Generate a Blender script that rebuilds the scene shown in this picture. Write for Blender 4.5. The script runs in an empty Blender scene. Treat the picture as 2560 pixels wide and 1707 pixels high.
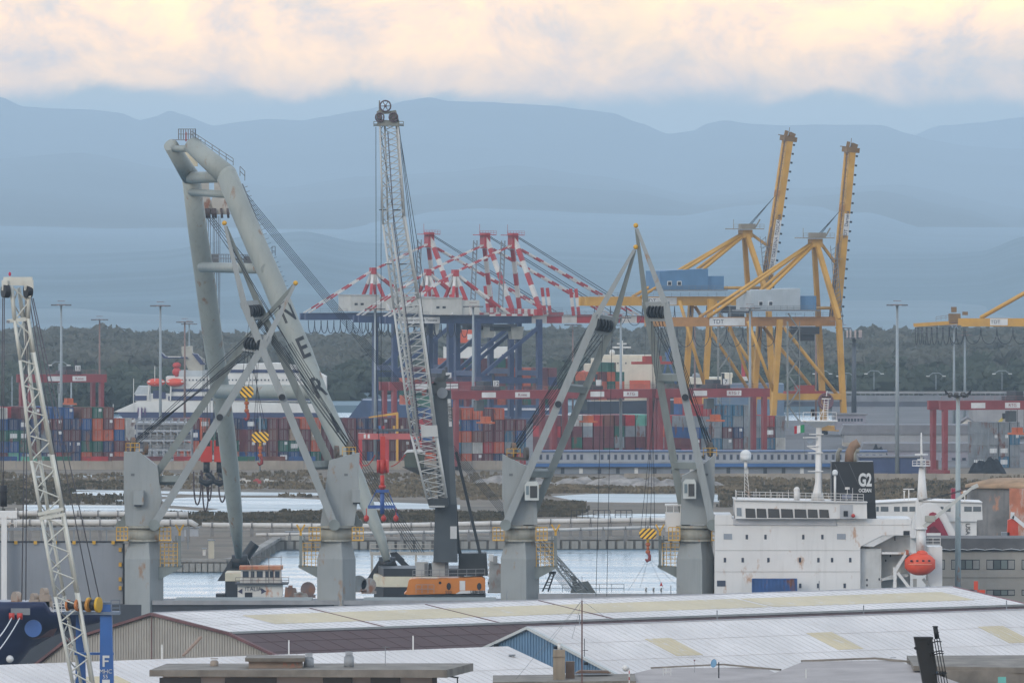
import bpy, bmesh, math, random
from mathutils import Vector, Matrix, noise
R = math.radians
rnd = random.Random(7)
scene = bpy.context.scene
# ------------------------------------------------------------------ camera
# telephoto view from a high terrace, 62 m above the sea. F = focal length in pixels of a 2560 px wide frame.
F, CAMH, YH = 31000.0, 62.0, 515.0
cam_d = bpy.data.cameras.new('camera')
cam = bpy.data.objects.new('camera', cam_d)
scene.collection.objects.link(cam)
cam.location = (0, 0, CAMH)
cam.rotation_euler = (R(90), 0, 0)
cam_d.sensor_width = 36.0
cam_d.lens = 36.0 * F / 2560.0
cam_d.shift_y = -(853.5 - YH) / 2560.0
cam_d.clip_start = 1.0
cam_d.clip_end = 120000.0
scene.camera = cam
# ------------------------------------------------------------------ world: daylight sky under a broken cloud deck
SUN_EL, SUN_AZ = R(24), R(215)      # azimuth clockwise from +Y: low, behind the camera and to the left
w = bpy.data.worlds.new('World'); scene.world = w; w.use_nodes = True
nt = w.node_tree; nt.nodes.clear()
def wn(t, **k):
    n = nt.nodes.new(t)
    for a, b in k.items(): setattr(n, a, b)
    return n
def wmath(op, a, b=None, clamp=False):
    n = wn('ShaderNodeMath', operation=op, use_clamp=clamp)
    for i, v in enumerate((a, b)):
        if v is None: continue
        if isinstance(v, (int, float)): n.inputs[i].default_value = v
        else: nt.links.new(v, n.inputs[i])
    return n.outputs[0]
def wramp(fac, stops):
    n = wn('ShaderNodeValToRGB'); e = n.color_ramp.elements
    while len(e) < len(stops): e.new(0.5)
    for i, (p, c) in enumerate(stops): e[i].position = p; e[i].color = (*c, 1)
    nt.links.new(fac, n.inputs[0]); return n.outputs[0]
def wmix(fac, a, b):
    n = wn('ShaderNodeMix', data_type='RGBA')
    nt.links.new(fac, n.inputs[0])
    for i, v in ((6, a), (7, b)):
        if isinstance(v, tuple): n.inputs[i].default_value = (*v, 1)
        else: nt.links.new(v, n.inputs[i])
    return n.outputs[2]
sky = wn('ShaderNodeTexSky', sky_type='NISHITA', sun_disc=False, sun_elevation=SUN_EL, sun_rotation=SUN_AZ,
         altitude=60.0, air_density=1.0, dust_density=1.2, ozone_density=1.6)
tc = wn('ShaderNodeTexCoord')
sep = wn('ShaderNodeSeparateXYZ'); nt.links.new(tc.outputs['Generated'], sep.inputs[0])
def wnoise(sx, sz, detail, rough, off, dist=0.0):
    m = wn('ShaderNodeMapping'); m.inputs['Scale'].default_value = (sx, sx, sz); m.inputs['Location'].default_value = off
    nt.links.new(tc.outputs['Generated'], m.inputs[0])
    n = wn('ShaderNodeTexNoise'); n.inputs['Scale'].default_value = 1.0; n.inputs['Detail'].default_value = detail
    n.inputs['Roughness'].default_value = rough; n.inputs['Distortion'].default_value = dist
    nt.links.new(m.outputs[0], n.inputs['Vector']); return n.outputs[0]
n_bank = wnoise(60, 80, 8, 0.60, (3.1, 0.4, 7.7), .4)       # ragged base of the cloud bank
n_puff = wnoise(95, 135, 12, 0.66, (9.0, 2.0, 1.3), .35)     # lit and shaded billows
n_gap = wnoise(60, 110, 7, 0.55, (1.0, 5.0, 3.4), .3)         # gaps of pale sky
z = sep.outputs[2]
base = wmath('ADD', z, wmath('MULTIPLY', wmath('SUBTRACT', n_bank, 0.5), 0.0075))
bank = wn('ShaderNodeMapRange', interpolation_type='SMOOTHSTEP'); nt.links.new(base, bank.inputs[0])
bank.inputs[1].default_value = 0.0080; bank.inputs[2].default_value = 0.0096
gap = wn('ShaderNodeMapRange', interpolation_type='SMOOTHSTEP'); nt.links.new(n_gap, gap.inputs[0])
gap.inputs[1].default_value = 0.34; gap.inputs[2].default_value = 0.50; gap.inputs[3].default_value = 0.66
high = wn('ShaderNodeMapRange', interpolation_type='SMOOTHSTEP'); nt.links.new(z, high.inputs[0])       # the bank thins out overhead
high.inputs[1].default_value = 0.06; high.inputs[2].default_value = 0.35; high.inputs[3].default_value = 1.0; high.inputs[4].default_value = 0.6
cover = wmath('MULTIPLY', wmath('MULTIPLY', bank.outputs[0], gap.outputs[0]), high.outputs[0])
cl = wramp(n_puff, [(0.36, (0.86, 0.62, 0.44)), (0.46, (1.38, 0.84, 0.40)), (0.60, (2.00, 1.14, 0.38))])
cl2 = wramp(n_puff, [(0.30, (0.54, 0.58, 0.65)), (0.50, (0.74, 0.80, 0.87)), (0.70, (0.96, 1.0, 1.03))])   # higher cloud is white and grey
warm = wn('ShaderNodeMapRange', interpolation_type='SMOOTHSTEP'); nt.links.new(z, warm.inputs[0])
warm.inputs[1].default_value = 0.018; warm.inputs[2].default_value = 0.07
cl = wmix(warm.outputs[0], cl, cl2)
clb = wn('ShaderNodeVectorMath', operation='SCALE'); nt.links.new(cl, clb.inputs[0]); clb.inputs['Scale'].default_value = 11.5
lowsky = wn('ShaderNodeVectorMath', operation='SCALE'); nt.links.new(sky.outputs[0], lowsky.inputs[0]); lowsky.inputs['Scale'].default_value = 1.25
bg = wn('ShaderNodeBackground'); bg.inputs['Strength'].default_value = 0.12
nt.links.new(wmix(cover, lowsky.outputs[0], clb.outputs[0]), bg.inputs['Color'])
wo = wn('ShaderNodeOutputWorld'); nt.links.new(bg.outputs[0], wo.inputs['Surface'])
# ------------------------------------------------------------------ sun, veiled by cloud
sd = bpy.data.lights.new('sun', 'SUN'); sd.energy = 0.55; sd.angle = R(14); sd.color = (1.0, 0.93, 0.82)
sun = bpy.data.objects.new('sun', sd); scene.collection.objects.link(sun)
sdir = Vector((math.sin(SUN_AZ)*math.cos(SUN_EL), math.cos(SUN_AZ)*math.cos(SUN_EL), math.sin(SUN_EL)))
sun.rotation_euler = sdir.to_track_quat('Z', 'Y').to_euler()
# ------------------------------------------------------------------ exposure
vs = scene.view_settings
vs.view_transform = 'Standard'; vs.look = 'None'; vs.exposure = 0.55; vs.gamma = 1.0; vs.use_curve_mapping = False
cy = scene.cycles
cy.max_bounces = 5; cy.diffuse_bounces = 2; cy.glossy_bounces = 2; cy.transmission_bounces = 2; cy.volume_bounces = 0
cy.transparent_max_bounces = 6; cy.caustics_reflective = False; cy.caustics_refractive = False
cy.use_denoising = True; cy.use_adaptive_sampling = True; cy.adaptive_threshold = 0.02

# ------------------------------------------------------------------ helpers
def P(px, py, s):
    """world point seen at photo pixel (px, py) where the photo scale is s px per metre (distance F / s)"""
    return Vector(((px - 1280.0) / s, F / s, CAMH - (py - YH) / s))
def lin(c):
    return tuple((v/255/12.92 if v/255 <= .04045 else ((v/255+.055)/1.055)**2.4) for v in c)
MATS = {}
def M(name, rgb=None, rough=.6, var=.10, scale=.35, metal=0.0, rust=None, rust_amt=.0, streak=0.0, bump=0.0, spec=.35, var2=None, emit=None):
    """procedural paint: base colour broken by noise, optional vertical dirt streaks and rust patches"""
    if name in MATS: return MATS[name]
    m = bpy.data.materials.new(name); m.use_nodes = True; t = m.node_tree; N = t.nodes; L = t.links
    b = N['Principled BSDF']; b.inputs['Roughness'].default_value = rough; b.inputs['Metallic'].default_value = metal
    b.inputs['Specular IOR Level'].default_value = spec
    c = tuple(x*.74 for x in lin(rgb))      # sunlit paint in the photo back to its own reflectance
    tcn = N.new('ShaderNodeTexCoord'); geo = N.new('ShaderNodeNewGeometry')
    pos = geo.outputs['Position']
    def noi(sc, det=4, ro=.55, stretch=None):
        mp = N.new('ShaderNodeMapping'); mp.inputs['Scale'].default_value = stretch or (1, 1, 1)
        L.new(pos, mp.inputs[0])
        n = N.new('ShaderNodeTexNoise'); n.inputs['Scale'].default_value = sc; n.inputs['Detail'].default_value = det; n.inputs['Roughness'].default_value = ro
        L.new(mp.outputs[0], n.inputs['Vector']); return n.outputs[0]
    def mix(fac, a, bb, kind='MIX'):
        n = N.new('ShaderNodeMix'); n.data_type = 'RGBA'; n.blend_type = kind
        if isinstance(fac, float): n.inputs[0].default_value = fac
        else: L.new(fac, n.inputs[0])
        for i, v in ((6, a), (7, bb)):
            if isinstance(v, tuple): n.inputs[i].default_value = (*v, 1)
            else: L.new(v, n.inputs[i])
        return n.outputs[2]
    def mr(x, a0, a1, b0=0., b1=1.):
        n = N.new('ShaderNodeMapRange'); L.new(x, n.inputs[0])
        for i, v in enumerate((a0, a1, b0, b1)): n.inputs[i+1].default_value = v
        return n.outputs[0]
    d = tuple(max(0, x*(1-var*1.6)) for x in c) if var2 is None else tuple(x*.74 for x in lin(var2))
    u = tuple(min(1, x*(1+var)) for x in c)
    col = mix(mr(noi(scale), .33, .67), d, u)
    if streak:
        s_ = noi(1.0, 3, .6, (1.6, 1.6, .12))
        col = mix(mr(s_, .52, .8, 0., streak), col, tuple(x*.45 for x in c))
    if rust:
        r_ = noi(.55, 6, .65, (1, 1, .45))
        col = mix(mr(r_, .62-rust_amt*.25, .70-rust_amt*.2), col, lin(rust))
    L.new(col, b.inputs['Base Color'])
    if bump:
        bn = N.new('ShaderNodeBump'); bn.inputs['Strength'].default_value = bump; bn.inputs['Distance'].default_value = .3
        L.new(noi(scale*3, 6, .65), bn.inputs['Height']); L.new(bn.outputs[0], b.inputs['Normal'])
    if emit:
        b.inputs['Emission Color'].default_value = (*lin(emit[0]), 1); b.inputs['Emission Strength'].default_value = emit[1]
    MATS[name] = m; return m

class MB:
    """mesh builder in world coordinates; each face carries a material index"""
    def __init__(s): s.v = []; s.f = []; s.m = []; s.mi = 0; s.sm = []
    def add(s, vs, fs, smooth=False):
        o = len(s.v); s.v += [Vector(p) for p in vs]
        for f in fs: s.f.append(tuple(i+o for i in f)); s.m.append(s.mi); s.sm.append(smooth)
        return s
    def mat(s, i): s.mi = i; return s
    def hexa(s, b, t):       # bottom ring of 4, top ring of 4
        return s.add(list(b)+list(t), [(3,2,1,0),(4,5,6,7),(0,1,5,4),(1,2,6,5),(2,3,7,6),(3,0,4,7)])
    def box(s, x0, y0, z0, x1, y1, z1):
        return s.hexa([(x0,y0,z0),(x1,y0,z0),(x1,y1,z0),(x0,y1,z0)], [(x0,y0,z1),(x1,y0,z1),(x1,y1,z1),(x0,y1,z1)])
    def fbox(s, fr, a0, b0, z0, a1, b1, z1):   # box in a Frame's axes
        q = lambda a, b, zz: fr(a, b, zz)
        return s.hexa([q(a0,b0,z0),q(a1,b0,z0),q(a1,b1,z0),q(a0,b1,z0)], [q(a0,b0,z1),q(a1,b0,z1),q(a1,b1,z1),q(a0,b1,z1)])
    def beam(s, p, q, w, h=None, up=(0,0,1), w2=None, h2=None):
        p, q = Vector(p), Vector(q); h = w if h is None else h; w2 = w if w2 is None else w2; h2 = h if h2 is None else h2
        d = (q-p).normalized(); up = Vector(up)
        if abs(d.dot(up)) > .98: up = Vector((0,1,0))
        a = d.cross(up).normalized(); b = a.cross(d).normalized()
        r0 = [p+a*w*.5*i+b*h*.5*j for i, j in ((-1,-1),(1,-1),(1,1),(-1,1))]
        r1 = [q+a*w2*.5*i+b*h2*.5*j for i, j in ((-1,-1),(1,-1),(1,1),(-1,1))]
        return s.hexa(r0, r1)
    def tube(s, pts, rs, n=8, cap=True, smooth=True):
        pts = [Vector(p) for p in pts]
        if not hasattr(rs, '__len__'): rs = [rs]*len(pts)
        vs = []; fs = []; a = None
        for i, p in enumerate(pts):
            d = (pts[min(i+1, len(pts)-1)]-pts[max(i-1, 0)]).normalized()
            if a is None: a = d.cross(Vector((0,0,1)) if abs(d.z) < .95 else Vector((0,1,0))).normalized()
            else: a = (a-d*a.dot(d)).normalized()
            b = d.cross(a)
            for k in range(n):
                t = 2*math.pi*k/n; vs.append(p+(a*math.cos(t)+b*math.sin(t))*rs[i])
        for i in range(len(pts)-1):
            for k in range(n):
                fs.append((i*n+k, i*n+(k+1) % n, (i+1)*n+(k+1) % n, (i+1)*n+k))
        s.add(vs, fs, smooth)
        if cap: 
            o = len(s.v)-len(vs)
            s.f += [tuple(o+k for k in range(n))[::-1], tuple(o+(len(pts)-1)*n+k for k in range(n))]; s.m += [s.mi]*2; s.sm += [False]*2
        return s
    def cyl(s, p, q, r, r2=None, n=12): return s.tube([p, q], [r, r if r2 is None else r2], n)
    def prism(s, poly, d):       # poly: list of points, extruded by vector d
        n = len(poly); d = Vector(d); a = [Vector(p) for p in poly]
        return s.add(a+[p+d for p in a], [tuple(range(n))[::-1], tuple(range(n, 2*n))]+[(i, (i+1) % n, n+(i+1) % n, n+i) for i in range(n)])
    def ball(s, c, r, nu=12, nv=8, sx=1, sy=1, sz=1, jit=0, rn=None):
        c = Vector(c); vs = [c+Vector((0,0,r*sz))]; fs = []
        for i in range(1, nv):
            for k in range(nu):
                t = math.pi*i/nv; u = 2*math.pi*k/nu; j = 1+(rn.uniform(-jit, jit) if rn else 0)
                vs.append(c+Vector((r*j*sx*math.sin(t)*math.cos(u), r*j*sy*math.sin(t)*math.sin(u), r*j*sz*math.cos(t))))
        vs.append(c-Vector((0,0,r*sz))); e = len(vs)-1
        for k in range(nu): fs.append((0, 1+k, 1+(k+1) % nu)); fs.append((e, e-nu+(k+1) % nu, e-nu+k))
        for i in range(nv-2):
            for k in range(nu): fs.append((1+i*nu+k, 1+(i+1)*nu+k, 1+(i+1)*nu+(k+1) % nu, 1+i*nu+(k+1) % nu))
        return s.add(vs, fs, True)
    def disc(s, c, nrm, r, th, n=20):
        c = Vector(c); nn = Vector(nrm).normalized(); return s.tube([c-nn*th/2, c+nn*th/2], r, n, smooth=False)
    def mesh(s, name, mats, off=Vector((0,0,0))):
        me = bpy.data.meshes.new(name); me.from_pydata([v-off for v in s.v], [], s.f)
        for m in (mats if isinstance(mats, (list, tuple)) else [mats]): me.materials.append(m)
        me.polygons.foreach_set('material_index', s.m); me.polygons.foreach_set('use_smooth', s.sm); me.update()
        bm = bmesh.new(); bm.from_mesh(me); bmesh.ops.recalc_face_normals(bm, faces=bm.faces); bm.to_mesh(me); bm.free()
        return me
class Frame:
    """a plan frame turned about z: a along v, b along w, heights absolute"""
    def __init__(s, o, yaw): s.o = Vector((o[0], o[1], 0)); s.v = Vector((math.cos(yaw), math.sin(yaw), 0)); s.w = Vector((-math.sin(yaw), math.cos(yaw), 0)); s.yaw = yaw
    def __call__(s, a, b, zz): return s.o+s.v*a+s.w*b+Vector((0, 0, zz))
COL = scene.collection
class T:
    """a thing: an Empty at its base that parents its parts"""
    def __init__(s, name, label, cat, loc, group=None):
        o = bpy.data.objects.new(name, None); COL.objects.link(o); o.location = loc; o.empty_display_size = 1
        o['label'] = label; o['category'] = cat
        if group: o['group'] = group
        s.o = o; s.off = Vector(loc)
    def part(s, name, mb, mat, parent=None, label=None, kind=None):
        me = mb.mesh(name, mat, s.off); o = bpy.data.objects.new(name, me); COL.objects.link(o); o.parent = parent or s.o
        if label: o['label'] = label
        if kind: o['kind'] = kind
        return o
def solo(name, mb, mat, label=None, cat=None, group=None, kind=None, loc=(0,0,0)):
    loc = Vector(loc); o = bpy.data.objects.new(name, mb.mesh(name, mat, loc)); COL.objects.link(o); o.location = loc
    for k, v in (('label', label), ('category', cat), ('group', group), ('kind', kind)):
        if v: o[k] = v
    return o
def struct(name, mb, mat, label=None): return solo(name, mb, mat, label=label, kind='structure')
def text_part(th, s, name, origin, right, up, size, mat, parent=None, depth=.03, align='CENTER', bold=0.0, sx=1.0):
    """lettering: a mesh made from the built-in font, at origin, reading along right, standing along up"""
    cu = bpy.data.curves.new('lettering', 'FONT'); cu.body = s; cu.size = size; cu.extrude = depth; cu.align_x = align; cu.align_y = 'CENTER'; cu.offset = bold; cu.resolution_u = 3
    ob = bpy.data.objects.new('lettering', cu); COL.objects.link(ob)
    dg = bpy.context.evaluated_depsgraph_get(); me = bpy.data.meshes.new_from_object(ob.evaluated_get(dg))
    bpy.data.objects.remove(ob); bpy.data.curves.remove(cu)
    r = Vector(right).normalized(); u = Vector(up); u = (u-r*u.dot(r)).normalized(); n = r.cross(u)
    mt = Matrix((r*sx, u, n)).transposed().to_4x4(); mt.translation = Vector(origin)-(th.off if th else Vector())
    me.transform(mt); me.materials.clear(); me.materials.append(mat)
    o = bpy.data.objects.new(name, me); COL.objects.link(o); o.parent = parent or (th.o if th else None)
    return o
def copy_tree(o, parent=None):
    c = o.copy(); COL.objects.link(c)
    if parent is not None: c.parent = parent
    for ch in list(o.children): copy_tree(ch, c)
    return c
def cat(p, q, sag, n=10):     # hanging cable between two points
    p, q = Vector(p), Vector(q); return [p.lerp(q, i/n)-Vector((0,0,sag*4*(i/n)*(1-i/n))) for i in range(n+1)]
def loop(p, q, drop, n=9):    # festoon loop
    p, q = Vector(p), Vector(q); return [p.lerp(q, .5-.5*math.cos(math.pi*i/n))-Vector((0,0,drop*math.sin(math.pi*i/n)**.7)) for i in range(n+1)]
def rail(mb, pts, h=1.1, post=1.6, r=.035, bars=2):   # hand rail along a polyline
    for p, q in zip(pts[:-1], pts[1:]):
        p, q = Vector(p), Vector(q); L_ = (q-p).length; k = max(1, int(L_/post))
        for i in range(k+1):
            a = p.lerp(q, i/k); mb.beam(a, a+Vector((0,0,h)), r*2)
        for j in range(1, bars+1): mb.beam(p+Vector((0,0,h*j/bars)), q+Vector((0,0,h*j/bars)), r*2)
def lattice(mb, chords0, chords1, n, r_ch, r_br, faces=None, taper=None):
    """lattice boom: chords0/chords1 are the corner points at both ends"""
    k = len(chords0); C0 = [Vector(p) for p in chords0]; C1 = [Vector(p) for p in chords1]
    for a, b in zip(C0, C1): mb.tube([a, b], r_ch, 6)
    for e in (faces or [(i, (i+1) % k) for i in range(k)]):
        i, j = e
        for t in range(n):
            a, b = C0[i].lerp(C1[i], t/n), C0[j].lerp(C1[j], (t+.5)/n); c = C0[i].lerp(C1[i], (t+1)/n)
            mb.tube([a, b], r_br, 5, cap=False); mb.tube([b, c], r_br, 5, cap=False)
def ordinal(n): return ['first','second','third','fourth','fifth','sixth','seventh','eighth','ninth','tenth','eleventh','twelfth','thirteenth','fourteenth','fifteenth','sixteenth','seventeenth','eighteenth','nineteenth','twentieth'][n-1] if n <= 20 else '%d%s' % (n, {1:'st',2:'nd',3:'rd'}.get(n % 10, 'th'))
# ================================================================== SETTING
def interp(pts, x):
    if x <= pts[0][0]: return pts[0][1]
    for (x0, y0), (x1, y1) in zip(pts[:-1], pts[1:]):
        if x <= x1:
            t = (x-x0)/(x1-x0); t = t*t*(3-2*t)*.5+t*.5
            return y0+(y1-y0)*t
    return pts[-1][1]
def ridge(name, pts, s, depth, jit, mat, seed, step=14):
    """a range of hills: crest profile, a front slope with spurs and a back slope"""
    mb = MB(); xs = list(range(-700, 3261, step)); rows = 30
    vs = []; rn = random.Random(seed)
    for j in range(rows):
        t = j/(rows-1)
        for x in xs:
            X = (x-1280)/s; crest = CAMH-(interp(pts, x)-YH)/s
            nz = noise.noise(Vector((X*.002, seed, 0)))*.5+noise.noise(Vector((X*.007, seed+5, 0)))*.25+noise.noise(Vector((X*.02, seed+9, 0)))*.12
            if t <= .7001: k = min(1.0, t/.7); prof = k**.8; Y = F/s-depth*(1-k)
            else: k = (t-.7)/.3; prof = max(0.0, 1-k)**.9; Y = F/s+depth*.5*k
            sp = noise.fractal(Vector((X*.0007, Y*.0007, seed)), 1.0, 2.0, 2)
            zz = crest*prof+(sp*crest*.24*prof*(1-prof)*2.2)+nz*jit*prof
            vs.append((X*(Y/(F/s)), Y, max(1.0, zz)))
    n = len(xs); fs = [(j*n+i, j*n+i+1, (j+1)*n+i+1, (j+1)*n+i) for j in range(rows-1) for i in range(n-1)]
    mb.add(vs, fs, True); return struct(name, mb, mat)
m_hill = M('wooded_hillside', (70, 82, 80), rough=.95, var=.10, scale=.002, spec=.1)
m_hill2 = M('hazed_foothill', (118, 140, 152), rough=.95, var=.08, scale=.002, spec=.1)  # blue-grey of distant haze mixed into the foothill colour
R1 = [(-700,300),(-300,200),(0,240),(60,265),(140,270),(220,272),(300,280),(350,298),(385,290),(425,273),(460,285),(535,312),(600,302),(660,296),(760,300),(800,292),(900,275),(960,262),(1020,248),(1075,240),(1120,250),(1200,252),(1290,257),(1380,262),(1460,272),(1530,280),(1600,305),(1670,333),(1730,325),(1770,305),(1810,298),(1880,308),(1960,312),(2050,310),(2200,310),(2280,335),(2330,350),(2420,364),(2560,372),(3260,420)]
R0 = [(-700,420),(2150,420),(2250,350),(2350,312),(2450,304),(2560,290),(2900,260),(3260,300)]
R1b = [(-700,420),(0,395),(200,380),(420,420),(700,470),(900,440),(1100,430),(1280,412),(1500,440),(1750,490),(2000,470),(2250,460),(2560,520),(3260,500)]
R2 = [(-700,600),(0,560),(300,590),(640,600),(850,570),(1000,545),(1080,528),(1200,520),(1300,524),(1500,534),(1700,540),(1850,514),(1950,508),(2050,516),(2100,532),(2170,530),(2300,565),(2450,610),(2560,645),(3260,640)]
R3 = [(-700,700),(0,728),(200,700),(400,690),(640,650),(760,640),(900,668),(1280,690),(1600,705),(1900,690),(2100,706),(2350,722),(2450,692),(2560,652),(3260,640)]
ridge('far_mountain_ridge', R0, .54, 5000, 6, m_hill, 11)
ridge('mountain_ridge', R1, .62, 10500, 5, m_hill, 3)
ridge('mountain_spur', R1b, .80, 8500, 4, m_hill, 21)
ridge('mountain_spur', [(-700,520),(0,470),(300,500),(520,528),(760,505),(960,490),(1150,480),(1330,462),(1560,476),(1760,512),(2000,492),(2200,476),(2400,520),(2560,565),(3260,560)], .95, 8000, 3, m_hill, 27)
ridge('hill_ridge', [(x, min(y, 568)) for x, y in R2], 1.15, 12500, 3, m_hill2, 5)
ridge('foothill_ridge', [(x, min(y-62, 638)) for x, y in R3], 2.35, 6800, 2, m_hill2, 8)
# ---- sea and land
def water_mat(name, rgb, rough, sc, strength):
    m = bpy.data.materials.new(name); m.use_nodes = True; t = m.node_tree; N = t.nodes; L = t.links; b = N['Principled BSDF']
    b.inputs['Base Color'].default_value = (*lin(rgb), 1); b.inputs['Roughness'].default_value = rough; b.inputs['IOR'].default_value = 1.33
    g = N.new('ShaderNodeNewGeometry'); mp = N.new('ShaderNodeMapping'); mp.inputs['Scale'].default_value = (.25, 1, 1); L.new(g.outputs['Position'], mp.inputs[0])
    n = N.new('ShaderNodeTexNoise'); n.inputs['Scale'].default_value = sc; n.inputs['Detail'].default_value = 5; L.new(mp.outputs[0], n.inputs['Vector'])
    n2 = N.new('ShaderNodeTexNoise'); n2.inputs['Scale'].default_value = sc*.06; n2.inputs['Detail'].default_value = 3; L.new(mp.outputs[0], n2.inputs['Vector'])
    mr = N.new('ShaderNodeMapRange'); L.new(n2.outputs[0], mr.inputs[0]); mr.inputs[1].default_value = .35; mr.inputs[2].default_value = .65; mr.inputs[3].default_value = strength*.3; mr.inputs[4].default_value = strength
    bp = N.new('ShaderNodeBump'); bp.inputs['Distance'].default_value = .25; L.new(mr.outputs[0], bp.inputs['Strength']); L.new(n.outputs[0], bp.inputs['Height']); L.new(bp.outputs[0], b.inputs['Normal'])
    mr2 = N.new('ShaderNodeMapRange'); L.new(n2.outputs[0], mr2.inputs[0]); mr2.inputs[1].default_value = .38; mr2.inputs[2].default_value = .62; mr2.inputs[3].default_value = rough*.8; mr2.inputs[4].default_value = rough*1.5; L.new(mr2.outputs[0], b.inputs['Roughness'])
    return m
m_sea = water_mat('harbour_water', (84, 112, 128), .18, 1.1, .8)
m_pond = water_mat('lagoon_water', (140, 150, 154), .30, 1.2, .9)
mb = MB(); mb.add([(-3500, 200, 0), (3500, 200, 0), (3500, 9000, 0), (-3500, 9000, 0)], [(0,1,2,3)]); struct('sea', mb, m_sea)
m_plain = M('hazed_plain', (120, 142, 154), rough=.95, var=.06, scale=.003)  # plain tinted pale blue, haze painted into its base colour
m_marsh = M('marsh_ground', (112, 101, 88), rough=.95, var=.30, scale=.06, var2=(90, 84, 72))
m_yard = M('yard_asphalt', (104, 104, 106), rough=.9, var=.15, scale=.05)
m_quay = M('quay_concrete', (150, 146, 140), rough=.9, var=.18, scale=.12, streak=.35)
def slab(name, pts, z0, z1, mat):
    mb = MB(); mb.prism([(x, y, z0) for x, y in pts], (0, 0, z1-z0)); return struct(name, mb, mat)
def G(px, s): return ((px-1280)/s, F/s)
LZ = 2.0
slab('near_quay_ground', [(-900, 250), (900, 250), G(3600, 19.75), G(-1100, 19.75)], -3, LZ, m_yard)
slab('marsh_ground', [G(-900, 14.75), G(566, 14.75), G(612, 14.62), G(690, 13.85), G(1700, 13.82), G(2420, 14.4), G(3600, 14.4), G(3600, 10.9), G(-900, 10.9)], -3, LZ, m_marsh)
slab('terminal_ground', [G(-900, 10.9), G(3600, 10.9), G(3600, 8.93), G(-900, 8.93)], -3, LZ+.004, m_yard)
slab('dock_end_ground', [G(2080, 8.93), G(3600, 8.93), G(3600, 8.3), G(2080, 8.3)], -3, LZ+.003, m_yard)
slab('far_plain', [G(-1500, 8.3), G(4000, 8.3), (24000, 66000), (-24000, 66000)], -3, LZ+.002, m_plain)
# ---- lagoon ponds in the marsh: bright sheets of still water
def pond(pts):
    mb = MB(); mb.add([(G(x, s)[0], G(x, s)[1], LZ+.02) for x, s in pts], [tuple(range(len(pts)))]); o = struct('lagoon_pond', mb, m_pond)
def srow(y): return (y-YH)/(CAMH-LZ)
def pnd(pts): pond([(x, srow(y)) for x, y in pts])
pnd([(180,1226),(330,1231),(560,1238),(842,1238),(842,1232),(520,1229),(180,1224)])
pnd([(400,1248),(470,1243),(700,1244),(843,1250),(1150,1262),(1150,1272),(900,1272),(740,1276),(545,1281),(470,1281),(550,1272),(425,1263)])
pnd([(160,1229),(300,1230),(420,1238),(420,1241),(220,1238)])
pnd([(260,1252),(320,1248),(400,1250),(400,1254)])
pnd([(60,1262),(330,1263),(700,1292),(300,1288),(60,1284)])
pnd([(-60,1193),(240,1187),(480,1190),(240,1192)])
pnd([(240,1168+20),(480,1186),(480,1190),(250,1191)])
pnd([(1380,1240),(1480,1234),(1800,1236),(1800,1254),(1600,1256),(1450,1254)])
pnd([(1440,1290),(1500,1284),(1800,1284),(1800,1298),(1560,1298)])
# ---- quay edge walls (face towards the basin)
def quay_wall(a, b, n, label):
    A, B = Vector((*G(*a), 0)), Vector((*G(*b), 0)); d = (B-A).normalized(); nrm = Vector((d.y, -d.x, 0))
    th = T('quay_wall', label, 'quay wall', A)
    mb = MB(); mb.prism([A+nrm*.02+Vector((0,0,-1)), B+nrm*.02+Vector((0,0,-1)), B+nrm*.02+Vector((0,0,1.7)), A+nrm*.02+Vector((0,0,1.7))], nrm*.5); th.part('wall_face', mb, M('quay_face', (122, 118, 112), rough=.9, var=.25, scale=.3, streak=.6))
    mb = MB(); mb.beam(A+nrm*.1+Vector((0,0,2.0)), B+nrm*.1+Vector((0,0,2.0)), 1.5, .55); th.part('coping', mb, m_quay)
    L_ = (B-A).length
    for i in range(n):
        p = A+d*(L_*(i+.5)/n)+nrm*.62; mb = MB(); mb.box(p.x-.6, p.y-.25, .1, p.x+.6, p.y+.2, 1.5); th.part('fender', mb, M('fender_block', (150, 148, 142), rough=.8, streak=.4))
quay_wall((380, 14.75), (566, 14.75), 12, 'grey jetty wall with fender blocks left of the white wheelhouse')
quay_wall((566, 14.75), (612, 14.62), 2, 'short bevelled corner wall at the end of the left jetty')
quay_wall((690, 13.85), (1700, 13.82), 44, 'long pale quay wall along the far side of the harbour basin')
quay_wall((612, 14.62), (690, 13.85), 6, 'quay wall running back from the jetty corner towards the pipeline')
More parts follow.
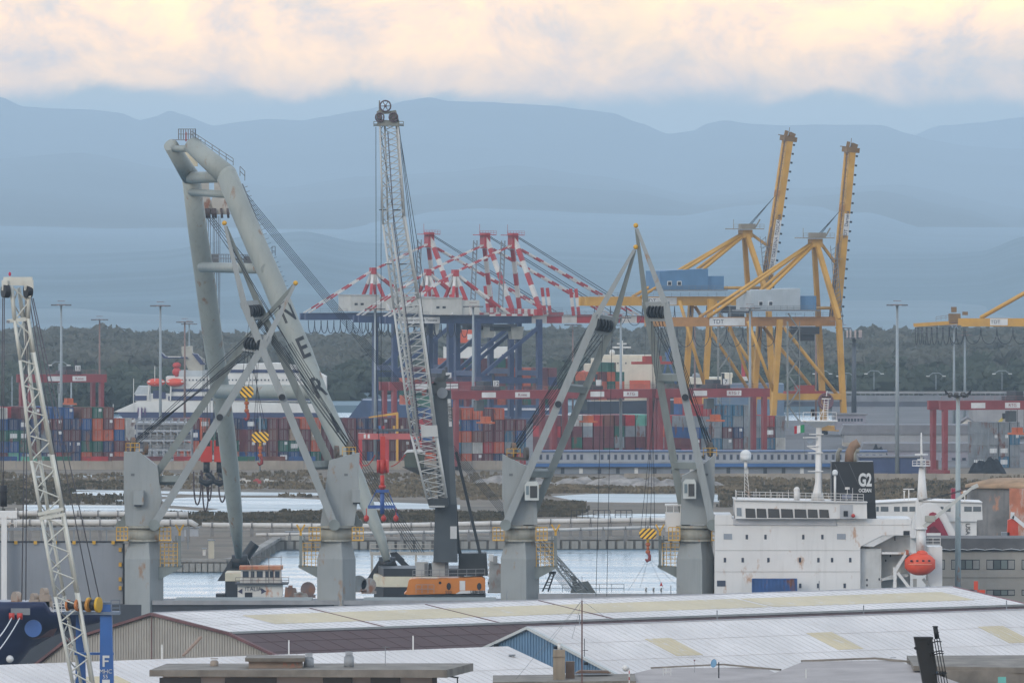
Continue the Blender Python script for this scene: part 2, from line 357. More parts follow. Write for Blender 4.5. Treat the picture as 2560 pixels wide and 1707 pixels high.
# ---- pinewood and marsh scrub: uncountable masses
def wood(name, n, xr, yr, hr, mat, seed, cs=1.0):
    rn = random.Random(seed); vs = []; fs = []
    for _ in range(n):
        y = rn.uniform(*yr); x = rn.uniform(*xr)*(y/4000); h = rn.uniform(*hr)*(1+.35*noise.noise(Vector((x*.006, y*.006, seed)))); r = rn.uniform(3.2, 6.0)*cs
        for q in range(26):
            th, ph = rn.uniform(0, 6.283), math.acos(rn.uniform(-.5, 1)); rr = r*rn.uniform(.7, 1.08)
            c = Vector((x+rr*math.sin(ph)*math.cos(th), y+rr*math.sin(ph)*math.sin(th), h-r*.7+rr*.7*math.cos(ph)))
            a = Vector((rn.uniform(-1,1), rn.uniform(-1,1), rn.uniform(-.6,.6))).normalized()*r*rn.uniform(.25, .5); b = Vector((rn.uniform(-1,1), rn.uniform(-1,1), rn.uniform(.2,1))).normalized()*r*rn.uniform(.2, .4)
            o = len(vs); vs += [c-a-b*.6, c+a-b, c+a*.7+b, c-a*.8+b*.8]; fs.append((o, o+1, o+2, o+3))
        o = len(vs); k = 6
        for j, (rr, zz) in enumerate(((r*.8, h-r*1.0), (r*.95, h-r*.5), (r*.5, h-.1*r))):
            for i in range(k): vs.append(Vector((x+rr*rn.uniform(.8,1.1)*math.cos(6.283*i/k), y+rr*math.sin(6.283*i/k), zz)))
        for j in range(2):
            for i in range(k): fs.append((o+j*k+i, o+j*k+(i+1) % k, o+(j+1)*k+(i+1) % k, o+(j+1)*k+i))
        fs.append(tuple(o+2*k+i for i in range(k)))
    mb = MB(); mb.v = vs; mb.f = fs; mb.m = [0]*len(fs); mb.sm = [False]*len(fs)
    me = bpy.data.meshes.new(name); me.from_pydata(vs, [], fs); me.materials.append(mat); o = bpy.data.objects.new(name, me); COL.objects.link(o); o['kind'] = 'stuff'; return o
m_pine = M('pine_canopy', (92, 100, 88), rough=.9, var=.2, scale=.02, var2=(80, 88, 78), spec=.1)
m_pine2 = M('bare_wood_canopy', (116, 116, 108), rough=.9, var=.2, scale=.015, var2=(100, 104, 96), spec=.1)
for m_ in (m_pine, m_pine2):                      # thin foliage lets light through
    t = m_.node_tree; b_ = t.nodes['Principled BSDF']; tr = t.nodes.new('ShaderNodeBsdfTranslucent'); mx = t.nodes.new('ShaderNodeMixShader'); mx.inputs[0].default_value = .45
    t.links.new(b_.inputs['Base Color'].links[0].from_socket, tr.inputs['Color']); t.links.new(b_.outputs[0], mx.inputs[1]); t.links.new(tr.outputs[0], mx.inputs[2]); t.links.new(mx.outputs[0], t.nodes['Material Output'].inputs['Surface'])
o = wood('coastal_pinewood', 4200, (-190, 190), (4050, 5050), (9, 12.5), m_pine2, 4, .95); o['label'] = 'hazy wood spread across the plain behind the terminal'
o = wood('dark_pinewood', 700, (-190, 190), (3820, 4080), (7, 12), m_pine, 6, 1.05); o['label'] = 'darker pine belt along the back of the port'
o = wood('near_tree_belt', 240, (-175, -70), (3700, 3850), (5, 11), m_pine, 9, .9); o['label'] = 'dark tree belt behind the left gantry crane and ferry'
def scrub(name, n, area, hr, mat, seed, label):
    rn = random.Random(seed); vs = []; fs = []
    for _ in range(n):
        x, y = area(rn); sx, sy = (x-1280)/srow(y), F/srow(y)
        h = rn.uniform(*hr)*(.55+.9*abs(noise.noise(Vector((sx*.03, sy*.03, seed))))); r = h*rn.uniform(.6, 1.1)
        for q in range(5):
            a = rn.uniform(0, 6.283); o = len(vs); cx, cy2 = sx+rn.uniform(-r, r), sy+rn.uniform(-r, r)
            vs += [Vector((cx-math.cos(a)*r*.45, cy2-math.sin(a)*r*.45, LZ)), Vector((cx+math.cos(a)*r*.45, cy2+math.sin(a)*r*.45, LZ)), Vector((cx+math.cos(a)*r*.3+rn.uniform(-.2,.2), cy2, LZ+h*rn.uniform(.7,1.1))), Vector((cx-math.cos(a)*r*.35, cy2+rn.uniform(-.3,.3), LZ+h*rn.uniform(.6,1)))]
            fs.append((o, o+1, o+2, o+3))
    me = bpy.data.meshes.new(name); me.from_pydata(vs, [], fs); me.materials.append(mat); o = bpy.data.objects.new(name, me); COL.objects.link(o); o['kind'] = 'stuff'; o['label'] = label
m_scrub = M('dry_scrub', (92, 84, 68), rough=.95, var=.35, scale=.15, var2=(62, 60, 48), spec=.1)
m_reed = M('dry_reed', (122, 110, 90), rough=.95, var=.3, scale=.15, var2=(92, 84, 68), spec=.1)
def in_pond(x, y):
    return (400 < x < 1150 and 1243 < y < 1282) or (180 < x < 842 and 1223 < y < 1240) or (1380 < x < 1800 and 1233 < y < 1257) or (60 < x < 500 and 1262 < y < 1286) or (1440 < x < 1800 and 1283 < y < 1300)
def area_of(bands):
    def f(rn):
        while True:
            x0, x1, y0, y1 = rn.choice(bands); x, y = rn.uniform(x0, x1), rn.uniform(y0, y1)
            if not in_pond(x, y): return x, y
    return f
scrub('marsh_scrub', 6500, area_of([(1280,1460,1256,1292),(1800,2600,1205,1268),(-60,900,1284,1318),(300,1300,1284,1312),(700,1300,1282,1306),(-60,400,1205,1262)]), (.45, 1.2), m_scrub, 2, 'low dark scrub between the lagoon and the pipeline')
scrub('dry_grass', 9000, area_of([(-60,1300,1186,1224),(1280,1860,1200,1240),(1380,1900,1198,1236),(700,1300,1212,1250),(1800,2600,1198,1262),(1250,1900,1196,1234)]), (.4, 1.2), m_reed, 3, 'pale dry grass below the terminal wall')
# ---- haze: one closed box of even air round the camera and the whole scene
mh = bpy.data.materials.new('haze_air'); mh.use_nodes = True; t = mh.node_tree; t.nodes.remove(t.nodes['Principled BSDF'])
pv = t.nodes.new('ShaderNodeVolumePrincipled'); HAZE_D = 4.0e-5
pv.inputs['Density'].default_value = HAZE_D; pv.inputs['Color'].default_value = (.62, .82, 1.0, 1); pv.inputs['Anisotropy'].default_value = .0
t.links.new(pv.outputs[0], t.nodes['Material Output'].inputs['Volume'])
mb = MB(); mb.box(-25000, -400, -4.5, 25000, 68000, 600); solo('haze', mb, mh, label='thin blue haze filling the air towards the mountains', kind='stuff')
# ================================================================== CONTAINER TERMINAL
YAW = R(21)
fv, fw = Vector((math.cos(YAW), math.sin(YAW), 0)), Vector((-math.sin(YAW), math.cos(YAW), 0))   # across the stacks / along them, away from the viewer
CC = {'navy': (52, 66, 110), 'blue': (52, 92, 150), 'green': (46, 108, 90), 'maroon': (120, 66, 72), 'brown': (132, 84, 72), 'orange': (216, 104, 62), 'red': (184, 56, 60), 'grey': (150, 158, 164), 'white': (206, 206, 202), 'mint': (112, 186, 166), 'teal': (70, 120, 150), 'tan': (186, 164, 138), 'yellow': (222, 178, 70)}
CNAME = {'navy': 'dark navy', 'blue': 'mid blue', 'green': 'dark green', 'maroon': 'dull maroon', 'brown': 'rusty brown', 'orange': 'bright orange', 'red': 'strong red', 'grey': 'pale grey', 'white': 'off white', 'mint': 'mint green', 'teal': 'grey blue', 'tan': 'sandy tan', 'yellow': 'yellow'}
CL, CW, CH = 12.19, 2.44, 2.59
def cont_mat(c): return M('container_'+c, tuple(int(v*.93) for v in CC[c]), rough=.65, var=.18, scale=.3, streak=.35, rust=(104, 66, 54), rust_amt=.25)
m_dark = M('dark_gap', (42, 44, 50), rough=.8); m_bar = M('door_bar', (168, 168, 168), rough=.5)
cont_cache = {}
def cont_mesh(c, L_, logo):
    k = (c, L_, logo)
    if k in cont_cache: return cont_cache[k]
    mb = MB(); h = CH; wd = CW
    for x in (-wd/2+.08, wd/2-.08):                       # corner posts
        for y in (.08, L_-.08): mb.box(x-.08, y-.08, 0, x+.08, y+.08, h)
    for zz in (.09, h-.07):                               # rails
        for x in (-wd/2+.06, wd/2-.06): mb.box(x-.06, .16, zz-.07, x+.06, L_-.16, zz+.07)
        for y in (.06, L_-.06): mb.box(-wd/2+.16, y-.06, zz-.07, wd/2-.16, y+.06, zz+.07)
    mb.box(-wd/2+.13, .13, .16, wd/2-.13, L_-.13, h-.1)   # core
    n = int(L_/.55)
    for i in range(n):                                    # corrugated sides
        y = .25+(L_-.5)*(i+.25)/n
        for x, sg in ((-wd/2+.13, -1), (wd/2-.13, 1)): mb.box(min(x, x+sg*.09), y, .18, max(x, x+sg*.09), y+.28, h-.15)
    for x in (-.95, -.1, .1, .95): mb.box(x-.14, .07, .2, x+.14, .13, h-.2)   # door panels
    mb.mat(1)
    for x in (-.62, -.3, .3, .62): mb.box(x-.03, .02, .16, x+.03, .07, h-.12)
    mats = [cont_mat(c), m_bar]
    if logo:
        mb.mat(2); mats.append(M('container_print', (226, 228, 228), rough=.6))
        if logo == 1: mb.box(.25, .045, h*.62, .95, .065, h*.88)
        if logo == 2:
            for i in range(5): mb.box(-wd/2-.004, L_*(.28+.09*i), h*.34, -wd/2+.06, L_*(.28+.09*i+.055), h*.66)
        if logo == 3: mb.box(-.85, .045, h*.3, .85, .065, h*.7)
    me = mb.mesh('container', mats); cont_cache[k] = me; return me
n_cont = [0]
def container(pos, c, label, group, L_=CL, logo=0, yaw=YAW):
    o = bpy.data.objects.new('shipping_container', cont_mesh(c, L_, logo)); COL.objects.link(o); o.location = pos; o.rotation_euler = (0, 0, yaw)
    o['label'] = label; o['category'] = 'container'; o['group'] = group; n_cont[0] += 1
    return o
stuff_c = []      # far and hidden rows, joined
def block(x0, s, cols, where, group, yaw_rows=3, logo_p=.3, base=LZ, joined=False):
    """a block of stacks: cols = one string per column, listed bottom tier first"""
    rn = random.Random(int(x0)); O = P(x0, 0, s); O.z = base+.004
    for i, col in enumerate(cols):
        for t, k in enumerate(col):
            if k == '.': continue
            c = LET[k]; pos = O+fv*(i*2.70)+Vector((0, 0, t*(CH+.02)))
            if joined: stuff_c.append((pos, c)); continue
            lg = rn.choice((1, 1, 2, 3)) if rn.random() < logo_p+(.35 if c in ('green', 'navy') else 0) else 0
            container(pos+fw*rn.uniform(0, .25), c, '%s container, %s stack, %s tier, %s' % (CNAME[c], ordinal(i+1), ordinal(t+1), where), group, L_=CL if rn.random() < .75 else 6.06, logo=lg)
        for rr in range(1, yaw_rows):
            hgt = max(1, len(col)+rn.choice((-1, 0, 0, 1)))
            for t in range(hgt): stuff_c.append((O+fv*(i*2.70)+fw*(rr*12.6)+Vector((0, 0, t*(CH+.02))), rn.choice(['maroon','brown','navy','blue','green','orange','grey','maroon','red'])))
LET = {'n':'navy','b':'blue','g':'green','m':'maroon','r':'brown','o':'orange','R':'red','y':'grey','w':'white','i':'mint','t':'teal','a':'tan','Y':'yellow'}
block(-48, 10.75, ['mnnb', 'rnbno', 'mbgbw', 'ibgn', 'bggnm', 'mrnnm', 'nyyrb', 'Rnnmb', 'rnmnb'], 'block at left edge behind lattice boom', 'containers at the left end of the yard', 2)
block(190, 10.72, ['nnmn', 'ognbr', 'rgoog', 'mnomr', 'ombo', 'tmww'], 'block left of the steel car deck', 'containers beside the steel car deck', 1)
block(486, 10.7, ['oonm', 'omoo', 'mggn', 'rmgn', 'ogmn'], 'block behind the left ship crane jib', 'containers behind the left ship crane', 1)
block(628, 10.7, ['bmmn', 'bmmt', 'mmrm', 'ngmm', 'bgam', 'nmmo', 'goao', 'mmmg', 'mmrg'], 'block behind the striped hooks', 'containers behind the striped hooks', 1)
block(878, 10.7, ['mmmm', 'mmmn', 'bmmn', 'nmtm', 'mrmm', 'mrmm', 'mmmn'], 'block behind the hanging red hook', 'containers behind the red harbour crane', 1)
block(1140, 10.78, ['mtotr', 'oyobo', 'mwrbo', 'mRmmm', 'nommo', 'mytm', 'Rtbm'], 'block right of the dark tower', 'containers right of the dark tower', 2)
block(1390, 10.55, ['mmRm', 'rmmy', 'mgmw', 'mmyw', 'mmmR', 'gmmr', 'mygm', 'mmyR', 'nmyi', 'mrmi', 'mymm'], 'block behind the red gantry legs', 'containers behind the red gantry legs', 1, joined=True)
block(1740, 10.6, ['Rmby', 'yytyR', 'ytyyt', 'mymtt', 'ymnyt', 'wyyyy', 'ytyy', 'ntmR', 'wwyy'], 'pale block behind the satellite dome', 'containers in the pale block', 2)
def join_containers(name, items, label):
    vs = []; fs = []; ms = []; mats = []
    for p, c in items:
        if c not in mats: mats.append(c)
        o = len(vs); h = CH
        for zz in (0, h):
            for a, b in ((-1.2, 0), (1.2, 0), (1.2, 12.1), (-1.2, 12.1)): vs.append(p+fv*a+fw*b+Vector((0, 0, zz)))
        for f in ((3,2,1,0),(4,5,6,7),(0,1,5,4),(1,2,6,5),(2,3,7,6),(3,0,4,7)): fs.append(tuple(i+o for i in f)); ms.append(mats.index(c))
    me = bpy.data.meshes.new(name); me.from_pydata(vs, [], fs)
    for c in mats: me.materials.append(cont_mat(c))
    me.polygons.foreach_set('material_index', ms); me.update()
    ob = bpy.data.objects.new(name, me); COL.objects.link(ob); ob['kind'] = 'stuff'; ob['label'] = label
join_containers('rear_container_rows', stuff_c, 'further rows of containers behind the front stacks')
# ---- rubber tyred gantry cranes
m_rtg = M('gantry_red', (140, 60, 64), rough=.5, var=.12, scale=.2, streak=.2); m_rtgd = M('gantry_machinery', (58, 60, 66), rough=.6); m_sign = M('sign_white', (220, 222, 222), rough=.5)
def rtg(px, span, s, label, zt=20.0, sgn=('RTG',), trolley=.6, spreader=True, num=None, base=LZ):
    O = P(px, 0, s); O.z = base; fr = Frame(O, YAW); th = T('gantry_crane', label, 'gantry crane', O, 'red yard gantry cranes'); WB = 6.6; HB = 1.9
    for a in (0, span):
        for b in (0, WB):
            mb = MB(); mb.beam(fr(a, b, base+1.2), fr(a, b, zt-HB), 1.3, .9, up=fv, w2=1.6); th.part('leg', mb, m_rtg)
        mb = MB(); mb.fbox(fr, a-.55, -1.6, base+.9, a+.55, WB+1.6, base+1.9); th.part('sill_beam', mb, m_rtg)
        for b in (-1.0, .8, WB-.8, WB+1.0):
            mb = MB(); mb.disc(fr(a, b, base+.78), fv, .75, .55, 14); th.part('wheel', mb, m_dark)
    for b in (0, WB):
        mb = MB(); mb.fbox(fr, -1.2, b-.55, zt-HB, span+1.2, b+.55, zt); mb.fbox(fr, -1.25, b-.6, zt-.12, span+1.25, b+.6, zt+.08); th.part('main_girder', mb, m_rtg)
    mb = MB(); rail(mb, [fr(-1, -.5, zt+.08), fr(span+1, -.5, zt+.08)], 1.0, 2.4, .03); th.part('handrail', mb, M('gantry_rail', (150, 110, 110)))
    tx = span*trolley; mb = MB(); mb.fbox(fr, tx-2.2, -.4, zt+.1, tx+2.2, WB+.4, zt+.9); mb.fbox(fr, tx-1.6, .4, zt+.9, tx+.2, WB-1, zt+2.1); mb.fbox(fr, tx+.9, 1, zt+.9, tx+1.4, 1.6, zt+3.6); tr = th.part('trolley', mb, m_rtgd)
    mb = MB(); mb.fbox(fr, tx+.5, -.3, zt+.92, tx+1.9, -.2, zt+2.3); th.part('number_board', mb, m_sign, tr)
    if num: text_part(th, num, 'number', fr(tx+1.2, -.32, zt+1.6), fv, (0,0,1), 1.3, m_dark, tr)
    mb = MB(); mb.fbox(fr, tx-3.2, .5, zt-4.6, tx-1.4, 2.6, zt-2.2); cb = th.part('operator_cab', mb, M('cab_glass_dark', (70, 82, 88), rough=.2))
    if spreader:
        zs = zt-7.5; mb = MB(); mb.fbox(fr, tx-1.1, .2, zs, tx+1.1, 6.2, zs+.4); mb.fbox(fr, tx-.8, 2, zs+.4, tx+.8, 4.6, zs+1.6); sp = th.part('spreader', mb, M('spreader_orange', (206, 108, 62)))
        for a in (-.8, .8):
            for b in (1.5, 5): mb = MB(); mb.beam(fr(tx+a, b, zs+.4), fr(tx+a, b, zt), .06); th.part('hoist_rope', mb, m_dark)
    for k, (a, ww) in enumerate(((.33, 3.4), (.68, 3.6))):
        mb = MB(); mb.fbox(fr, span*a-ww/2, -.58, zt-1.55, span*a+ww/2, -.56, zt-.35); th.part('name_plate', mb, m_sign)
    if sgn[0]: text_part(th, sgn[0], 'lettering', fr(span*.68, -.6, zt-.95), fv, (0,0,1), 1.0, m_rtg)
    return th
rtg(75, 18.8, 10.05, 'red gantry crane at the left edge, dark trees behind it', sgn=('Kone',), num='11')
rtg(1140, 23.5, 11.0, 'red gantry crane just right of the dark crane tower, board twelve', sgn=('Kone',), trolley=.36, num='12')
rtg(985, 21, 10.5, 'red gantry crane half hidden behind the white lattice boom and dark tower', sgn=('',), spreader=False)
rtg(1412, 23.5, 10.95, 'red gantry crane between the two crossed ship crane jibs', sgn=('RTG',), trolley=.3)
rtg(1668, 24.0, 10.9, 'red gantry crane below the yellow quay cranes', sgn=('RTG 7',), trolley=.55, num='7')
rtg(2362, 23.5, 11.35, 'red gantry crane at the right edge behind the lamp post', sgn=('RTG',), zt=19, trolley=.8)
# ---- quay cranes, red and white over blue legs
m_blue = M('crane_blue', (54, 70, 106), rough=.5, var=.12, streak=.15); m_cw = M('crane_white', (214, 212, 208), rough=.5, streak=.15); m_cr = M('crane_red', (176, 54, 60), rough=.5); m_house = M('machinery_house_white', (198, 198, 192), rough=.55, var=.06, streak=.25)
m_cable = M('cable_black', (40, 44, 52), rough=.7); m_steel = M('grey_steel', (128, 134, 140), rough=.5, var=.1, streak=.2)
def stripes(th, name, p, q, w, n, first=0, h=None, parent=None):
    mb = MB(); p, q = Vector(p), Vector(q)
    for i in range(n): mb.mat((i+first) % 2).beam(p.lerp(q, i/n), p.lerp(q, (i+1)/n), w, h)
    return th.part(name, mb, [m_cw, m_cr], parent)
def sts(ax, s, label, sign=None):
    """apex pixel column ax; the crane's frame: a to seaward (right), b along the quay, away"""
    O = P(ax, 0, s); O.z = LZ; fr = Frame(O, YAW); k = 1/(s*math.cos(YAW))
    th = T('quay_crane', label, 'quay crane', O, 'red and white quay cranes'); zg, za = 32.4, 54.6; fb, bb = -6, 9.5    # front and back frames in b
    sea, land = 4.6, -13.2
    for b in (fb, bb):
        for a in (sea, land): mb = MB(); mb.beam(fr(a, b, LZ+2.2), fr(a, b, zg-1), 1.7, 1.3, up=fv); th.part('leg', mb, m_blue)
        mb = MB(); mb.beam(fr(sea, b, zg-3), fr(land, b, LZ+13.5), .95); th.part('leg_brace', mb, m_blue)
        mb = MB(); mb.fbox(fr, land, b-.5, LZ+12.2, sea, b+.5, LZ+13.6); th.part('portal_beam', mb, m_blue)
    for a in (sea, land):
        mb = MB(); mb.fbox(fr, a-.7, fb-2, LZ+1.2, a+.7, bb+2, LZ+2.6); th.part('sill_beam', mb, m_blue)
        mb = MB(); mb.fbox(fr, a-.6, fb+.66, LZ+14.2, a+.6, bb-.66, LZ+15.6); th.part('cross_tie', mb, m_blue)
        for b in (fb, bb):
            for d in (-1.6, -.5, .5, 1.6): mb = MB(); mb.disc(fr(a, b+d, LZ+.55), fv, .5, .6, 12); th.part('bogie_wheel', mb, m_dark)
    stripes(th, 'portal_head_beam', fr(sea, fb-.6, zg+.9), fr(sea, bb+.6, zg+.9), 1.7, 7, 1)
    stripes(th, 'upper_beam', fr(-9, -4.3, zg+.2), fr(sea+.5, -4.3, zg+.2), .5, 9, 0)
    for b in (0, 4.0):                                         # boom and back girder
        mb = MB(); mb.fbox(fr, -37.5, b-.5, zg-2.1, sea, b+.5, zg-.2); th.part('back_girder', mb, m_blue)
        stripes(th, 'boom_girder', fr(sea, b, zg-1.15), fr(39.5, b, zg-1.15), 1.0, 8, 0, h=1.9)
    mb = MB(); mb.fbox(fr, -36, -.9, zg-.2, 39, -.7, zg-.1); rail(mb, [fr(-36, -.8, zg-.1), fr(39, -.8, zg-.1)], 1.1, 2.6, .03); th.part('walkway', mb, m_steel)
    h = MB(); h.fbox(fr, -25.2, -3.2, zg+.3, -16.6, 6.5, zg+4.7); h.fbox(fr, -16.4, -2.5, zg+.3, -11.3, 6, zg+4.2); ho = th.part('machinery_house', h, m_house)
    for a in (-24, -22.2): mb = MB(); mb.fbox(fr, a, -3.26, zg+2.0, a+.9, -3.18, zg+2.6); th.part('vent', mb, m_dark, ho)
    mb = MB(); mb.fbox(fr, -25.4, -3.4, zg+4.7, -16.4, 6.7, zg+4.95); th.part('roof', mb, M('house_roof', (176, 178, 176)), ho)
    # main tower
    ap = [fr(0, 1.0, za-1), fr(0, 3.0, za-1)]
    stripes(th, 'tower_leg', fr(sea+.3, fb, zg+1.7), ap[0], 1.05, 6, 1); stripes(th, 'tower_leg', fr(sea+.3, bb, zg+1.7), ap[1], 1.05, 6, 1)
    mb = MB(); mb.fbox(fr, -.7, .2, za-4.2, 1.0, 3.8, za); mb.fbox(fr, -2.4, -.8, za-.6, 2.4, 4.8, za-.4); rail(mb, [fr(-2.4, -.8, za-.4), fr(2.4, -.8, za-.4)], 1.0, .8, .035); mb.beam(fr(-2.2, 0, za-.5), fr(-2.2, 0, za+2.4), .1); th.part('tower_head', mb, m_cr)
    mb = MB(); mb.beam(fr(-2.9, 2, zg+1), fr(-2.2, 2, za-2), .35); mb.beam(fr(-4.2, 2, zg+1), fr(-3.2, 2, za-2), .35)
    for i in range(14): mb.beam(fr(-2.9, 2, zg+1).lerp(fr(-2.2, 2, za-2), i/14), fr(-4.2, 2, zg+1).lerp(fr(-3.2, 2, za-2), (i+.7)/14), .2)
    th.part('stair_tower', mb, m_steel)
    # back tower and ties
    bt = fr(-16.6, 2, 44.0)
    for b in (-3.0, 7.0): stripes(th, 'back_tower_leg', fr(-13.6, b, zg+.3), bt, .75, 3, 0); stripes(th, 'back_tower_leg', fr(-19.5, b, zg+.3), bt, .75, 3, 0)
    mb = MB(); mb.fbox(fr, -17.3, .9, 43, -15.9, 3.1, 44.8); th.part('back_tower_head', mb, m_cr)
    for b in (0, 4.0):
        stripes(th, 'back_stay', fr(0, 1+b*.4, za-3), bt+fw*(b*.3), .42, 9, 0); stripes(th, 'back_stay', bt+fw*(b*.3), fr(-36.5, b, zg-.2), .4, 9, 0)
        stripes(th, 'cross_stay', bt+fw*(b*.3), fr(-1, b, zg-.1), .6, 5, 0)
        stripes(th, 'fore_stay', fr(0, 1+b*.4, za-3.2), fr(36, b, zg), .45, 17, 0)
        stripes(th, 'stay_post', fr(18.5, b, zg-.1), fr(17.6, b, zg+7.2), .9, 3, 1)
        mb = MB(); mb.tube([fr(.5, 1+b*.4, za-.5), fr(37.5, b, zg)], .1, 5); th.part('boom_rope', mb, m_cable)
    # trolley, cab, festoon
    mb = MB(); mb.fbox(fr, -7, -1.2, zg-3.0, 0, 5.4, zg-2.3); mb.fbox(fr, -6, .5, zg-4.2, -1, 3.5, zg-3); th.part('trolley', mb, m_rtgd)
    mb = MB(); mb.hexa([fr(-.6, .4, zg-6.4), fr(2.2, .4, zg-6.4), fr(2.2, 3.2, zg-6.4), fr(-.6, 3.2, zg-6.4)], [fr(-1.2, .2, zg-3), fr(2.6, .2, zg-3), fr(2.6, 3.4, zg-3), fr(-1.2, 3.4, zg-3)]); th.part('operator_cab', mb, M('cab_pale', (176, 178, 170)))
    mb = MB()
    for i in range(12): mb.tube(loop(fr(-37+i*1.9, -1.2, zg-2.2), fr(-35.1+i*1.9, -1.2, zg-2.2), 3.6), .11, 5, cap=False)
    th.part('festoon_cable', mb, m_cable)
    if sign:
        mb = MB(); mb.fbox(fr, -34, -.62, zg-2.0, -22, -.56, zg-.3); sg = th.part('sign_board', mb, m_sign); text_part(th, sign, 'lettering', fr(-28, -.66, zg-1.15), fv, (0,0,1), .95, m_cable, sg)
    return th
sts(1078, 8.95, 'leftmost of three red and white quay cranes, behind the lattice boom')
sts(1218, 9.15, 'red and white quay crane on blue legs, middle of the three')
sts(1288, 9.25, 'rightmost of three red and white quay cranes on blue legs', 'Terminal Darsena Toscana')
# ---- yellow quay cranes with raised booms
m_yel = M('crane_yellow', (208, 158, 64), rough=.5, var=.10, scale=.2, streak=.2); m_yeld = M('crane_ochre', (182, 132, 74), rough=.55, var=.12, streak=.2)
def festoon(th, fr, a0, a1, b, zz, n, drop):
    mb = MB()
    for i in range(n):
        x0, x1 = a0+(a1-a0)*i/n, a0+(a1-a0)*(i+1)/n; mb.tube(loop(fr(x0, b, zz), fr(x1, b, zz), drop), .09, 5, cap=False)
    th.part('festoon_cable', mb, m_cable)
def ysts(ax, s, label, zg, za, house, sign, boom_top, sgn_t, drum=False):
    O = P(ax, 0, s); O.z = LZ; fr = Frame(O, YAW); th = T('quay_crane', label, 'quay crane', O, 'yellow quay cranes'); fb, bb = -5.5, 8.5; sea, land = 3.6, -13.0
    for b in (fb, bb):
        for a, lean in ((sea, 1.6), (land, -2.2)): mb = MB(); mb.beam(fr(a+lean, b, LZ+2), fr(a, b, zg+.5), 1.45, 1.3, up=fv, w2=1.3); th.part('leg', mb, m_yel)
        mb = MB(); mb.tube([fr(-12, b, zg-1.5), fr(sea+1, b, LZ+9)], .48, 8); th.part('leg_brace', mb, m_yel)
        mb = MB(); mb.tube([fr(-22, b, zg), fr(land-1.5, b, LZ+11)], .45, 8); th.part('back_brace', mb, m_yel)
        mb = MB(); mb.fbox(fr, land-1.4, b-.6, LZ+9.4, sea+1, b+.6, LZ+11); th.part('portal_beam', mb, m_yel)
    for a, lean in ((sea, 1.6), (land, -2.2)):
        mb = MB(); mb.fbox(fr, a+lean-.8, fb-2, LZ+1.1, a+lean+.8, bb+2, LZ+2.5); th.part('sill_beam', mb, m_yel)
        for b in (fb, bb):
            for d in (-1.5, 0, 1.5): mb = MB(); mb.disc(fr(a+lean, b+d, LZ+.55), fv, .5, .6, 12); th.part('bogie_wheel', mb, m_dark)
    for b in (-.2, 4.2): mb = MB(); mb.fbox(fr, -47, b-.6, zg-1.3, sea+1, b+.6, zg+1.1); th.part('main_girder', mb, m_yeld if zg < 33 else m_yel)
    mb = MB(); mb.tube([fr(-19, -1.6, zg+3.4), fr(sea, -1.6, zg+3.4)], .4, 8); th.part('upper_tie', mb, m_yel)
    mb = MB(); rail(mb, [fr(-46, -1.0, zg+1.1), fr(sea, -1.0, zg+1.1)], 1.1, 2.6, .035); th.part('handrail', mb, m_steel)
    # tower and stays
    for b, e in ((fb, 1.2), (bb, 2.8)): mb = MB(); mb.beam(fr(sea, b, zg+.5), fr(0, e, za-1), 1.45, 1.1, up=fv, w2=1.2); th.part('tower_leg', mb, m_yel)
    mb = MB(); mb.fbox(fr, -1.4, .4, za-2.4, 1.5, 3.6, za-.2); th.part('tower_head', mb, m_yel)
    mb = MB(); mb.fbox(fr, -4.6, -1.2, za-.1, 4.2, 5, za+.15); rail(mb, [fr(-4.6, -1.2, za+.15), fr(4.2, -1.2, za+.15)], 1.1, 1.1, .04); mb.fbox(fr, -1.5, 1, za+.15, 2.6, 3, za+1.4); mb.beam(fr(-4.2, 0, za), fr(-4.2, 0, za+2.6), .15); mb.beam(fr(3, 2, za+.5), fr(4.3, 2, za+2.6), .3); th.part('tower_platform', mb, M('platform_grey', (146, 138, 124), rough=.6))
    for b, e in ((-1, 0), (5, 2)):
        mb = MB(); mb.tube([fr(-.8, 1+e*.5, za-1.2), fr(-31.5, b, zg+1)], .42, 8); th.part('back_stay', mb, m_yel)
        mb = MB(); mb.tube([fr(-.5, 1+e*.5, za-1.6), fr(-19.2, b, zg+4)], .45, 8); th.part('back_stay', mb, m_yel)
    # machinery house
    hc = M('house_blue', (88, 130, 168), rough=.5, var=.06, streak=.2) if house == 'b' else M('house_pale_blue', (178, 188, 194), rough=.5, var=.06, streak=.2)
    h0, h1 = (-27, -13) if house == 'b' else (-20.5, -6.5)
    mb = MB(); mb.hexa([fr(h0, -3.6, zg+3), fr(h1, -3.6, zg+3), fr(h1, 6.5, zg+3), fr(h0, 6.5, zg+3)], [fr(h0, -3.6, zg+8.0), fr(h1, -3.6, zg+8.6), fr(h1, 6.5, zg+8.6), fr(h0, 6.5, zg+8.0)]); ho = th.part('machinery_house', mb, hc)
    mb = MB(); mb.fbox(fr, h1+.05, -2.5, zg+3, h1+5, 2.5, zg+6.6); th.part('electric_room', mb, M('house_blue', (88, 130, 168)))
    for a in (2.2, 5.0): mb = MB(); mb.fbox(fr, h0+a, -3.68, zg+4.0, h0+a+1.3, -3.58, zg+5.3); th.part('window', mb, m_sign, ho); mb = MB(); mb.fbox(fr, h0+a+.2, -3.74, zg+4.2, h0+a+1.1, -3.69, zg+5.1); th.part('pane', mb, m_dark, ho)
    mb = MB(); mb.fbox(fr, h0-1, -4.2, zg+2.6, h1+5.4, 6.9, zg+2.95); rail(mb, [fr(h0-1, -4.1, zg+2.95), fr(h1+5.4, -4.1, zg+2.95)], 1.1, 1.8, .035); th.part('house_platform', mb, m_steel)
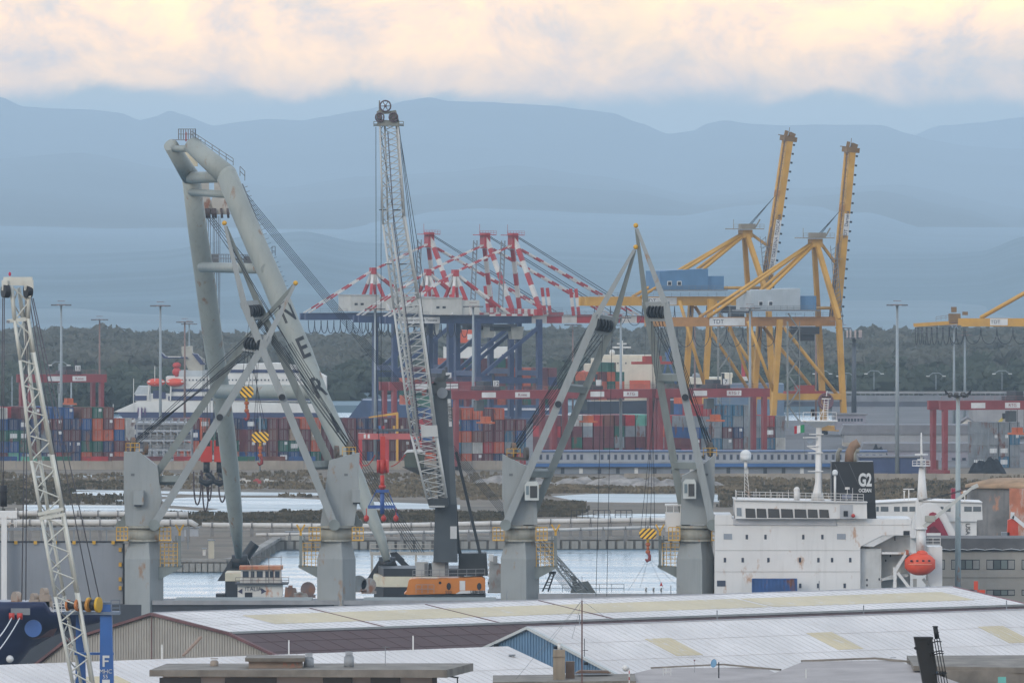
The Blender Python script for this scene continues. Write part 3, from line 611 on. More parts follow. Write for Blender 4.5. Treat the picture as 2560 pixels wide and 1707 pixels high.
    # raised boom hinged at the sea side
    hin = [fr(5.4, b, zg+.2) for b in (.2, 3.2)]; bt = P(boom_top[0], boom_top[1], F/(F/s+3)); top = [bt-fw*.6, bt+fw*2.2]
    for p, q in zip(hin, top): mb = MB(); mb.beam(p, q, 1.1, 1.7, up=fv); th.part('raised_boom_girder', mb, m_yel)
    bd = (top[0]-hin[0]).normalized(); bn = (fv-bd*fv.dot(bd)).normalized(); L_ = (top[0]-hin[0]).length
    mb = MB()
    for i in range(15): a = hin[0]+bd*(L_*(i+.5)/15); b = hin[1]+bd*(L_*(i+.5)/15); mb.beam(a-bn*.6, b-bn*.6, .4)
    th.part('boom_cross_member', mb, m_yeld, kind='stuff')
    mb = MB()
    for i in range(18): a = hin[0]+bd*(L_*(i+.5)/18)+bn*1.25; mb.beam(a, a+bn*.45, .5, .5)
    th.part('boom_bracket', mb, m_dark, kind='stuff')
    mb = MB(); mb.beam(hin[0]-bn*1.6-fw*.6, top[0]-bn*1.6-fw*.6, .3, .3); mb.beam(hin[0]-bn*2.4-fw*.6, hin[0].lerp(top[0], .45)-bn*1.9-fw*.6, .35, .35)
    for i in range(26): a = hin[0].lerp(top[0], i/26)-fw*.6; mb.beam(a-bn*1.1, a-bn*1.7, .12)
    th.part('boom_walkway', mb, M('walkway_brown', (112, 96, 84)))
    mb = MB(); c = bt+fw*.6; mb.beam(c-bn*1.7+bd*.3, c+bn*1.9+bd*.3, 3.6, 1.3, up=bd); mb.beam(c-bn*.9+bd*.5, c-bn*.7+bd*2.4, .9); mb.beam(c+bn*.7+bd*.6, c+bn*1.1+bd*2.0, 1.5); mb.beam(c-bn*3.0+bd*1.0, c-bn*1.0+bd*1.0, .2); mb.beam(c+bd*1, c+bd*3.4, .15); th.part('boom_tip', mb, M('tip_brown', (128, 100, 62)))
    att = hin[0].lerp(top[0], .66)-bn*1.4; mb = MB(); mb.beam(att-bd*.6, att+bd*.9, 1.5, 1.2); th.part('stay_lug', mb, m_yeld)
    for e in (0, .9, 1.8): mb = MB(); mb.tube([fr(1.5, 1+e, za+1.3), att+fw*e-bd*e*.6], .07, 5); th.part('boom_rope', mb, m_cable)
    mb = MB(); mb.beam(fr(1.5, 2, za-1.2), hin[0].lerp(top[0], .33)-bn*.8+fw*2, .7); th.part('boom_latch', mb, m_yel)
    mb = MB()                                                 # lattice stair beside the tower
    for a, b in ((2.6, -2.2), (4.2, -2.2)): mb.beam(fr(a+2, b, zg-1), fr(a, b, za-2), .2)
    for i in range(16): mb.beam(fr(4.6-2*i/16, -2.2, zg-1+(za-zg-1)*i/16), fr(6.2-2*(i+1)/16, -2.2, zg-1+(za-zg-1)*(i+.8)/16), .14); mb.fbox(fr, 2.6, -2.8, zg+(za-zg)*i/16-.1, 5.8, -1.6, zg+(za-zg)*i/16) if i % 4 == 0 else None
    th.part('stair_tower', mb, m_steel)
    mb = MB()                                                 # zig-zag access stair on the land leg
    for i in range(7):
        z0, z1 = LZ+4+i*4.0, LZ+8+i*4.0; e = i % 2
        mb.beam(fr(land+1.8+(0 if e else 3), fb-1.2, z0), fr(land+1.8+(3 if e else 0), fb-1.2, z1), .35, .3); mb.fbox(fr, land+1.2, fb-1.8, z1-.08, land+5.4, fb-.7, z1)
    mb.beam(fr(land+1.6, fb-1.3, LZ+2), fr(land+1.6, fb-1.3, zg), .5); mb.beam(fr(land+5.0, fb-1.3, LZ+2), fr(land+5.0, fb-1.3, zg), .22); th.part('access_stair', mb, M('stair_steel', (134, 138, 136), rough=.5))
    # sign on the boom
    a0, a1 = sgn_t; ps = hin[0]+bd*(L_*(a0+a1)/2)-fw*.68; ln = L_*(a1-a0)
    mb = MB(); mb.beam(ps-bd*ln/2, ps+bd*ln/2, .06, 1.5, up=bn); sb = th.part('sign_board', mb, m_sign); text_part(th, sign, 'lettering', ps-fw*.06, bd, -bn, 1.35, M('sign_ink', (60, 62, 84)), sb, sx=.92)
    mb = MB(); mb.fbox(fr, -31, -.9, zg-1.1, -21, -.84, zg+.9); sb = th.part('sign_board', mb, m_sign); text_part(th, 'TDT', 'lettering', fr(-28.5, -.92, zg-.1), fv, (0,0,1), 1.6, M('sign_ink', (60, 62, 84)), sb)
    festoon(th, fr, -45, -8, -1.6, zg-1.4, 8, 5.2)
    mb = MB(); mb.fbox(fr, -6, -1.0, zg-3.4, 0, 5, zg-1.5); mb.fbox(fr, -4.5, .2, zg-5.2, -1, 3.4, zg-3.5); th.part('trolley', mb, m_rtgd)
    mb = MB(); zs = zg-19 if zg < 33 else zg-17; xs = -3.0 if zg < 33 else -27; mb.fbox(fr, xs-5.5, .6, zs, xs+5.5, 3.2, zs+.7); mb.fbox(fr, xs-2.4, .8, zs+.7, xs+2.4, 3, zs+2.2); th.part('spreader', mb, M('spreader_red', (176, 74, 62)))
    for e in (-3.5, 3.5): mb = MB(); mb.beam(fr(xs+e*.6, 2, zs+2), fr(xs+e*.4, 2, zg-1.4), .08); th.part('hoist_rope', mb, m_cable)
    if drum: mb = MB(); c0 = fr(-.6, fb-1.2, LZ+9); ring_ = lambda r_: [c0+(fv*math.cos(k*math.pi/16)+Vector((0, 0, 1))*math.sin(k*math.pi/16))*r_ for k in range(33)]; mb.tube(ring_(2.0), .25, 6); mb.tube(ring_(1.5), .15, 6); mb.tube(ring_(.7), .2, 6); [mb.beam(c0, p_, .07) for p_ in ring_(2.1)[:32]]; th.part('cable_drum', mb, M('drum_maroon', (124, 84, 92)))
ysts(1870, 9.3, 'yellow quay crane with raised boom and blue machinery house, left of the two', 36.6, 55.8, 'b', 'TERMINAL DARSENA TOSCANA', (1972, 350), (.16, .50))
ysts(2045, 9.55, 'yellow quay crane with raised boom and pale machinery house, right of the two', 31.9, 53.6, 'w', 'TDT  Darsena', (2128, 378), (.50, .63), drum=True)
# ---- third yellow crane: only the lowered boom comes into the frame
def yboom():
    s = 9.6; O = P(2700, 0, s); O.z = LZ; fr = Frame(O, R(0)); th = T('quay_crane', 'yellow quay crane with lowered boom entering at the right edge', 'quay crane', O, 'yellow quay cranes'); q = lambda x, y, b=0: P(x, y, s)+Vector((0, b, 0))
    for b in (0, 4.4): mb = MB(); mb.beam(q(2395, 806, b), q(2690, 806, b), 1.1, 2.1); th.part('boom_girder', mb, m_yel); mb = MB(); mb.beam(q(2285, 813, b), q(2395, 806, b), .8, .9); th.part('boom_nose', mb, m_yel)
    mb = MB(); p = q(2384, 790); mb.box(p.x-1.2, p.y-.5, p.z-2, p.x+1.8, p.y+5, p.z+.6); p = q(2384, 775); mb.box(p.x-.6, p.y, p.z-.6, p.x+.8, p.y+2, p.z+.8); p = q(2412, 782); mb.box(p.x-.6, p.y, p.z-.6, p.x+.8, p.y+2, p.z+.3); rail(mb, [q(2340, 803), q(2390, 795)], 1.1, 1.2, .04); th.part('boom_head_gear', mb, M('tip_brown', (128, 100, 62)))
    for b in (0, 4.4): mb = MB(); mb.tube([q(2452, 795, b), q(2700, 655, b)], .5, 8); th.part('fore_stay', mb, m_yel)
    mb = MB(); a = q(2475, 805, -.62); mb.box(a.x-.0, a.y-.04, a.z-.85, a.x+4.6, a.y+.02, a.z+.85); sb = th.part('sign_board', mb, m_sign); text_part(th, 'TDT', 'lettering', a+Vector((1.4, -.08, 0)), (1,0,0), (0,0,1), 1.3, M('sign_ink', (60, 62, 84)), sb)
    mb = MB()
    for i in range(6): x0, x1 = 2372+i*40, 2412+i*40; mb.tube(loop(q(x0, 818, -.8), q(x1, 818, -.8), 4.4), .09, 5, cap=False)
    for i in range(9): x0 = 2288+i*8+(i*i)*.6; mb.tube(loop(q(x0, 818, -.8), q(x0+6+i*1.5, 818, -.8), 4.6), .09, 5, cap=False)
    th.part('festoon_cable', mb, m_cable)
    mb = MB(); rail(mb, [q(2278, 834, -1), q(2362, 834, -1)], .9, 1.4, .04); th.part('service_platform', mb, m_steel)
    for b in (0, 12):
        mb = MB(); mb.beam(Vector((q(2690, 0).x, F/s+b, LZ)), q(2690, 640, b), 1.6); th.part('leg', mb, m_yel)
yboom()
# ---- high lamp masts
m_mast = M('mast_grey', (150, 160, 166), rough=.45, var=.06, streak=.1); m_mastb = M('mast_brown', (142, 116, 108), rough=.6, streak=.2)
def lamp_mast(x, ytop, s, label, mat=None, rad=.28, head=1, base=LZ):
    t = P(x, ytop, s); O = Vector((t.x, t.y, base)); th = T('lamp_mast', label, 'lamp mast', O, 'tall lamp masts in the port')
    mb = MB(); mb.tube([O, t], [rad*1.5, rad*.8], 10); th.part('pole', mb, mat or m_mast)
    if head == 1:
        mb = MB(); mb.disc(t+Vector((0,0,-.2)), (0,0,1), 1.6, .25, 14); mb.disc(t+Vector((0,0,.7)), (0,0,1), .9, .12, 12); th.part('lamp_ring', mb, m_mastb if mat is None else mat)
        for k in range(8):
            a = k*math.pi/4; c = t+Vector((math.cos(a)*2.0, math.sin(a)*2.0, -.25)); mb = MB(); mb.box(c.x-.4, c.y-.3, c.z-.16, c.x+.4, c.y+.3, c.z+.16); th.part('floodlight', mb, M('lamp_body', (108, 112, 116)))
    elif head == 2:
        mb = MB(); mb.tube([t+Vector((-2.2, 0, -.5)), t+Vector((-1, 0, .4)), t+Vector((1, 0, .4)), t+Vector((2.2, 0, -.5))], .12, 6); th.part('lamp_arm', mb, mat or m_mast)
        for e in (-2.4, 2.4): c = t+Vector((e, 0, -.5)); mb = MB(); mb.box(c.x-.5, c.y-.25, c.z-.12, c.x+.5, c.y+.25, c.z+.12); th.part('lamp', mb, m_sign)
for a in [(153, 760, 10.6, 'tall grey lamp mast, first one right of the white lattice boom top'), (249, 797, 9.0, 'brown lamp mast rising behind the left red gantry', m_mastb, .24), (401, 762, 10.7, 'tall grey lamp mast in front of the ferry bow'), (462, 803, 9.1, 'brown lamp mast in front of the ferry superstructure', m_mastb, .24), (473, 808, 8.4, 'thin lamp mast just right of the brown one by the ferry', None, .2),
          (938, 770, 10.7, 'grey mast behind the white lattice boom and small red crane'), (1183, 764, 10.7, 'tall grey lamp mast between the dark tower and the blue crane legs'), (1552, 792, 10.9, 'grey lamp mast between the two crossed ship cranes'), (1875, 768, 10.7, 'tall grey lamp mast in front of the yellow cranes'), (2040, 800, 9.0, 'brown lamp mast between the yellow crane legs', m_mastb, .22), (2108, 818, 8.6, 'slim lamp mast left of the antenna tower', None, .22), (2243, 760, 11.2, 'tall lamp mast right of the black funnel', None, .34), (2385, 812, 9.6, 'lamp mast below the lowered yellow boom', None, .28), (2412, 836, 9.4, 'second lamp mast below the lowered yellow boom', None, .28), (1737, 800, 9.0, 'brown mast behind the right ship crane jib', m_mastb, .22), (1432, 810, 8.9, 'brown lamp mast under the red and white boom', m_mastb, .2), (650, 1040, 11.1, 'short pale pole behind the lower striped hook', None, .12, 0), (30, 940, 9.5, 'thin pale pole left of the red gantry', None, .12, 0)]:
    lamp_mast(*a)
lamp_mast(178, 930, 9.4, 'low twin arm lamp left of the red gantry sign', None, .2, 2); lamp_mast(148, 908, 9.8, 'low twin arm lamp beside the white lattice boom', None, .2, 2)
for i, x in enumerate((2056, 2115, 2185, 2340, 2505)): lamp_mast(x, 930+6*(i % 2), 8.5, 'street lamp on the viaduct, %s from the left' % ordinal(i+1), None, .1, 2, base=8.0)
# antenna tower
th = T('antenna_tower', 'dark antenna tower with a crown of panel antennas behind the ship mast', 'antenna tower', Vector((*G(2135, 9.0), LZ)))
t_ = P(2135, 845, 9.0); mb = MB(); mb.tube([th.off, t_], [.75, .5], 10); th.part('pole', mb, M('mast_dark', (78, 84, 92)))
mb = MB(); mb.disc(t_, (0,0,1), 2.2, .3, 16); mb.disc(t_+Vector((0,0,-1.6)), (0,0,1), 1.4, .25, 14); th.part('platform', mb, M('mast_dark', (78, 84, 92)))
for k in range(9):
    a = k*2*math.pi/9; c = t_+Vector((2*math.cos(a), 2*math.sin(a), 1.0)); mb = MB(); mb.box(c.x-.22, c.y-.15, c.z-1.2, c.x+.22, c.y+.15, c.z+1.2); th.part('panel_antenna', mb, M('antenna_pink', (188, 172, 168)))
# ================================================================== SHIPS AT THE TERMINAL, BUILDINGS, WALLS
def pp(pts, s): return [P(x, y, s) for x, y in pts]
def plate(th, name, pts, s, depth, mat, parent=None, dy=0.0):
    """a block with the given outline towards the viewer, extruded away"""
    mb = MB(); mb.prism([p+Vector((0, dy, 0)) for p in pp(pts, s)], (0, depth, 0)); return th.part(name, mb, mat, parent)
def rect(x0, y0, x1, y1): return [(x0, y1), (x1, y1), (x1, y0), (x0, y0)]
def windows(th, parent, xs, y0, y1, w, s, mat, dy=-.05, name='window', d=.1):
    for x in xs: plate(th, name, rect(x-w/2, y0, x+w/2, y1), s, d, mat, parent, dy)
m_fw = M('ferry_white', (222, 220, 214), rough=.5, var=.05, streak=.15); m_fn = M('ferry_navy', (54, 62, 98), rough=.4, var=.08); m_glass = M('dark_glass', (58, 70, 84), rough=.15, var=.1, spec=.6); m_or = M('lifeboat_orange', (222, 82, 52), rough=.45, var=.08)
def ferry():
    s = 8.62; th = T('ferry', 'white passenger ferry with navy hull moored behind the container stacks', 'ferry', Vector((*G(550, s), 0)))
    hull = plate(th, 'hull', [(292,1030),(330,1066),(815,1066),(815,1032)], s, 24, m_fn)
    plate(th, 'hull_side', [(284,1029.6),(345,1003),(560,1003),(815,1010),(815,1031.6),(292,1029.8)], s, 23.6, m_fw, dy=.2)
    a = plate(th, 'deck_house', rect(338, 986, 815, 1003), s, 20, m_fw, dy=2); plate(th, 'window_band', rect(336, 989, 366, 1001), s, .3, m_fn, a, 1.8); plate(th, 'window_band', rect(420, 990, 815, 1001), s, .3, m_fn, a, 1.8)
    b = plate(th, 'deck_house', rect(424, 960, 815, 986), s, 20, m_fw, dy=2.2); plate(th, 'window_band', rect(424, 972, 690, 979), s, .3, m_fn, b, 1.95)
    plate(th, 'bridge_wing', [(334,986),(345,966),(372,966),(372,986)], s, 18, M('ferry_grey', (190, 196, 198)), dy=2.4)
    c = plate(th, 'upper_deck', rect(414, 942, 815, 960), s, 19, m_fw, dy=2.6); windows(th, c, range(428, 800, 9), 948, 952, 3.2, s, m_glass, 2.45)
    plate(th, 'upper_deck', rect(446, 927, 560, 942), s, 17, M('ferry_grey', (190, 196, 198)), dy=3)
    d = plate(th, 'upper_deck', [(566,942),(580,912),(690,908),(770,918),(815,942)], s, 17, m_fw, dy=2.9); plate(th, 'window_band', [(574,932),(578,924),(740,924),(752,932)], s, .3, m_fn, d, 2.7)
    for x in (372, 420): mb = MB(); p = P(x+18, 956, s); mb.ball(p+Vector((0, 1.2, 0)), 2.0, 14, 8, 1.35, .7, .6); lb = th.part('lifeboat', mb, m_or); mb = MB(); mb.box(p.x-2.4, p.y+.2, p.z+.05, p.x+2.4, p.y+2.2, p.z+.45); th.part('canopy', mb, m_fw, lb)
    for x in (369, 424): plate(th, 'davit_frame', [(x,1002),(x+3,1002),(x+5,962),(x+1,962)], s, .6, m_fw, dy=1.2)
    plate(th, 'mooring_recess', rect(382, 976, 398, 996), s, .2, m_fn, dy=1.7); plate(th, 'mooring_recess', rect(404, 980, 414, 997), s, .2, m_fn, dy=1.7)
    plate(th, 'funnel_fin', [(400,880),(412,892),(466,893),(470,896),(408,897),(398,884)], s, 8, m_fn, dy=6); plate(th, 'fin_stripe', rect(418, 891.5, 450, 893.5), s, .2, m_fw, dy=5.7)
    plate(th, 'funnel', [(452,868),(478,866),(480,884),(508,898),(508,928),(470,928),(452,884)], s, 9, M('funnel_pale', (176, 172, 160)), dy=7); plate(th, 'funnel_wing', [(478,884),(492,886),(512,912),(500,912)], s, 8, m_fn, dy=6.5)
    mb = MB(); p = P(441, 930, s); mb.ball(p+Vector((0, 4, 0)), 1.3, 12, 8); mb.cyl(p+Vector((0, 4, -2)), p+Vector((0, 4, 2)), .5); mb.ball(p+Vector((0, 4, 1.9)), .9, 10, 6, 1.4); th.part('radar_dome', mb, M('ferry_red', (196, 72, 66)))
    for x, t, bt in ((334, 946, 1030), (387, 915, 960), (283, 1010, 1030)): mb = MB(); mb.beam(P(x, bt, s), P(x, t, s), .18); th.part('mast', mb, m_fw)
    plate(th, 'stripe_mark', [(344,1021),(348,1015),(352,1021),(352,1048),(346,1048)], s, .1, M('mark_white', (220, 216, 220)), dy=-.12)
    for x in (345, 354, 362): plate(th, 'stripe_mark', [(x-2,1030),(x,1016),(x+2.5,1022),(x+1.5,1042)], s, .1, M('mark_purple', (96, 70, 110)), dy=-.2)
ferry()
cargo = []
def ship_containers(x0, x1, y_base, cols, s, where, group, wpx=21):
    """deck cargo seen end-on"""
    h = CH
    for i, col in enumerate(cols):
        p = P(x0+i*wpx, y_base, s)
        for t, k in enumerate(col):
            if k == '.': continue
            cargo.append((p+Vector((0, 0, t*(h+.02))), LET[k]))
def box_ship():
    s = 8.6; th = T('container_ship', 'blue container ship with white bridge and orange funnel behind blue crane legs', 'container ship', Vector((*G(1150, s), 0)))
    nv = M('hull_navy', (58, 78, 112), rough=.45, var=.1, streak=.15)
    plate(th, 'hull', [(868,1048),(905,1000),(1000,1003),(1000,1012),(1420,1010),(1420,1052),(880,1052)], s, 32, nv)
    plate(th, 'rail_stripe', [(1160,1010),(1172,1010),(1172,1020),(1380,1020),(1380,1025),(1166,1025)], s, .2, M('mark_white', (220, 216, 220)), dy=-.25)
    a = plate(th, 'superstructure', rect(1108, 868, 1276, 1008), s, 12, m_fw, dy=6); plate(th, 'bridge_wing', [(1270,882),(1291,880),(1291,868),(1270,868)], s, 10, m_fw, a, 5.8); plate(th, 'bridge_windows', rect(1112, 860, 1240, 867.6), s, 9, M('dark_deck', (70, 72, 80)), a, 6.4)
    windows(th, a, (1146, 1208, 1256), 886, 892, 3, s, m_glass, 5.85); windows(th, a, (1146, 1208, 1256), 902, 907, 3, s, m_glass, 5.85)
    plate(th, 'funnel', rect(1121, 826, 1192, 858), s, 8, M('funnel_orange', (208, 92, 58)), dy=9); plate(th, 'funnel_mark', rect(1168, 836, 1180, 850), s, .2, m_sign, dy=8.7)
    plate(th, 'mast', rect(1232, 830, 1238, 862), s, 1, m_fw, dy=8); mb = MB(); rail(mb, [P(1270, 866, s)+Vector((0, 6, 0)), P(1290, 866, s)+Vector((0, 6, 0))], 1.5, 1, .05); th.part('wing_rail', mb, m_fw)
box_ship()
ship_containers(1046, 1400, 1012, ['ogom', 'rogo', 'mgRo', 'bgor', 'ngooo', 'nmgrm', 'mgrog', 'ogmmo', 'gmymm', 'mgbrg', 'ogmrg', 'mmgrm', 'moro', 'gmoo', 'mrgm', 'gomm', 'mgnm'], 8.9, 'on the blue ship', 'containers on the blue ship')
def white_ship():
    s = 8.75; th = T('cargo_ship', 'dark hulled cargo ship with cream bridge between the two crossed jibs', 'cargo ship', Vector((*G(1550, s), 0))); cream = M('ship_cream', (222, 212, 192), rough=.5, var=.05, streak=.2)
    plate(th, 'hull', [(1440,1004),(1700,1000),(1700,1058),(1448,1058)], s, 26, M('hull_black', (52, 58, 72), rough=.45, var=.12, streak=.1))
    plate(th, 'hull_mark', [(1512,1047),(1580,1042),(1580,1047),(1512,1053)], s, .1, M('mark_pale', (176, 176, 180)), dy=-.15)
    a = plate(th, 'superstructure', rect(1478, 897, 1640, 1003), s, 14, cream, dy=4); plate(th, 'monkey_island', rect(1500, 888, 1640, 896.6), s, 11, cream, a, 5); windows(th, a, (1545, 1565, 1582, 1598, 1613), 906, 910, 3, s, m_glass, 3.85)
    plate(th, 'deck_house', rect(1460, 910, 1477.6, 952), s, 12, cream, a, 4.5)
    mb = MB(); mb.beam(P(1555, 888, s)+Vector((0,8,0)), P(1555, 852, s)+Vector((0,8,0)), .7); mb.beam(P(1532, 869, s)+Vector((0,8,0)), P(1578, 869, s)+Vector((0,8,0)), .45); mb.beam(P(1543, 860, s)+Vector((0,8,0)), P(1567, 860, s)+Vector((0,8,0)), .4); th.part('mast', mb, m_fw)
    mb = MB(); p = P(1531, 882, s)+Vector((0,8,0)); mb.ball(p, .8, 12, 8, 1, 1, 1.15); mb.cyl(p-Vector((0,0,2)), p, .2); th.part('radar_dome', mb, m_fw)
    mb = MB(); p = P(1459, 940, s)+Vector((0,1,0)); mb.ball(p, 1.5, 12, 8, .8, 1.6, 1.1); th.part('lifeboat', mb, m_or)
    plate(th, 'orange_deck_box', rect(1574, 951, 1626, 972), s, 3, M('funnel_orange', (208, 92, 58)), dy=0.2)
    mb = MB(); mb.tube([P(1653, 962, s)+Vector((0,-2,0)), P(1676, 865, s)+Vector((0,-2,0))], .3, 6); mb.tube([P(1690, 960, s)+Vector((0,-2,0)), P(1664, 880, s)+Vector((0,-2,0))], .35, 6); th.part('deck_derrick', mb, M('derrick_blue', (72, 98, 138)))
white_ship()
ship_containers(1488, 1700, 1000, ['mgo', 'oom', 'mgog', 'mog'], 9.0, 'on the dark hulled ship', 'containers on the dark hulled ship')
join_containers('ship_deck_cargo', cargo, 'containers stowed on the decks of the moored ships')
def cream_ship():
    s = 8.4; th = T('car_carrier', 'cream vessel with a red funnel behind the yellow crane legs', 'ship', Vector((*G(1840, s), 0))); cream = M('ship_cream', (222, 212, 192))
    plate(th, 'hull', rect(1760, 960, 1960, 1036), s, 22, M('hull_bluegrey', (104, 122, 142))); a = plate(th, 'superstructure', rect(1720, 944, 1830, 960), s, 20, cream, dy=1); plate(th, 'bridge', rect(1805, 933, 1832, 944), s, 15, cream, a, 2); plate(th, 'stern_block', rect(1760, 962, 1812, 978), s, .4, cream, None, -.5)
    plate(th, 'funnel', rect(1855, 903, 1864, 942), s, 5, M('funnel_red', (176, 52, 62)), dy=4); plate(th, 'bridge', rect(1856, 942, 1876, 952), s, 6, m_fw, dy=2)
    for x in (1740, 1752, 1764): mb = MB(); p = P(x, 941, s)+Vector((0, 4, 0)); mb.ball(p, 1.1, 10, 6); th.part('vent_cowl', mb, M('cowl_grey', (150, 156, 160)))
cream_ship()
# ---- viaduct at the right
def viaduct():
    s = 8.35; th = T('viaduct', 'grey concrete road viaduct crossing behind the right gantry crane', 'viaduct', Vector((*G(2300, s), LZ))); con = M('viaduct_concrete', (132, 136, 142), rough=.8, var=.1, streak=.25)
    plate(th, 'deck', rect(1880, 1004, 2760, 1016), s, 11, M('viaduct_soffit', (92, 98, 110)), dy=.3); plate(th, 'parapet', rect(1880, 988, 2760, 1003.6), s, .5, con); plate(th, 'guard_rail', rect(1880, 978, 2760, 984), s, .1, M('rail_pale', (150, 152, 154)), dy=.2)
    for x in range(1900, 2760, 12): mb = MB(); mb.beam(P(x, 988, s)+Vector((0,.25,0)), P(x, 978, s)+Vector((0,.25,0)), .12); th.part('rail_post', mb, M('rail_pale', (150, 152, 154)))
    for x in range(1930, 2760, 118): plate(th, 'pier', [(x,1016),(x+34,1016),(x+24,1050),(x+10,1050)], s, 7, con, dy=1.6)
viaduct()
# ---- two storey office with blue bands
def office():
    s = 11.15; th = T('office_building', 'long two storey grey office with blue roof bands below the containers', 'building', Vector((*G(1750, s), LZ))); gr = M('office_grey', (158, 162, 168), rough=.7, var=.06, streak=.15); bl = M('office_blue', (62, 104, 158), rough=.5, var=.06)
    up = plate(th, 'upper_wall', rect(1340, 1130, 2215, 1154), s, 9, gr); plate(th, 'roof_band', rect(1336, 1126, 2219, 1129.6), s, 9.6, M('office_roof_blue', (92, 112, 146)), dy=-.3); lo = plate(th, 'lower_wall', rect(1336, 1166.4, 2219, 1184), s, 12, M('office_lower', (132, 140, 150)), dy=-1)
    plate(th, 'canopy', [(1330,1166),(2224,1166),(2224,1157),(1330,1157)], s, 12, bl, dy=-2.2); plate(th, 'canopy_edge', rect(1330, 1154.6, 2224, 1156.8), s, 12, M('edge_white', (158, 164, 170)), dy=-2.3)
    for i, x in enumerate(range(1352, 2212, 17)):
        if 1470 < x < 1486: continue
        w_ = plate(th, 'window', rect(x-4, 1135, x+4, 1149), s, .12, M('office_frame', (120, 126, 150)), up, -.06); plate(th, 'pane', rect(x-2.8, 1136.5, x+2.8, 1148), s, .06, m_glass, up, -.12)
    for x in range(1360, 2200, 46): plate(th, 'doorway', rect(x-4, 1169, x+5, 1183), s, .1, m_glass if x % 3 else m_sign, lo, -1.08)
office()
# ---- wall along the terminal
def term_wall():
    s = 10.98; th = T('perimeter_wall', 'long pale concrete wall below the container yard', 'wall', Vector((*G(600, s), LZ))); con = M('wall_concrete', (160, 152, 140), rough=.85, var=.14, scale=.2, streak=.35)
    for i, x in enumerate(range(-80, 1300, 60)): plate(th, 'wall_panel', rect(x+.4, 1151+(i % 3)*.6, x+59.6, 1176), s, .4, con, dy=(i % 2)*.03)
    th2 = T('perimeter_wall', 'long low concrete wall below the two storey office', 'wall', Vector((*G(2000, 11.4), LZ)))
    for i, x in enumerate(range(1560, 2700, 60)): plate(th2, 'wall_panel', rect(x+.4, 1183+(i % 2)*.6, x+59.6, 1200), 11.4, .4, con)
term_wall()
# ---- low red and blue boxes along the wall (left)
rn = random.Random(5)
for i in range(12):
    c = rn.choice(['navy', 'maroon', 'blue', 'red', 'green', 'brown', 'mint']); x = -40+i*76+rn.uniform(-12, 12)
    if 560 < x < 600 or x > 860: continue
    p = P(x, 0, 10.9); p.z = LZ+.01; container(p, c, '%s container lying low along the wall, %s from the left' % (CNAME[c], ordinal(i+1)), 'single containers along the wall', L_=6.06, yaw=R(90+2))
# ---- steel car deck: pale grey multi level rack
def car_deck():
    s = 10.86; th = T('car_deck', 'pale grey open steel parking deck between the container blocks', 'parking deck', Vector((*G(410, s), LZ))); st = M('deck_steel', (158, 164, 170), rough=.6, var=.12, streak=.3)
    for y in (1146, 1122, 1098, 1074, 1056): plate(th, 'deck_level', rect(342, y, 478, y+5), s, 14, st)
    for x in range(342, 479, 17):
        for d in (.3, 13.2): mb = MB(); mb.beam(P(x, 1158, s)+Vector((0, d, 0)), P(x, 1048, s)+Vector((0, d, 0)), .3); th.part('column', mb, st)
    mb = MB()
    for y in (1146, 1122, 1098, 1074, 1056): rail(mb, [P(342, y, s), P(478, y, s)], 1.0, 1.3, .05, 3)
    th.part('railing', mb, M('rail_pale', (150, 152, 154)))
    r2 = random.Random(3)
    for y in (1122, 1098, 1074):
        for k in range(4): x = 358+k*33+r2.uniform(-2, 2); mb = MB(); p = P(x, y, s)+Vector((0, 4, .05)); mb.prism([p+Vector((-2, 0, 0)), p+Vector((2, 0, 0)), p+Vector((2, 0, .8)), p+Vector((1.1, 0, 1.45)), p+Vector((-1.2, 0, 1.45)), p+Vector((-2, 0, .9))], (0, 1.7, 0)); c = r2.choice([(180,184,188),(70,80,110),(130,60,60),(210,210,208)]); solo('parked_car', mb, M('car_paint_%d' % c[0], c, rough=.3), '%s car parked on the %s level of the steel deck, %s from left' % ({180:'silver',70:'dark blue',130:'dark red',210:'white'}[c[0]], {1122:'lowest',1098:'middle',1074:'top'}[y], ordinal(k+1)), 'car', 'cars parked on the steel deck', loc=p)
car_deck()
# ---- warehouses and yard at the right
def shed_far(name, label, pts, s, depth, mat, roof=None, wins=None):
    th = T(name, label, 'building', Vector((*G(pts[0][0], s), LZ))); w_ = plate(th, 'wall', pts, s, depth, mat)
    if roof: plate(th, 'roof', roof, s, depth+.6, M('far_roof_grey', (126, 126, 130), rough=.8, var=.1), dy=-.3)
    if wins: windows(th, w_, *wins, s, m_glass)
    return th
wg = M('far_wall_grey', (158, 158, 160), rough=.8, var=.08, streak=.25); wb = M('far_wall_beige', (176, 168, 154), rough=.8, var=.1, streak=.25); wl = M('far_wall_lilac', (150, 148, 158), rough=.8, var=.1, streak=.2)
shed_far('office_block', 'flat grey block with a window strip beside the ship mast', rect(2090, 1038, 2165, 1075), 9.6, 14, wl, rect(2086, 1034, 2169, 1037.6), (range(2098, 2162, 8), 1046, 1053, 5.5))
shed_far('workshop_shed', 'grey corner workshop behind the black funnel', rect(2108, 1070, 2160, 1118), 10.0, 12, wb, rect(2104, 1066, 2164, 1069.6))
shed_far('gabled_shed', 'small white gabled shed between the red gantry legs', [(2388,1082),(2388,1068),(2418,1048),(2448,1064),(2448,1082)], 9.9, 10, M('far_wall_white', (212, 206, 196), rough=.8, var=.05), [(2385,1068.5),(2418,1045.5),(2451,1064.5),(2451,1062),(2418,1042),(2385,1066)])
shed_far('warehouse', 'wide pale warehouse behind the right gantry crane', rect(2432, 1014, 2560+80, 1066), 9.7, 30, wg, rect(2428, 1010, 2644, 1013.6))
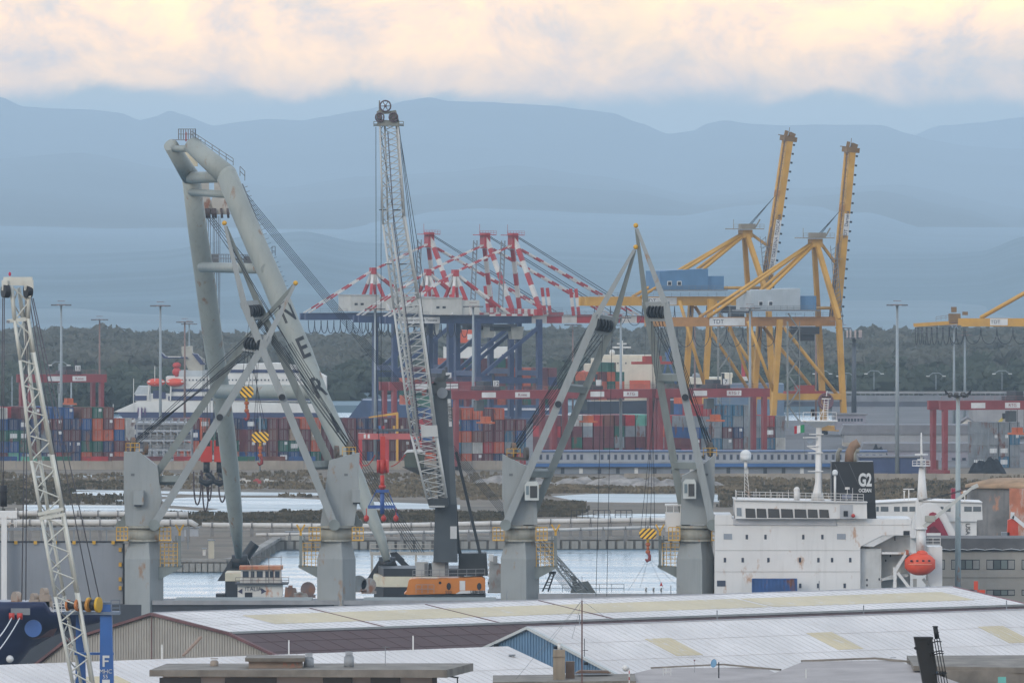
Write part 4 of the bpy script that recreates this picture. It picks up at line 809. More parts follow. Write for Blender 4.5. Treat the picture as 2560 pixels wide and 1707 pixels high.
shed_far('low_shed', 'brown fronted low shed under the white gabled shed', rect(2380, 1083, 2450, 1096), 10.0, 8, M('far_wall_maroon', (112, 84, 92), rough=.8), rect(2376, 1080, 2454, 1082.6))
shed_far('long_warehouse', 'very long grey warehouse with white eaves behind the yard', rect(2160, 1128, 2600, 1165), 10.6, 18, wl, [(2150,1127.6),(2610,1127.6),(2600,1108),(2160,1108)], (range(2176, 2590, 26), 1144, 1150, 9))
shed_far('long_warehouse', 'long pale roofed warehouse below the viaduct', rect(2110, 1086, 2470, 1106), 10.1, 18, wg, [(2100,1085.6),(2480,1085.6),(2470,1062),(2110,1062)])
shed_far('terminal_building', 'blue clad building behind the black funnel', rect(2150, 1144, 2300, 1192), 11.2, 14, M('clad_navy', (62, 76, 112), rough=.6, var=.1, streak=.15), rect(2146, 1140, 2304, 1143.6))
shed_far('brown_kiosk', 'brown box shed beside the red gantry feet', rect(2316, 1150, 2346, 1190), 11.3, 4, M('far_wall_brown', (120, 72, 68), rough=.8))
shed_far('tower_house', 'pale square tower house in the wood, left of two', rect(2292, 918, 2321, 945), 7.6, 7, M('far_wall_rose', (146, 128, 124), rough=.9), [(2290,917.6),(2306,912),(2323,917.6)])
shed_far('tower_house', 'pale square tower house in the wood, right of two', rect(2331, 920, 2358, 962), 7.6, 7, M('far_wall_rose', (146, 128, 124), rough=.9), [(2329,919.6),(2345,914),(2360,919.6)])
shed_far('farm_house', 'red tiled farmhouse in the wood at the right edge', rect(2490, 938, 2550, 960), 7.6, 9, wb, [(2480,937.6),(2552,937.6),(2540,926),(2492,924)])
shed_far('pavilion', 'white roofed pavilion in front of the wood', rect(2290, 988, 2372, 1000), 8.1, 12, wg, [(2276,987.6),(2376,987.6),(2364,982),(2300,982)])
def heap(name, label, x, s, w_, h, d, mat, seed, base=LZ):
    rn = random.Random(seed); c = P(x, 0, s); mb = MB(); n = 26; vs = []
    for j in range(n):
        for i in range(n):
            u, v = i/(n-1)*2-1, j/(n-1)*2-1; r = max(0, 1-(abs(u)**1.7+abs(v)**1.7)); zz = h*r**.7*(.75+.5*noise.noise(Vector((u*3, v*3, seed))))+.25*noise.noise(Vector((u*12, v*12, seed)))*r
            vs.append((c.x+u*w_/2, c.y+v*d/2, base+max(-.05, zz)))
    mb.add(vs, [(j*n+i, j*n+i+1, (j+1)*n+i+1, (j+1)*n+i) for j in range(n-1) for i in range(n-1)], False); return solo(name, mb, mat, label, 'heap', kind=None, loc=(c.x, c.y, base))
m_rub = M('rubble_grey', (150, 146, 142), rough=.95, var=.25, scale=.4, bump=.5); m_coal = M('scrap_black', (40, 44, 50), rough=.9, var=.4, scale=.6)
for i, (x, s, w_, h) in enumerate(((1450, 11.7, 14, 2.4), (1560, 11.75, 18, 3.2), (1640, 11.8, 16, 2.7), (1730, 11.75, 16, 2.6), (1260, 11.6, 14, 2.6), (1330, 11.65, 12, 2.0))): heap('rubble_heap', 'grey rubble heap below the office, %s from the left' % ordinal(i+1 if i < 4 else i+1), x, s, w_, h, 12, m_rub, i)
heap('scrap_heap', 'black scrap heap above the exhaust pipes', 2196, 10.9, 7, 5.2, 6, m_coal, 31); heap('scrap_heap', 'black scrap heap beside the grey containers at right', 2468, 11.3, 9, 5.6, 6, m_coal, 33); heap('spoil_heap', 'orange brown spoil heap behind the concrete silo', 2500, 12.1, 26, 2.6, 12, M('spoil_orange', (170, 124, 84), rough=.95, var=.2, bump=.5), 35)
block(2484, 10.9, ['yyyy', 'tyyy', 'yyty'], 'stack at the right edge', 'grey containers at the right edge', 1, .8)
# telescopic loader
th = T('telescopic_loader', 'yellow telescopic boom loader reaching up right of the red gantry legs', 'loader', Vector((*G(2470, 10.6), LZ))); a, b = P(2462, 1096, 10.6), P(2512, 1040, 10.6)
mb = MB(); mb.beam(a, b, .9, .9, w2=.6, h2=.6); th.part('boom', mb, M('loader_yellow', (206, 186, 84))); mb = MB(); mb.box(b.x-.6, b.y-1, b.z-.6, b.x+1.6, b.y+1, b.z+.7); th.part('grab', mb, m_dark); mb = MB(); mb.box(a.x-2.6, a.y-1.2, LZ+1.1, a.x+2.2, a.y+1.2, LZ+3.0); mb.box(a.x-1, a.y-1, LZ+3, a.x+1, a.y+1, a.z); th.part('chassis', mb, M('loader_yellow', (206, 186, 84)))
for e in (-1.8, 1.6): mb = MB(); mb.disc((a.x+e, a.y-1.3, LZ+.75), (0,1,0), .75, .5, 14); th.part('wheel', mb, m_dark)
# small red portal with a dark deck, seen below the hanging hook
th = T('loading_portal', 'low red steel portal frame behind the hanging red hook', 'portal frame', Vector((*G(935, 11.1), LZ))); s = 11.1
for x in (901, 968, 1050):
    mb = MB(); mb.beam(Vector((*G(x, s), LZ)), P(x, 1090, s), .8); th.part('leg', mb, M('portal_red', (188, 54, 56), streak=.2))
plate(th, 'cross_beam', rect(896, 1083, 1056, 1098), s, 1.2, M('portal_pink', (190, 98, 96)), dy=-.6)
for x in (912, 922): plate(th, 'plate', rect(x-2.5, 1085, x+2.5, 1095), s, .05, m_sign, dy=-.7)
plate(th, 'service_deck', rect(932, 1072, 1022, 1078), s, 2.5, M('dark_deck', (70, 72, 80)), dy=-1.2)
for i, (x, c) in enumerate(((949, (60,110,170)), (958, (196,64,60)), (985, (206,160,70)), (1005, (150,140,130)))): plate(th, 'drum', rect(x-3, 1064, x+3, 1071.8), s, .6, M('drum_%d' % i, c), dy=-.8)
th = T('davit_crane', 'small yellow goose neck davit above the low red portal', 'crane', Vector((*G(993, 10.95), LZ))); s = 10.95
mb = MB(); mb.beam(Vector((*G(993, s), LZ)), P(993, 1032, s), .55); th.part('post', mb, m_yel); mb = MB(); mb.beam(P(995, 1033, s), P(922, 1043, s), .45, .6, w2=.3, h2=.3); th.part('arm', mb, m_yel)
# ================================================================== MARSH EDGE: pipelines, bits on the jetty
m_pipe = M('pipe_white', (206, 204, 200), rough=.45, var=.08, streak=.2); m_pipes = M('pipe_support', (128, 126, 124), rough=.8)
def pipeline(pts, s, r, label, n):
    th = T('pipeline', label, 'pipeline', Vector((*G(pts[0][0], s), LZ))); mb = MB(); q = [P(x, y, s) for x, y in pts]; mb.tube(q, r, 10); th.part('pipe', mb, m_pipe)
    for i in range(n):
        t = (i+.5)/n; x = pts[0][0]+(pts[-1][0]-pts[0][0])*t
        for (x0, y0), (x1, y1) in zip(pts[:-1], pts[1:]):
            if x0 <= x <= x1: y = y0+(y1-y0)*(x-x0)/(x1-x0)
        p = P(x, y, s); mb = MB(); mb.box(p.x-.3, p.y-.5, LZ, p.x+.3, p.y+.5, p.z-r*.9); th.part('support', mb, m_pipes)
        mb = MB(); mb.disc(p, (1, 0, 0), r*1.25, .25, 14); th.part('flange', mb, m_pipes)
pipeline([(-80, 1283), (60, 1283), (405, 1285), (470, 1286)], 13.5, .55, 'upper white pipeline at the left, ending beside the grey hatch', 11)
pipeline([(-80, 1306), (300, 1306), (478, 1306), (492, 1316)], 14.0, .62, 'lower white pipeline crossing behind the left crane pedestal', 13)
pipeline([(505, 1312), (900, 1315), (1250, 1308), (1300, 1304), (1680, 1299), (1800, 1297)], 13.75, .5, 'long white pipeline on the far quay', 26)
pipeline([(640, 1336), (960, 1331), (1300, 1326), (1760, 1314)], 13.95, .28, 'thin grey pipe along the edge of the far quay', 20)
th = T('pipe_rack', 'dark grey pipe rack along the left jetty', 'pipe rack', Vector((*G(250, 14.4), LZ))); mb = MB(); p, q = P(-60, 1322, 14.3), P(470, 1320, 14.3); mb.beam(p, q, .5, .5); th.part('beam', mb, m_steel)
for i in range(14): a = p.lerp(q, i/13); mb = MB(); mb.beam(Vector((a.x, a.y, LZ)), a, .25); th.part('post', mb, m_steel)
for i, (x, y, w_, h, c, nm) in enumerate(((528, 1395, 14, 44, (196, 190, 172), 'tall cream cabinet on the left jetty'), (510, 1388, 7, 16, (206, 204, 200), 'small white bollard box on the left jetty'), (478, 1340, 36, 20, (170, 174, 180), 'grey hut on the left jetty'), (420, 1352, 80, 30, (152, 154, 158), 'flat grey shed on the left jetty'), (735, 1350, 42, 20, (190, 186, 176), 'cream hut on the far quay behind the left crane'))):
    s = srow(y); th = T('jetty_hut' if w_ > 10 else 'bollard_box', nm, 'hut', Vector((*G(x, s), LZ))); p = P(x, y, s); mb = MB(); mb.box(p.x-w_/2/s, p.y, LZ, p.x+w_/2/s, p.y+2, LZ+h/s); th.part('body', mb, M('hut_%d' % i, c, rough=.7, streak=.2)); mb = MB(); mb.box(p.x-w_/2/s-.15, p.y-.15, LZ+h/s, p.x+w_/2/s+.15, p.y+2.15, LZ+h/s+.15); th.part('roof', mb, m_steel)
mb = MB()
for i in range(3): p = P(1432+i*66, 1289, 13.4); mb = MB(); rail(mb, [P(1428+i*55, 1297, 13.6), P(1470+i*55, 1297, 13.6)], 1.6, .8, .06); solo('bike_rack' if False else 'barrier_frame', mb, m_dark, 'dark railing frame on the far quay, %s from the left' % ordinal(i+1), 'barrier', 'railing frames on the far quay', loc=P(1428+i*55, 1297, 13.6))
# red and blue tarps, boats drawn up in the lagoon
for i, (x, y, c) in enumerate(((610, 1208, (210, 206, 200)), (643, 1209, (176, 72, 70)), (668, 1209, (206, 206, 204)))):
    s = srow(y); p = P(x, y, s); mb = MB(); mb.prism([p+Vector((-1.2, 0, .1)), p+Vector((1.2, 0, .1)), p+Vector((1.5, 0, .7)), p+Vector((-.9, 0, .8))], (0, 1, 0)); mb.box(p.x-.5, p.y+.1, p.z+.72, p.x+.3, p.y+.9, p.z+1.1); solo('small_boat', mb, M('boat_%d' % i, c, rough=.5), '%s small boat drawn up by the lagoon' % ['white left hand', 'red', 'white right hand'][i], 'boat', 'small boats by the lagoon', loc=p)
# ================================================================== FLOATING SHEERLEG CRANE
m_gr = M('crane_grey_paint', (154, 160, 155), rough=.55, var=.06, scale=.15, streak=.3, rust=(120, 92, 70), rust_amt=.06); m_blk = M('hull_black_paint', (34, 38, 44), rough=.5, var=.2); m_cream = M('hull_cream_band', (214, 206, 182), rough=.6, var=.08, rust=(176, 112, 66), rust_amt=.35); m_redp = M('hook_red', (190, 58, 48), rough=.45, var=.1)
def sheerleg():
    s0 = 17.0; th = T('floating_crane', 'huge grey sheerleg floating crane lettered on its right leg', 'floating crane', Vector((*G(800, 16.9), 0)))
    def leg(pts, sA, sB, y0, y1):
        n = len(pts); return [(P(x, y, sA+(sB-sA)*(y-y0)/(y1-y0)), r/2/(sA+(sB-sA)*(y-y0)/(y1-y0))) for x, y, r in pts]
    LL = leg([(478,445,46),(494,575,48),(513,702,51),(530,833,50),(552,980,46),(566,1080,44),(579,1203,42),(589,1295,36),(597,1392,17)], 16.9, 16.55, 445, 1392)
    RL = leg([(566,438,54),(602,524,54),(646,626,55),(681,703,55),(722,807,54),(755,880,53),(796,986,50),(838,1078,48),(893,1200,42),(927,1285,34),(953,1346,26),(968,1402,18)], 17.05, 17.2, 438, 1402)
    for pts, nm in ((LL, 'leg'), (RL, 'leg')): mb = MB(); mb.tube([p for p, r in pts], [r for p, r in pts], 28); th.part(nm, mb, m_gr)
    for q_, r_ in (LL[0], RL[0]): mb = MB(); mb.ball(q_, r_*1.0, 24, 14); th.part('knee_joint', mb, m_gr)
    lt, rt = P(426, 362, 16.95), P(478, 362, 17.0)
    mb = MB(); mb.tube([LL[0][0], lt], [1.36, 1.05], 24); th.part('leg_head', mb, m_gr); mb = MB(); mb.tube([RL[0][0], rt], [1.6, 1.25], 24); th.part('leg_head', mb, m_gr)
    for a, b, r in ((P(432, 372, 16.95), P(482, 372, 17), .5), (P(470, 445, 16.9), P(560, 442, 17.05), .85), (P(478, 480, 16.9), P(585, 488, 17.05), .55), (P(505, 668, 16.85), P(665, 672, 17.1), .75), (P(545, 1008-30, 16.75), P(790, 980, 17.1), 1.05)): mb = MB(); mb.tube([a, b], r, 16); th.part('cross_tube', mb, m_gr)
    mb = MB(); mb.beam(P(505, 665, 16.5), P(665, 668, 16.9), 1.2, .2); rail(mb, [P(505, 655, 16.5), P(665, 658, 16.9)], 1.2, 1.2, .05); p = P(534, 648, 16.5); mb.box(p.x-.8, p.y, p.z-.6, p.x+.8, p.y+1, p.z+.8); p = P(622, 650, 16.8); mb.box(p.x-.7, p.y, p.z-.6, p.x+.7, p.y+1, p.z+.6); th.part('service_walkway', mb, M('walk_grey', (112, 116, 120)))
    mb = MB(); rail(mb, [lt+Vector((1.2, -.5, .8)), rt+Vector((.6, -.5, .8)), rt+Vector((.6, 1.5, .8)), lt+Vector((1.2, 1.5, .8))], 1.5, .8, .05); mb.beam(lt+Vector((1.0, 0, .7)), rt+Vector((.8, 0, .7)), 1.6, .15); th.part('head_platform', mb, m_steel)
    mb = MB(); p = P(465, 344, 17); mb.beam(p-Vector((0,0,.6)), p+Vector((0,0,.8)), .2); th.part('warning_lamp', mb, M('lamp_red', (150, 60, 56)))
    mb = MB(); rail(mb, [rt+Vector((0, -.6, 1.0)), P(583, 414, 17)], 1.0, 1.2, .05); rail(mb, [P(600, 440, 16.9), P(612, 452, 16.9)], 1.4, .6, .05); rail(mb, [P(680, 640, 17), P(688, 640, 17)], 1.4, .5, .05); mb.beam(P(606, 460, 16.95), P(703, 700, 17.05), .16, .12)
    for i in range(22): a = P(606, 470, 16.95).lerp(P(712, 730, 17.05), i/22); mb.beam(a, a+Vector((.8, 0, .25)), .07)
    th.part('ladder', mb, m_steel)
    # N E R I, each letter a piece of lettering wrapped onto the right leg
    d = (RL[7][0]-RL[4][0]).normalized()
    for ch, x, y, h in (('N', 729, 786, 3.1), ('E', 763, 874, 3.5), ('R', 804, 972, 3.5), ('I', 846, 1062, 3.3)):
        tt = None
        for i in range(len(RL)-1):
            a, b = RL[i], RL[i+1]
            pa, pb = 515+(62-a[0].z)*F/a[0].y, 515+(62-b[0].z)*F/b[0].y
            if pa <= y <= pb: tt = a[0].lerp(b[0], (y-pa)/(pb-pa)); rr = a[1]+(b[1]-a[1])*(y-pa)/(pb-pa)
        ctr = tt; up = -d; rgt = Vector((-d.z, 0, d.x)); rgt = rgt if rgt.x > 0 else -rgt
        ob = text_part(th, ch, 'letter', Vector((0,0,0))+th.off, (1,0,0), (0,1,0), h*1.30, M('letter_black', (34, 38, 46), rough=.5), depth=.0, bold=.08, sx=.72)
        me = ob.data; bm = bmesh.new(); bm.from_mesh(me)
        for k in range(-24, 25): bmesh.ops.bisect_plane(bm, geom=bm.verts[:]+bm.edges[:]+bm.faces[:], plane_co=(k*.1, 0, 0), plane_no=(1, 0, 0))
        bmesh.ops.triangulate(bm, faces=bm.faces)
        for v in bm.verts:
            u, w_ = v.co.x+rr*.30, v.co.y; ang = max(-1.3, min(1.3, u/rr)); v.co = ctr-th.off+up*w_+rgt*(math.sin(ang)*(rr+.07))+Vector((0, -1, 0))*(math.cos(ang)*(rr+.07))
        bm.to_mesh(me); bm.free()
    # black footings and hull
    for x, y, s, sg in ((600, 1398, 16.5, 1), (968, 1404, 17.15, 1)):
        c = P(x, y, s); mb = MB(); mb.hexa([c+Vector((-3.4, -2, -3.2)), c+Vector((2.6, -2, -3.2)), c+Vector((2.6, 2.5, -3.2)), c+Vector((-3.4, 2.5, -3.2))], [c+Vector((-1.0, -1.4, .6)), c+Vector((1.0, -1.4, .6)), c+Vector((1.0, 1.4, .6)), c+Vector((-1.0, 1.4, .6))]); mb.cyl(c+Vector((-1.2, -1.8, -.2)), c+Vector((1.2, -1.8, -.2)), 1.0, n=16); th.part('footing', mb, m_blk)
    mb = MB()
    for i in range(6): a = P(610+i*5, 1396-i*7, 16.4); mb.disc(a, (.6, 0, .8), .8, .55, 14)
    th.part('rope_winch', mb, m_blk)
    mb = MB(); p0 = P(985, 1404, 17.0); mb.hexa([p0+Vector((-.2, -1, .2)), p0+Vector((1.6, -1, .3)), p0+Vector((1.6, 1, .3)), p0+Vector((-.2, 1, .2))], [p0+Vector((-.6, -1, 1.4)), p0+Vector((.4, -1, 1.5)), p0+Vector((.4, 1, 1.5)), p0+Vector((-.6, 1, 1.4))]); mb.beam(p0+Vector((.2, -1, 1)), p0+Vector((3.4, -1, -2.2)), 1.4, .8); th.part('stay_bracket', mb, m_blk)
    # hull: a long pontoon; its two corners show beside the orange crane and the wheelhouse
    s = 17.3; p = pp(rect(938, 1437, 1030, 1500), s); fr = Frame(P(985, 0, 17.3), R(0))
    x0, x1 = P(938, 0, s).x, P(1160, 0, s).x; yb = F/s
    mb = MB(); mb.prism([Vector((x0+1.2, yb-1, 0)), Vector((x1, yb-1, 0)), Vector((x1, yb+16, 0)), Vector((x0-.2, yb+16, 0)), Vector((x0-.2, yb+2, 0))], (0, 0, P(0, 1466, s).z)); th.part('hull', mb, m_blk)
    mb = MB(); mb.prism([Vector((x0+1.1, yb-1.1, P(0, 1466, s).z)), Vector((x1, yb-1.1, P(0, 1466, s).z)), Vector((x1, yb+16, P(0, 1466, s).z)), Vector((x0-.3, yb+16, P(0, 1466, s).z)), Vector((x0-.3, yb+2, P(0, 1466, s).z))], (0, 0, P(0, 1440, s).z-P(0, 1466, s).z)); th.part('hull_band', mb, m_cream)
    mb = MB(); mb.prism([Vector((x0+1.2, yb-.9, P(0, 1440, s).z)), Vector((x1, yb-.9, P(0, 1440, s).z)), Vector((x1, yb+15, P(0, 1440, s).z)), Vector((x0+.2, yb+15, P(0, 1440, s).z))], (0, 0, P(0, 1420, s).z-P(0, 1440, s).z)); th.part('bulwark', mb, m_blk)
    xa, xb = P(563, 0, 16.7).x, P(760, 0, 16.7).x; yb = F/16.7
    mb = MB(); mb.box(xa, yb, 0, xa+2.3, yb+14, P(0, 1452, 16.7).z); mb.box(xa-1.4, yb-.5, 0, xa-.1, yb+5, P(0, 1484, 16.7).z); mb.box(xa+2.3, yb, 0, xb, yb+14, P(0, 1498, 16.7).z); th.part('hull', mb, m_blk)
    mb = MB(); mb.box(xa-.02, yb-.05, P(0, 1452, 16.7).z, xa+2.35, yb+13, P(0, 1432, 16.7).z); th.part('hull_band', mb, m_cream)
    # deckhouse
    s = 17.0; hw = M('wheelhouse_white', (220, 216, 208), rough=.5, var=.06, rust=(170, 112, 74), rust_amt=.14)
    lo = plate(th, 'deckhouse', rect(594, 1461, 706, 1496), s, 6, hw); wh = plate(th, 'wheelhouse', rect(602, 1424, 702, 1447), s, 5, hw, dy=.6); plate(th, 'house_deck', rect(589, 1457, 720, 1460.6), s, 7.5, M('deck_edge_dark', (62, 64, 70)), dy=-.8); plate(th, 'wheelhouse_base', rect(600, 1447.4, 704, 1456.6), s, 5.4, hw, dy=.3)
    plate(th, 'wheelhouse_roof', rect(598, 1415, 706, 1423.6), s, 6, M('roof_rust', (196, 140, 104), rough=.7, rust=(160, 90, 58), rust_amt=.5), dy=.2)
    for x, w_ in ((614, 15), (631, 9), (649, 15), (667, 8), (679, 9), (693, 11)): plate(th, 'window', rect(x-w_/2, 1427, x+w_/2, 1444), s, .1, m_glass, wh, .52)
    plate(th, 'hatch', rect(612, 1480, 631, 1494), s, .1, m_dark, lo, -.06); text_part(th, 'ITALIA', 'lettering', P(633, 1472, s)+Vector((0, -.06, 0)), (1,0,0), (0,0,1), .85, M('letter_grey', (92, 94, 104)), lo, sx=1.0)
    plate(th, 'arrow', [(594,1478),(606,1470),(606,1484)], s, .05, M('arrow_ink', (66, 66, 92)), lo, -.05); plate(th, 'arrow', [(653,1469),(666,1477),(653,1484)], s, .05, M('arrow_ink', (66, 66, 92)), lo, -.05)
    mb = MB(); rail(mb, [P(589, 1457, s)+Vector((0, -.7, 0)), P(722, 1457, s)+Vector((0, -.7, 0))], .85, 1, .04); th.part('railing', mb, M('rail_rust', (120, 112, 108)))
    mb = MB()
    for x in (630, 672, 703): mb.beam(P(x, 1456, s), P(x, 1388, s), .09)
    mb.beam(P(630, 1392, s), P(703, 1392, s), .08); th.part('awning_frame', mb, M('rail_rust', (120, 112, 108)))
    # hoist: upper blocks, wires, red lower block with hooks and slings
    for x in (503, 541):
        mb = MB(); c = P(x+7, 470, 16.6); mb.box(c.x-.75, c.y-.6, c.z-1.2, c.x+.75, c.y+.6, c.z+1.4); mb.hexa([c+Vector((-2.0, -1, -4.0)), c+Vector((1.7, -1, -4.0)), c+Vector((1.7, 1, -4.0)), c+Vector((-2.0, 1, -4.0))], [c+Vector((-.9, -.7, -1.2)), c+Vector((.8, -.7, -1.2)), c+Vector((.8, .7, -1.2)), c+Vector((-.9, .7, -1.2))]); bl = th.part('upper_block', mb, M('block_grey', (176, 172, 164), rough=.6, rust=(110, 74, 56), rust_amt=.3))
        for k in range(4): mb = MB(); mb.disc(c+Vector((-1.5+k*.95, -.9, -3.8)), (1, 0, .1), .75, .35, 16); th.part('sheave', mb, M('sheave_dark', (72, 62, 62)), bl)
    mb = MB(); c = P(476, 405, 16.5); mb.box(c.x-.9, c.y-.5, c.z-.7, c.x+1.1, c.y+.5, c.z+1.5); b2 = th.part('runner_block', mb, M('block_cream', (206, 196, 170))); mb = MB(); mb.tube([c+Vector((0, -.3, -.5)), c+Vector((0, -.3, -1.6)), c+Vector((-.3, -.3, -2.3)), c+Vector((.3, -.3, -2.6))], .32, 8); th.part('hook', mb, M('hook_dark', (74, 56, 56)), b2)
    for i, x in enumerate((509, 513, 517, 521, 526, 533, 537, 542, 546, 550)): mb = MB(); mb.tube([P(x, 540, 16.5), P(x-2+(i % 3), 1090, 16.55)], .05, 5); th.part('hoist_wire', mb, M('wire_grey', (92, 94, 98)))
    for i in range(4): mb = MB(); mb.tube([P(518+i*5, 545, 16.6), P(590+i*9, 650, 16.9)], .06, 5); th.part('luffing_wire', mb, m_cable)
    for x0, x1 in ((540, 578), (575, 560)): mb = MB(); mb.tube([P(x0, 1020, 16.4), P(x1-20, 1095, 16.4)], .05, 5); th.part('hoist_wire', mb, m_cable)
    c = P(532, 1128, 16.4)
    for dx in (-.95, 1.05):
        mb = MB(); mb.box(c.x+dx-.85, c.y-.7, c.z-1.6, c.x+dx+.85, c.y+.7, c.z+1.7); mb.box(c.x+dx-.6, c.y-.6, c.z+1.7, c.x+dx+.6, c.y+.6, c.z+2.4); lbk = th.part('lower_block', mb, m_redp)
        mb = MB(); mb.box(c.x+dx-.6, c.y-.72, c.z+.8, c.x+dx+.6, c.y+.72, c.z+2.9); th.part('sheave_box', mb, m_blk, lbk)
        mb = MB(); mb.cyl(c+Vector((dx, 0, -3.2)), c+Vector((dx, 0, -1.6)), .5); mb.tube([c+Vector((dx, 0, -3.2)), c+Vector((dx+.7, 0, -3.9)), c+Vector((dx+.9, 0, -4.5)), c+Vector((dx, 0, -4.9)), c+Vector((dx-.9, 0, -4.5)), c+Vector((dx-1, 0, -3.7))], [.5, .45, .5, .5, .4, .15], 8); th.part('hook', mb, m_blk, lbk)
    for a, b, dr in ((484, 503, 5.2), (506, 522, 6.2), (517, 529, 4.6), (546, 566, 4.8)): mb = MB(); mb.tube(loop(P(a, 1178, 16.3), P(b, 1175, 16.3), dr, 12), .12, 6); th.part('sling', mb, M('sling_brown', (66, 54, 58)))
    mb = MB(); mb.tube([P(566, 1178, 16.35), P(563, 1110, 16.35), P(566, 1076, 16.35), P(572, 1072, 16.35), P(576, 1080, 16.35), P(576, 1125, 16.35)], .12, 6); th.part('sling', mb, M('sling_brown', (66, 54, 58)))
    # back stays from the head to the stern
    for i in range(6):
        o = i*3.6; mb = MB(); mb.tube(cat(P(618+o*.8, 486+o*2.6, 17.0), P(1440-i*4.5, 1478, 16.0), .3, 12), .04, 5); th.part('back_stay_wire', mb, m_cable)
    for i in range(6): mb = MB(); mb.tube([P(705+i*5, 870-i*3, 17.25), P(1030+i*6, 1380, 16.8)], .05, 5); th.part('luffing_wire', mb, m_cable)
    mb = MB(); s = 16.6; mb.beam(P(925, 1383, s), P(1100, 1383, s), .5); [mb.beam(P(x, 1383, s), P(x, 1440, s), .35) for x in (930, 985, 1040, 1095)]; rail(mb, [P(925, 1380, s), P(1100, 1380, s)], 1.2, 1.5, .05); th.part('stern_gantry', mb, M('gantry_pale', (176, 170, 160)))
sheerleg()
# deck clutter on the pontoon and barge
def clutter(name, label, x, y, s, w_, h, col, kind):
    p = P(x, y, s); mb = MB()
    if kind == 'drum': mb.disc(p+Vector((0, 0, h/2)), (0, 1, 0), h/2, w_, 18); mb.disc(p+Vector((0, -w_/2, h/2)), (0, 1, 0), h*.6, .12, 18); mb.disc(p+Vector((0, w_/2, h/2)), (0, 1, 0), h*.6, .12, 18); mb.box(p.x-h*.6, p.y-w_*.6, p.z-.3, p.x+h*.6, p.y+w_*.6, p.z+.1)
    else: mb.hexa([p+Vector((-w_/2, -.6, 0)), p+Vector((w_/2, -.6, 0)), p+Vector((w_/2, .6, 0)), p+Vector((-w_/2, .6, 0))], [p+Vector((-w_/2*.85, -.5, h)), p+Vector((w_/2*.7, -.5, h*.9)), p+Vector((w_/2*.7, .5, h*.9)), p+Vector((-w_/2*.85, .5, h))]); mb.box(p.x-w_*.2, p.y-.7, p.z+h*.9, p.x+w_*.1, p.y+.3, p.z+h*1.15)
    return solo(name, mb, M('clutter_%s' % '_'.join(map(str, col)), col, rough=.7, var=.25, rust=(120, 82, 60), rust_amt=.4), label, 'deck gear', loc=p)
clutter('mooring_winch', 'rusty mooring winch drum left of the second crane pedestal', 770, 1488, 17.3, 1.2, 1.8, (116, 100, 96), 'drum'); clutter('mooring_winch', 'grey mooring winch drum right of the second crane pedestal', 897, 1474, 17.4, 1.2, 1.9, (112, 118, 120), 'drum'); clutter('mooring_winch', 'pale deck winch beside the black and cream hull corner', 922, 1478, 17.4, 1.2, 1.8, (150, 152, 150), 'drum')
clutter('deck_locker', 'brown deck locker right of the white wheelhouse', 728, 1494, 17.2, 2.0, 1.6, (128, 108, 98), 'box'); clutter('deck_locker', 'long grey deck locker left of the second crane pedestal', 752, 1497, 17.35, 2.4, .9, (150, 146, 140), 'box')
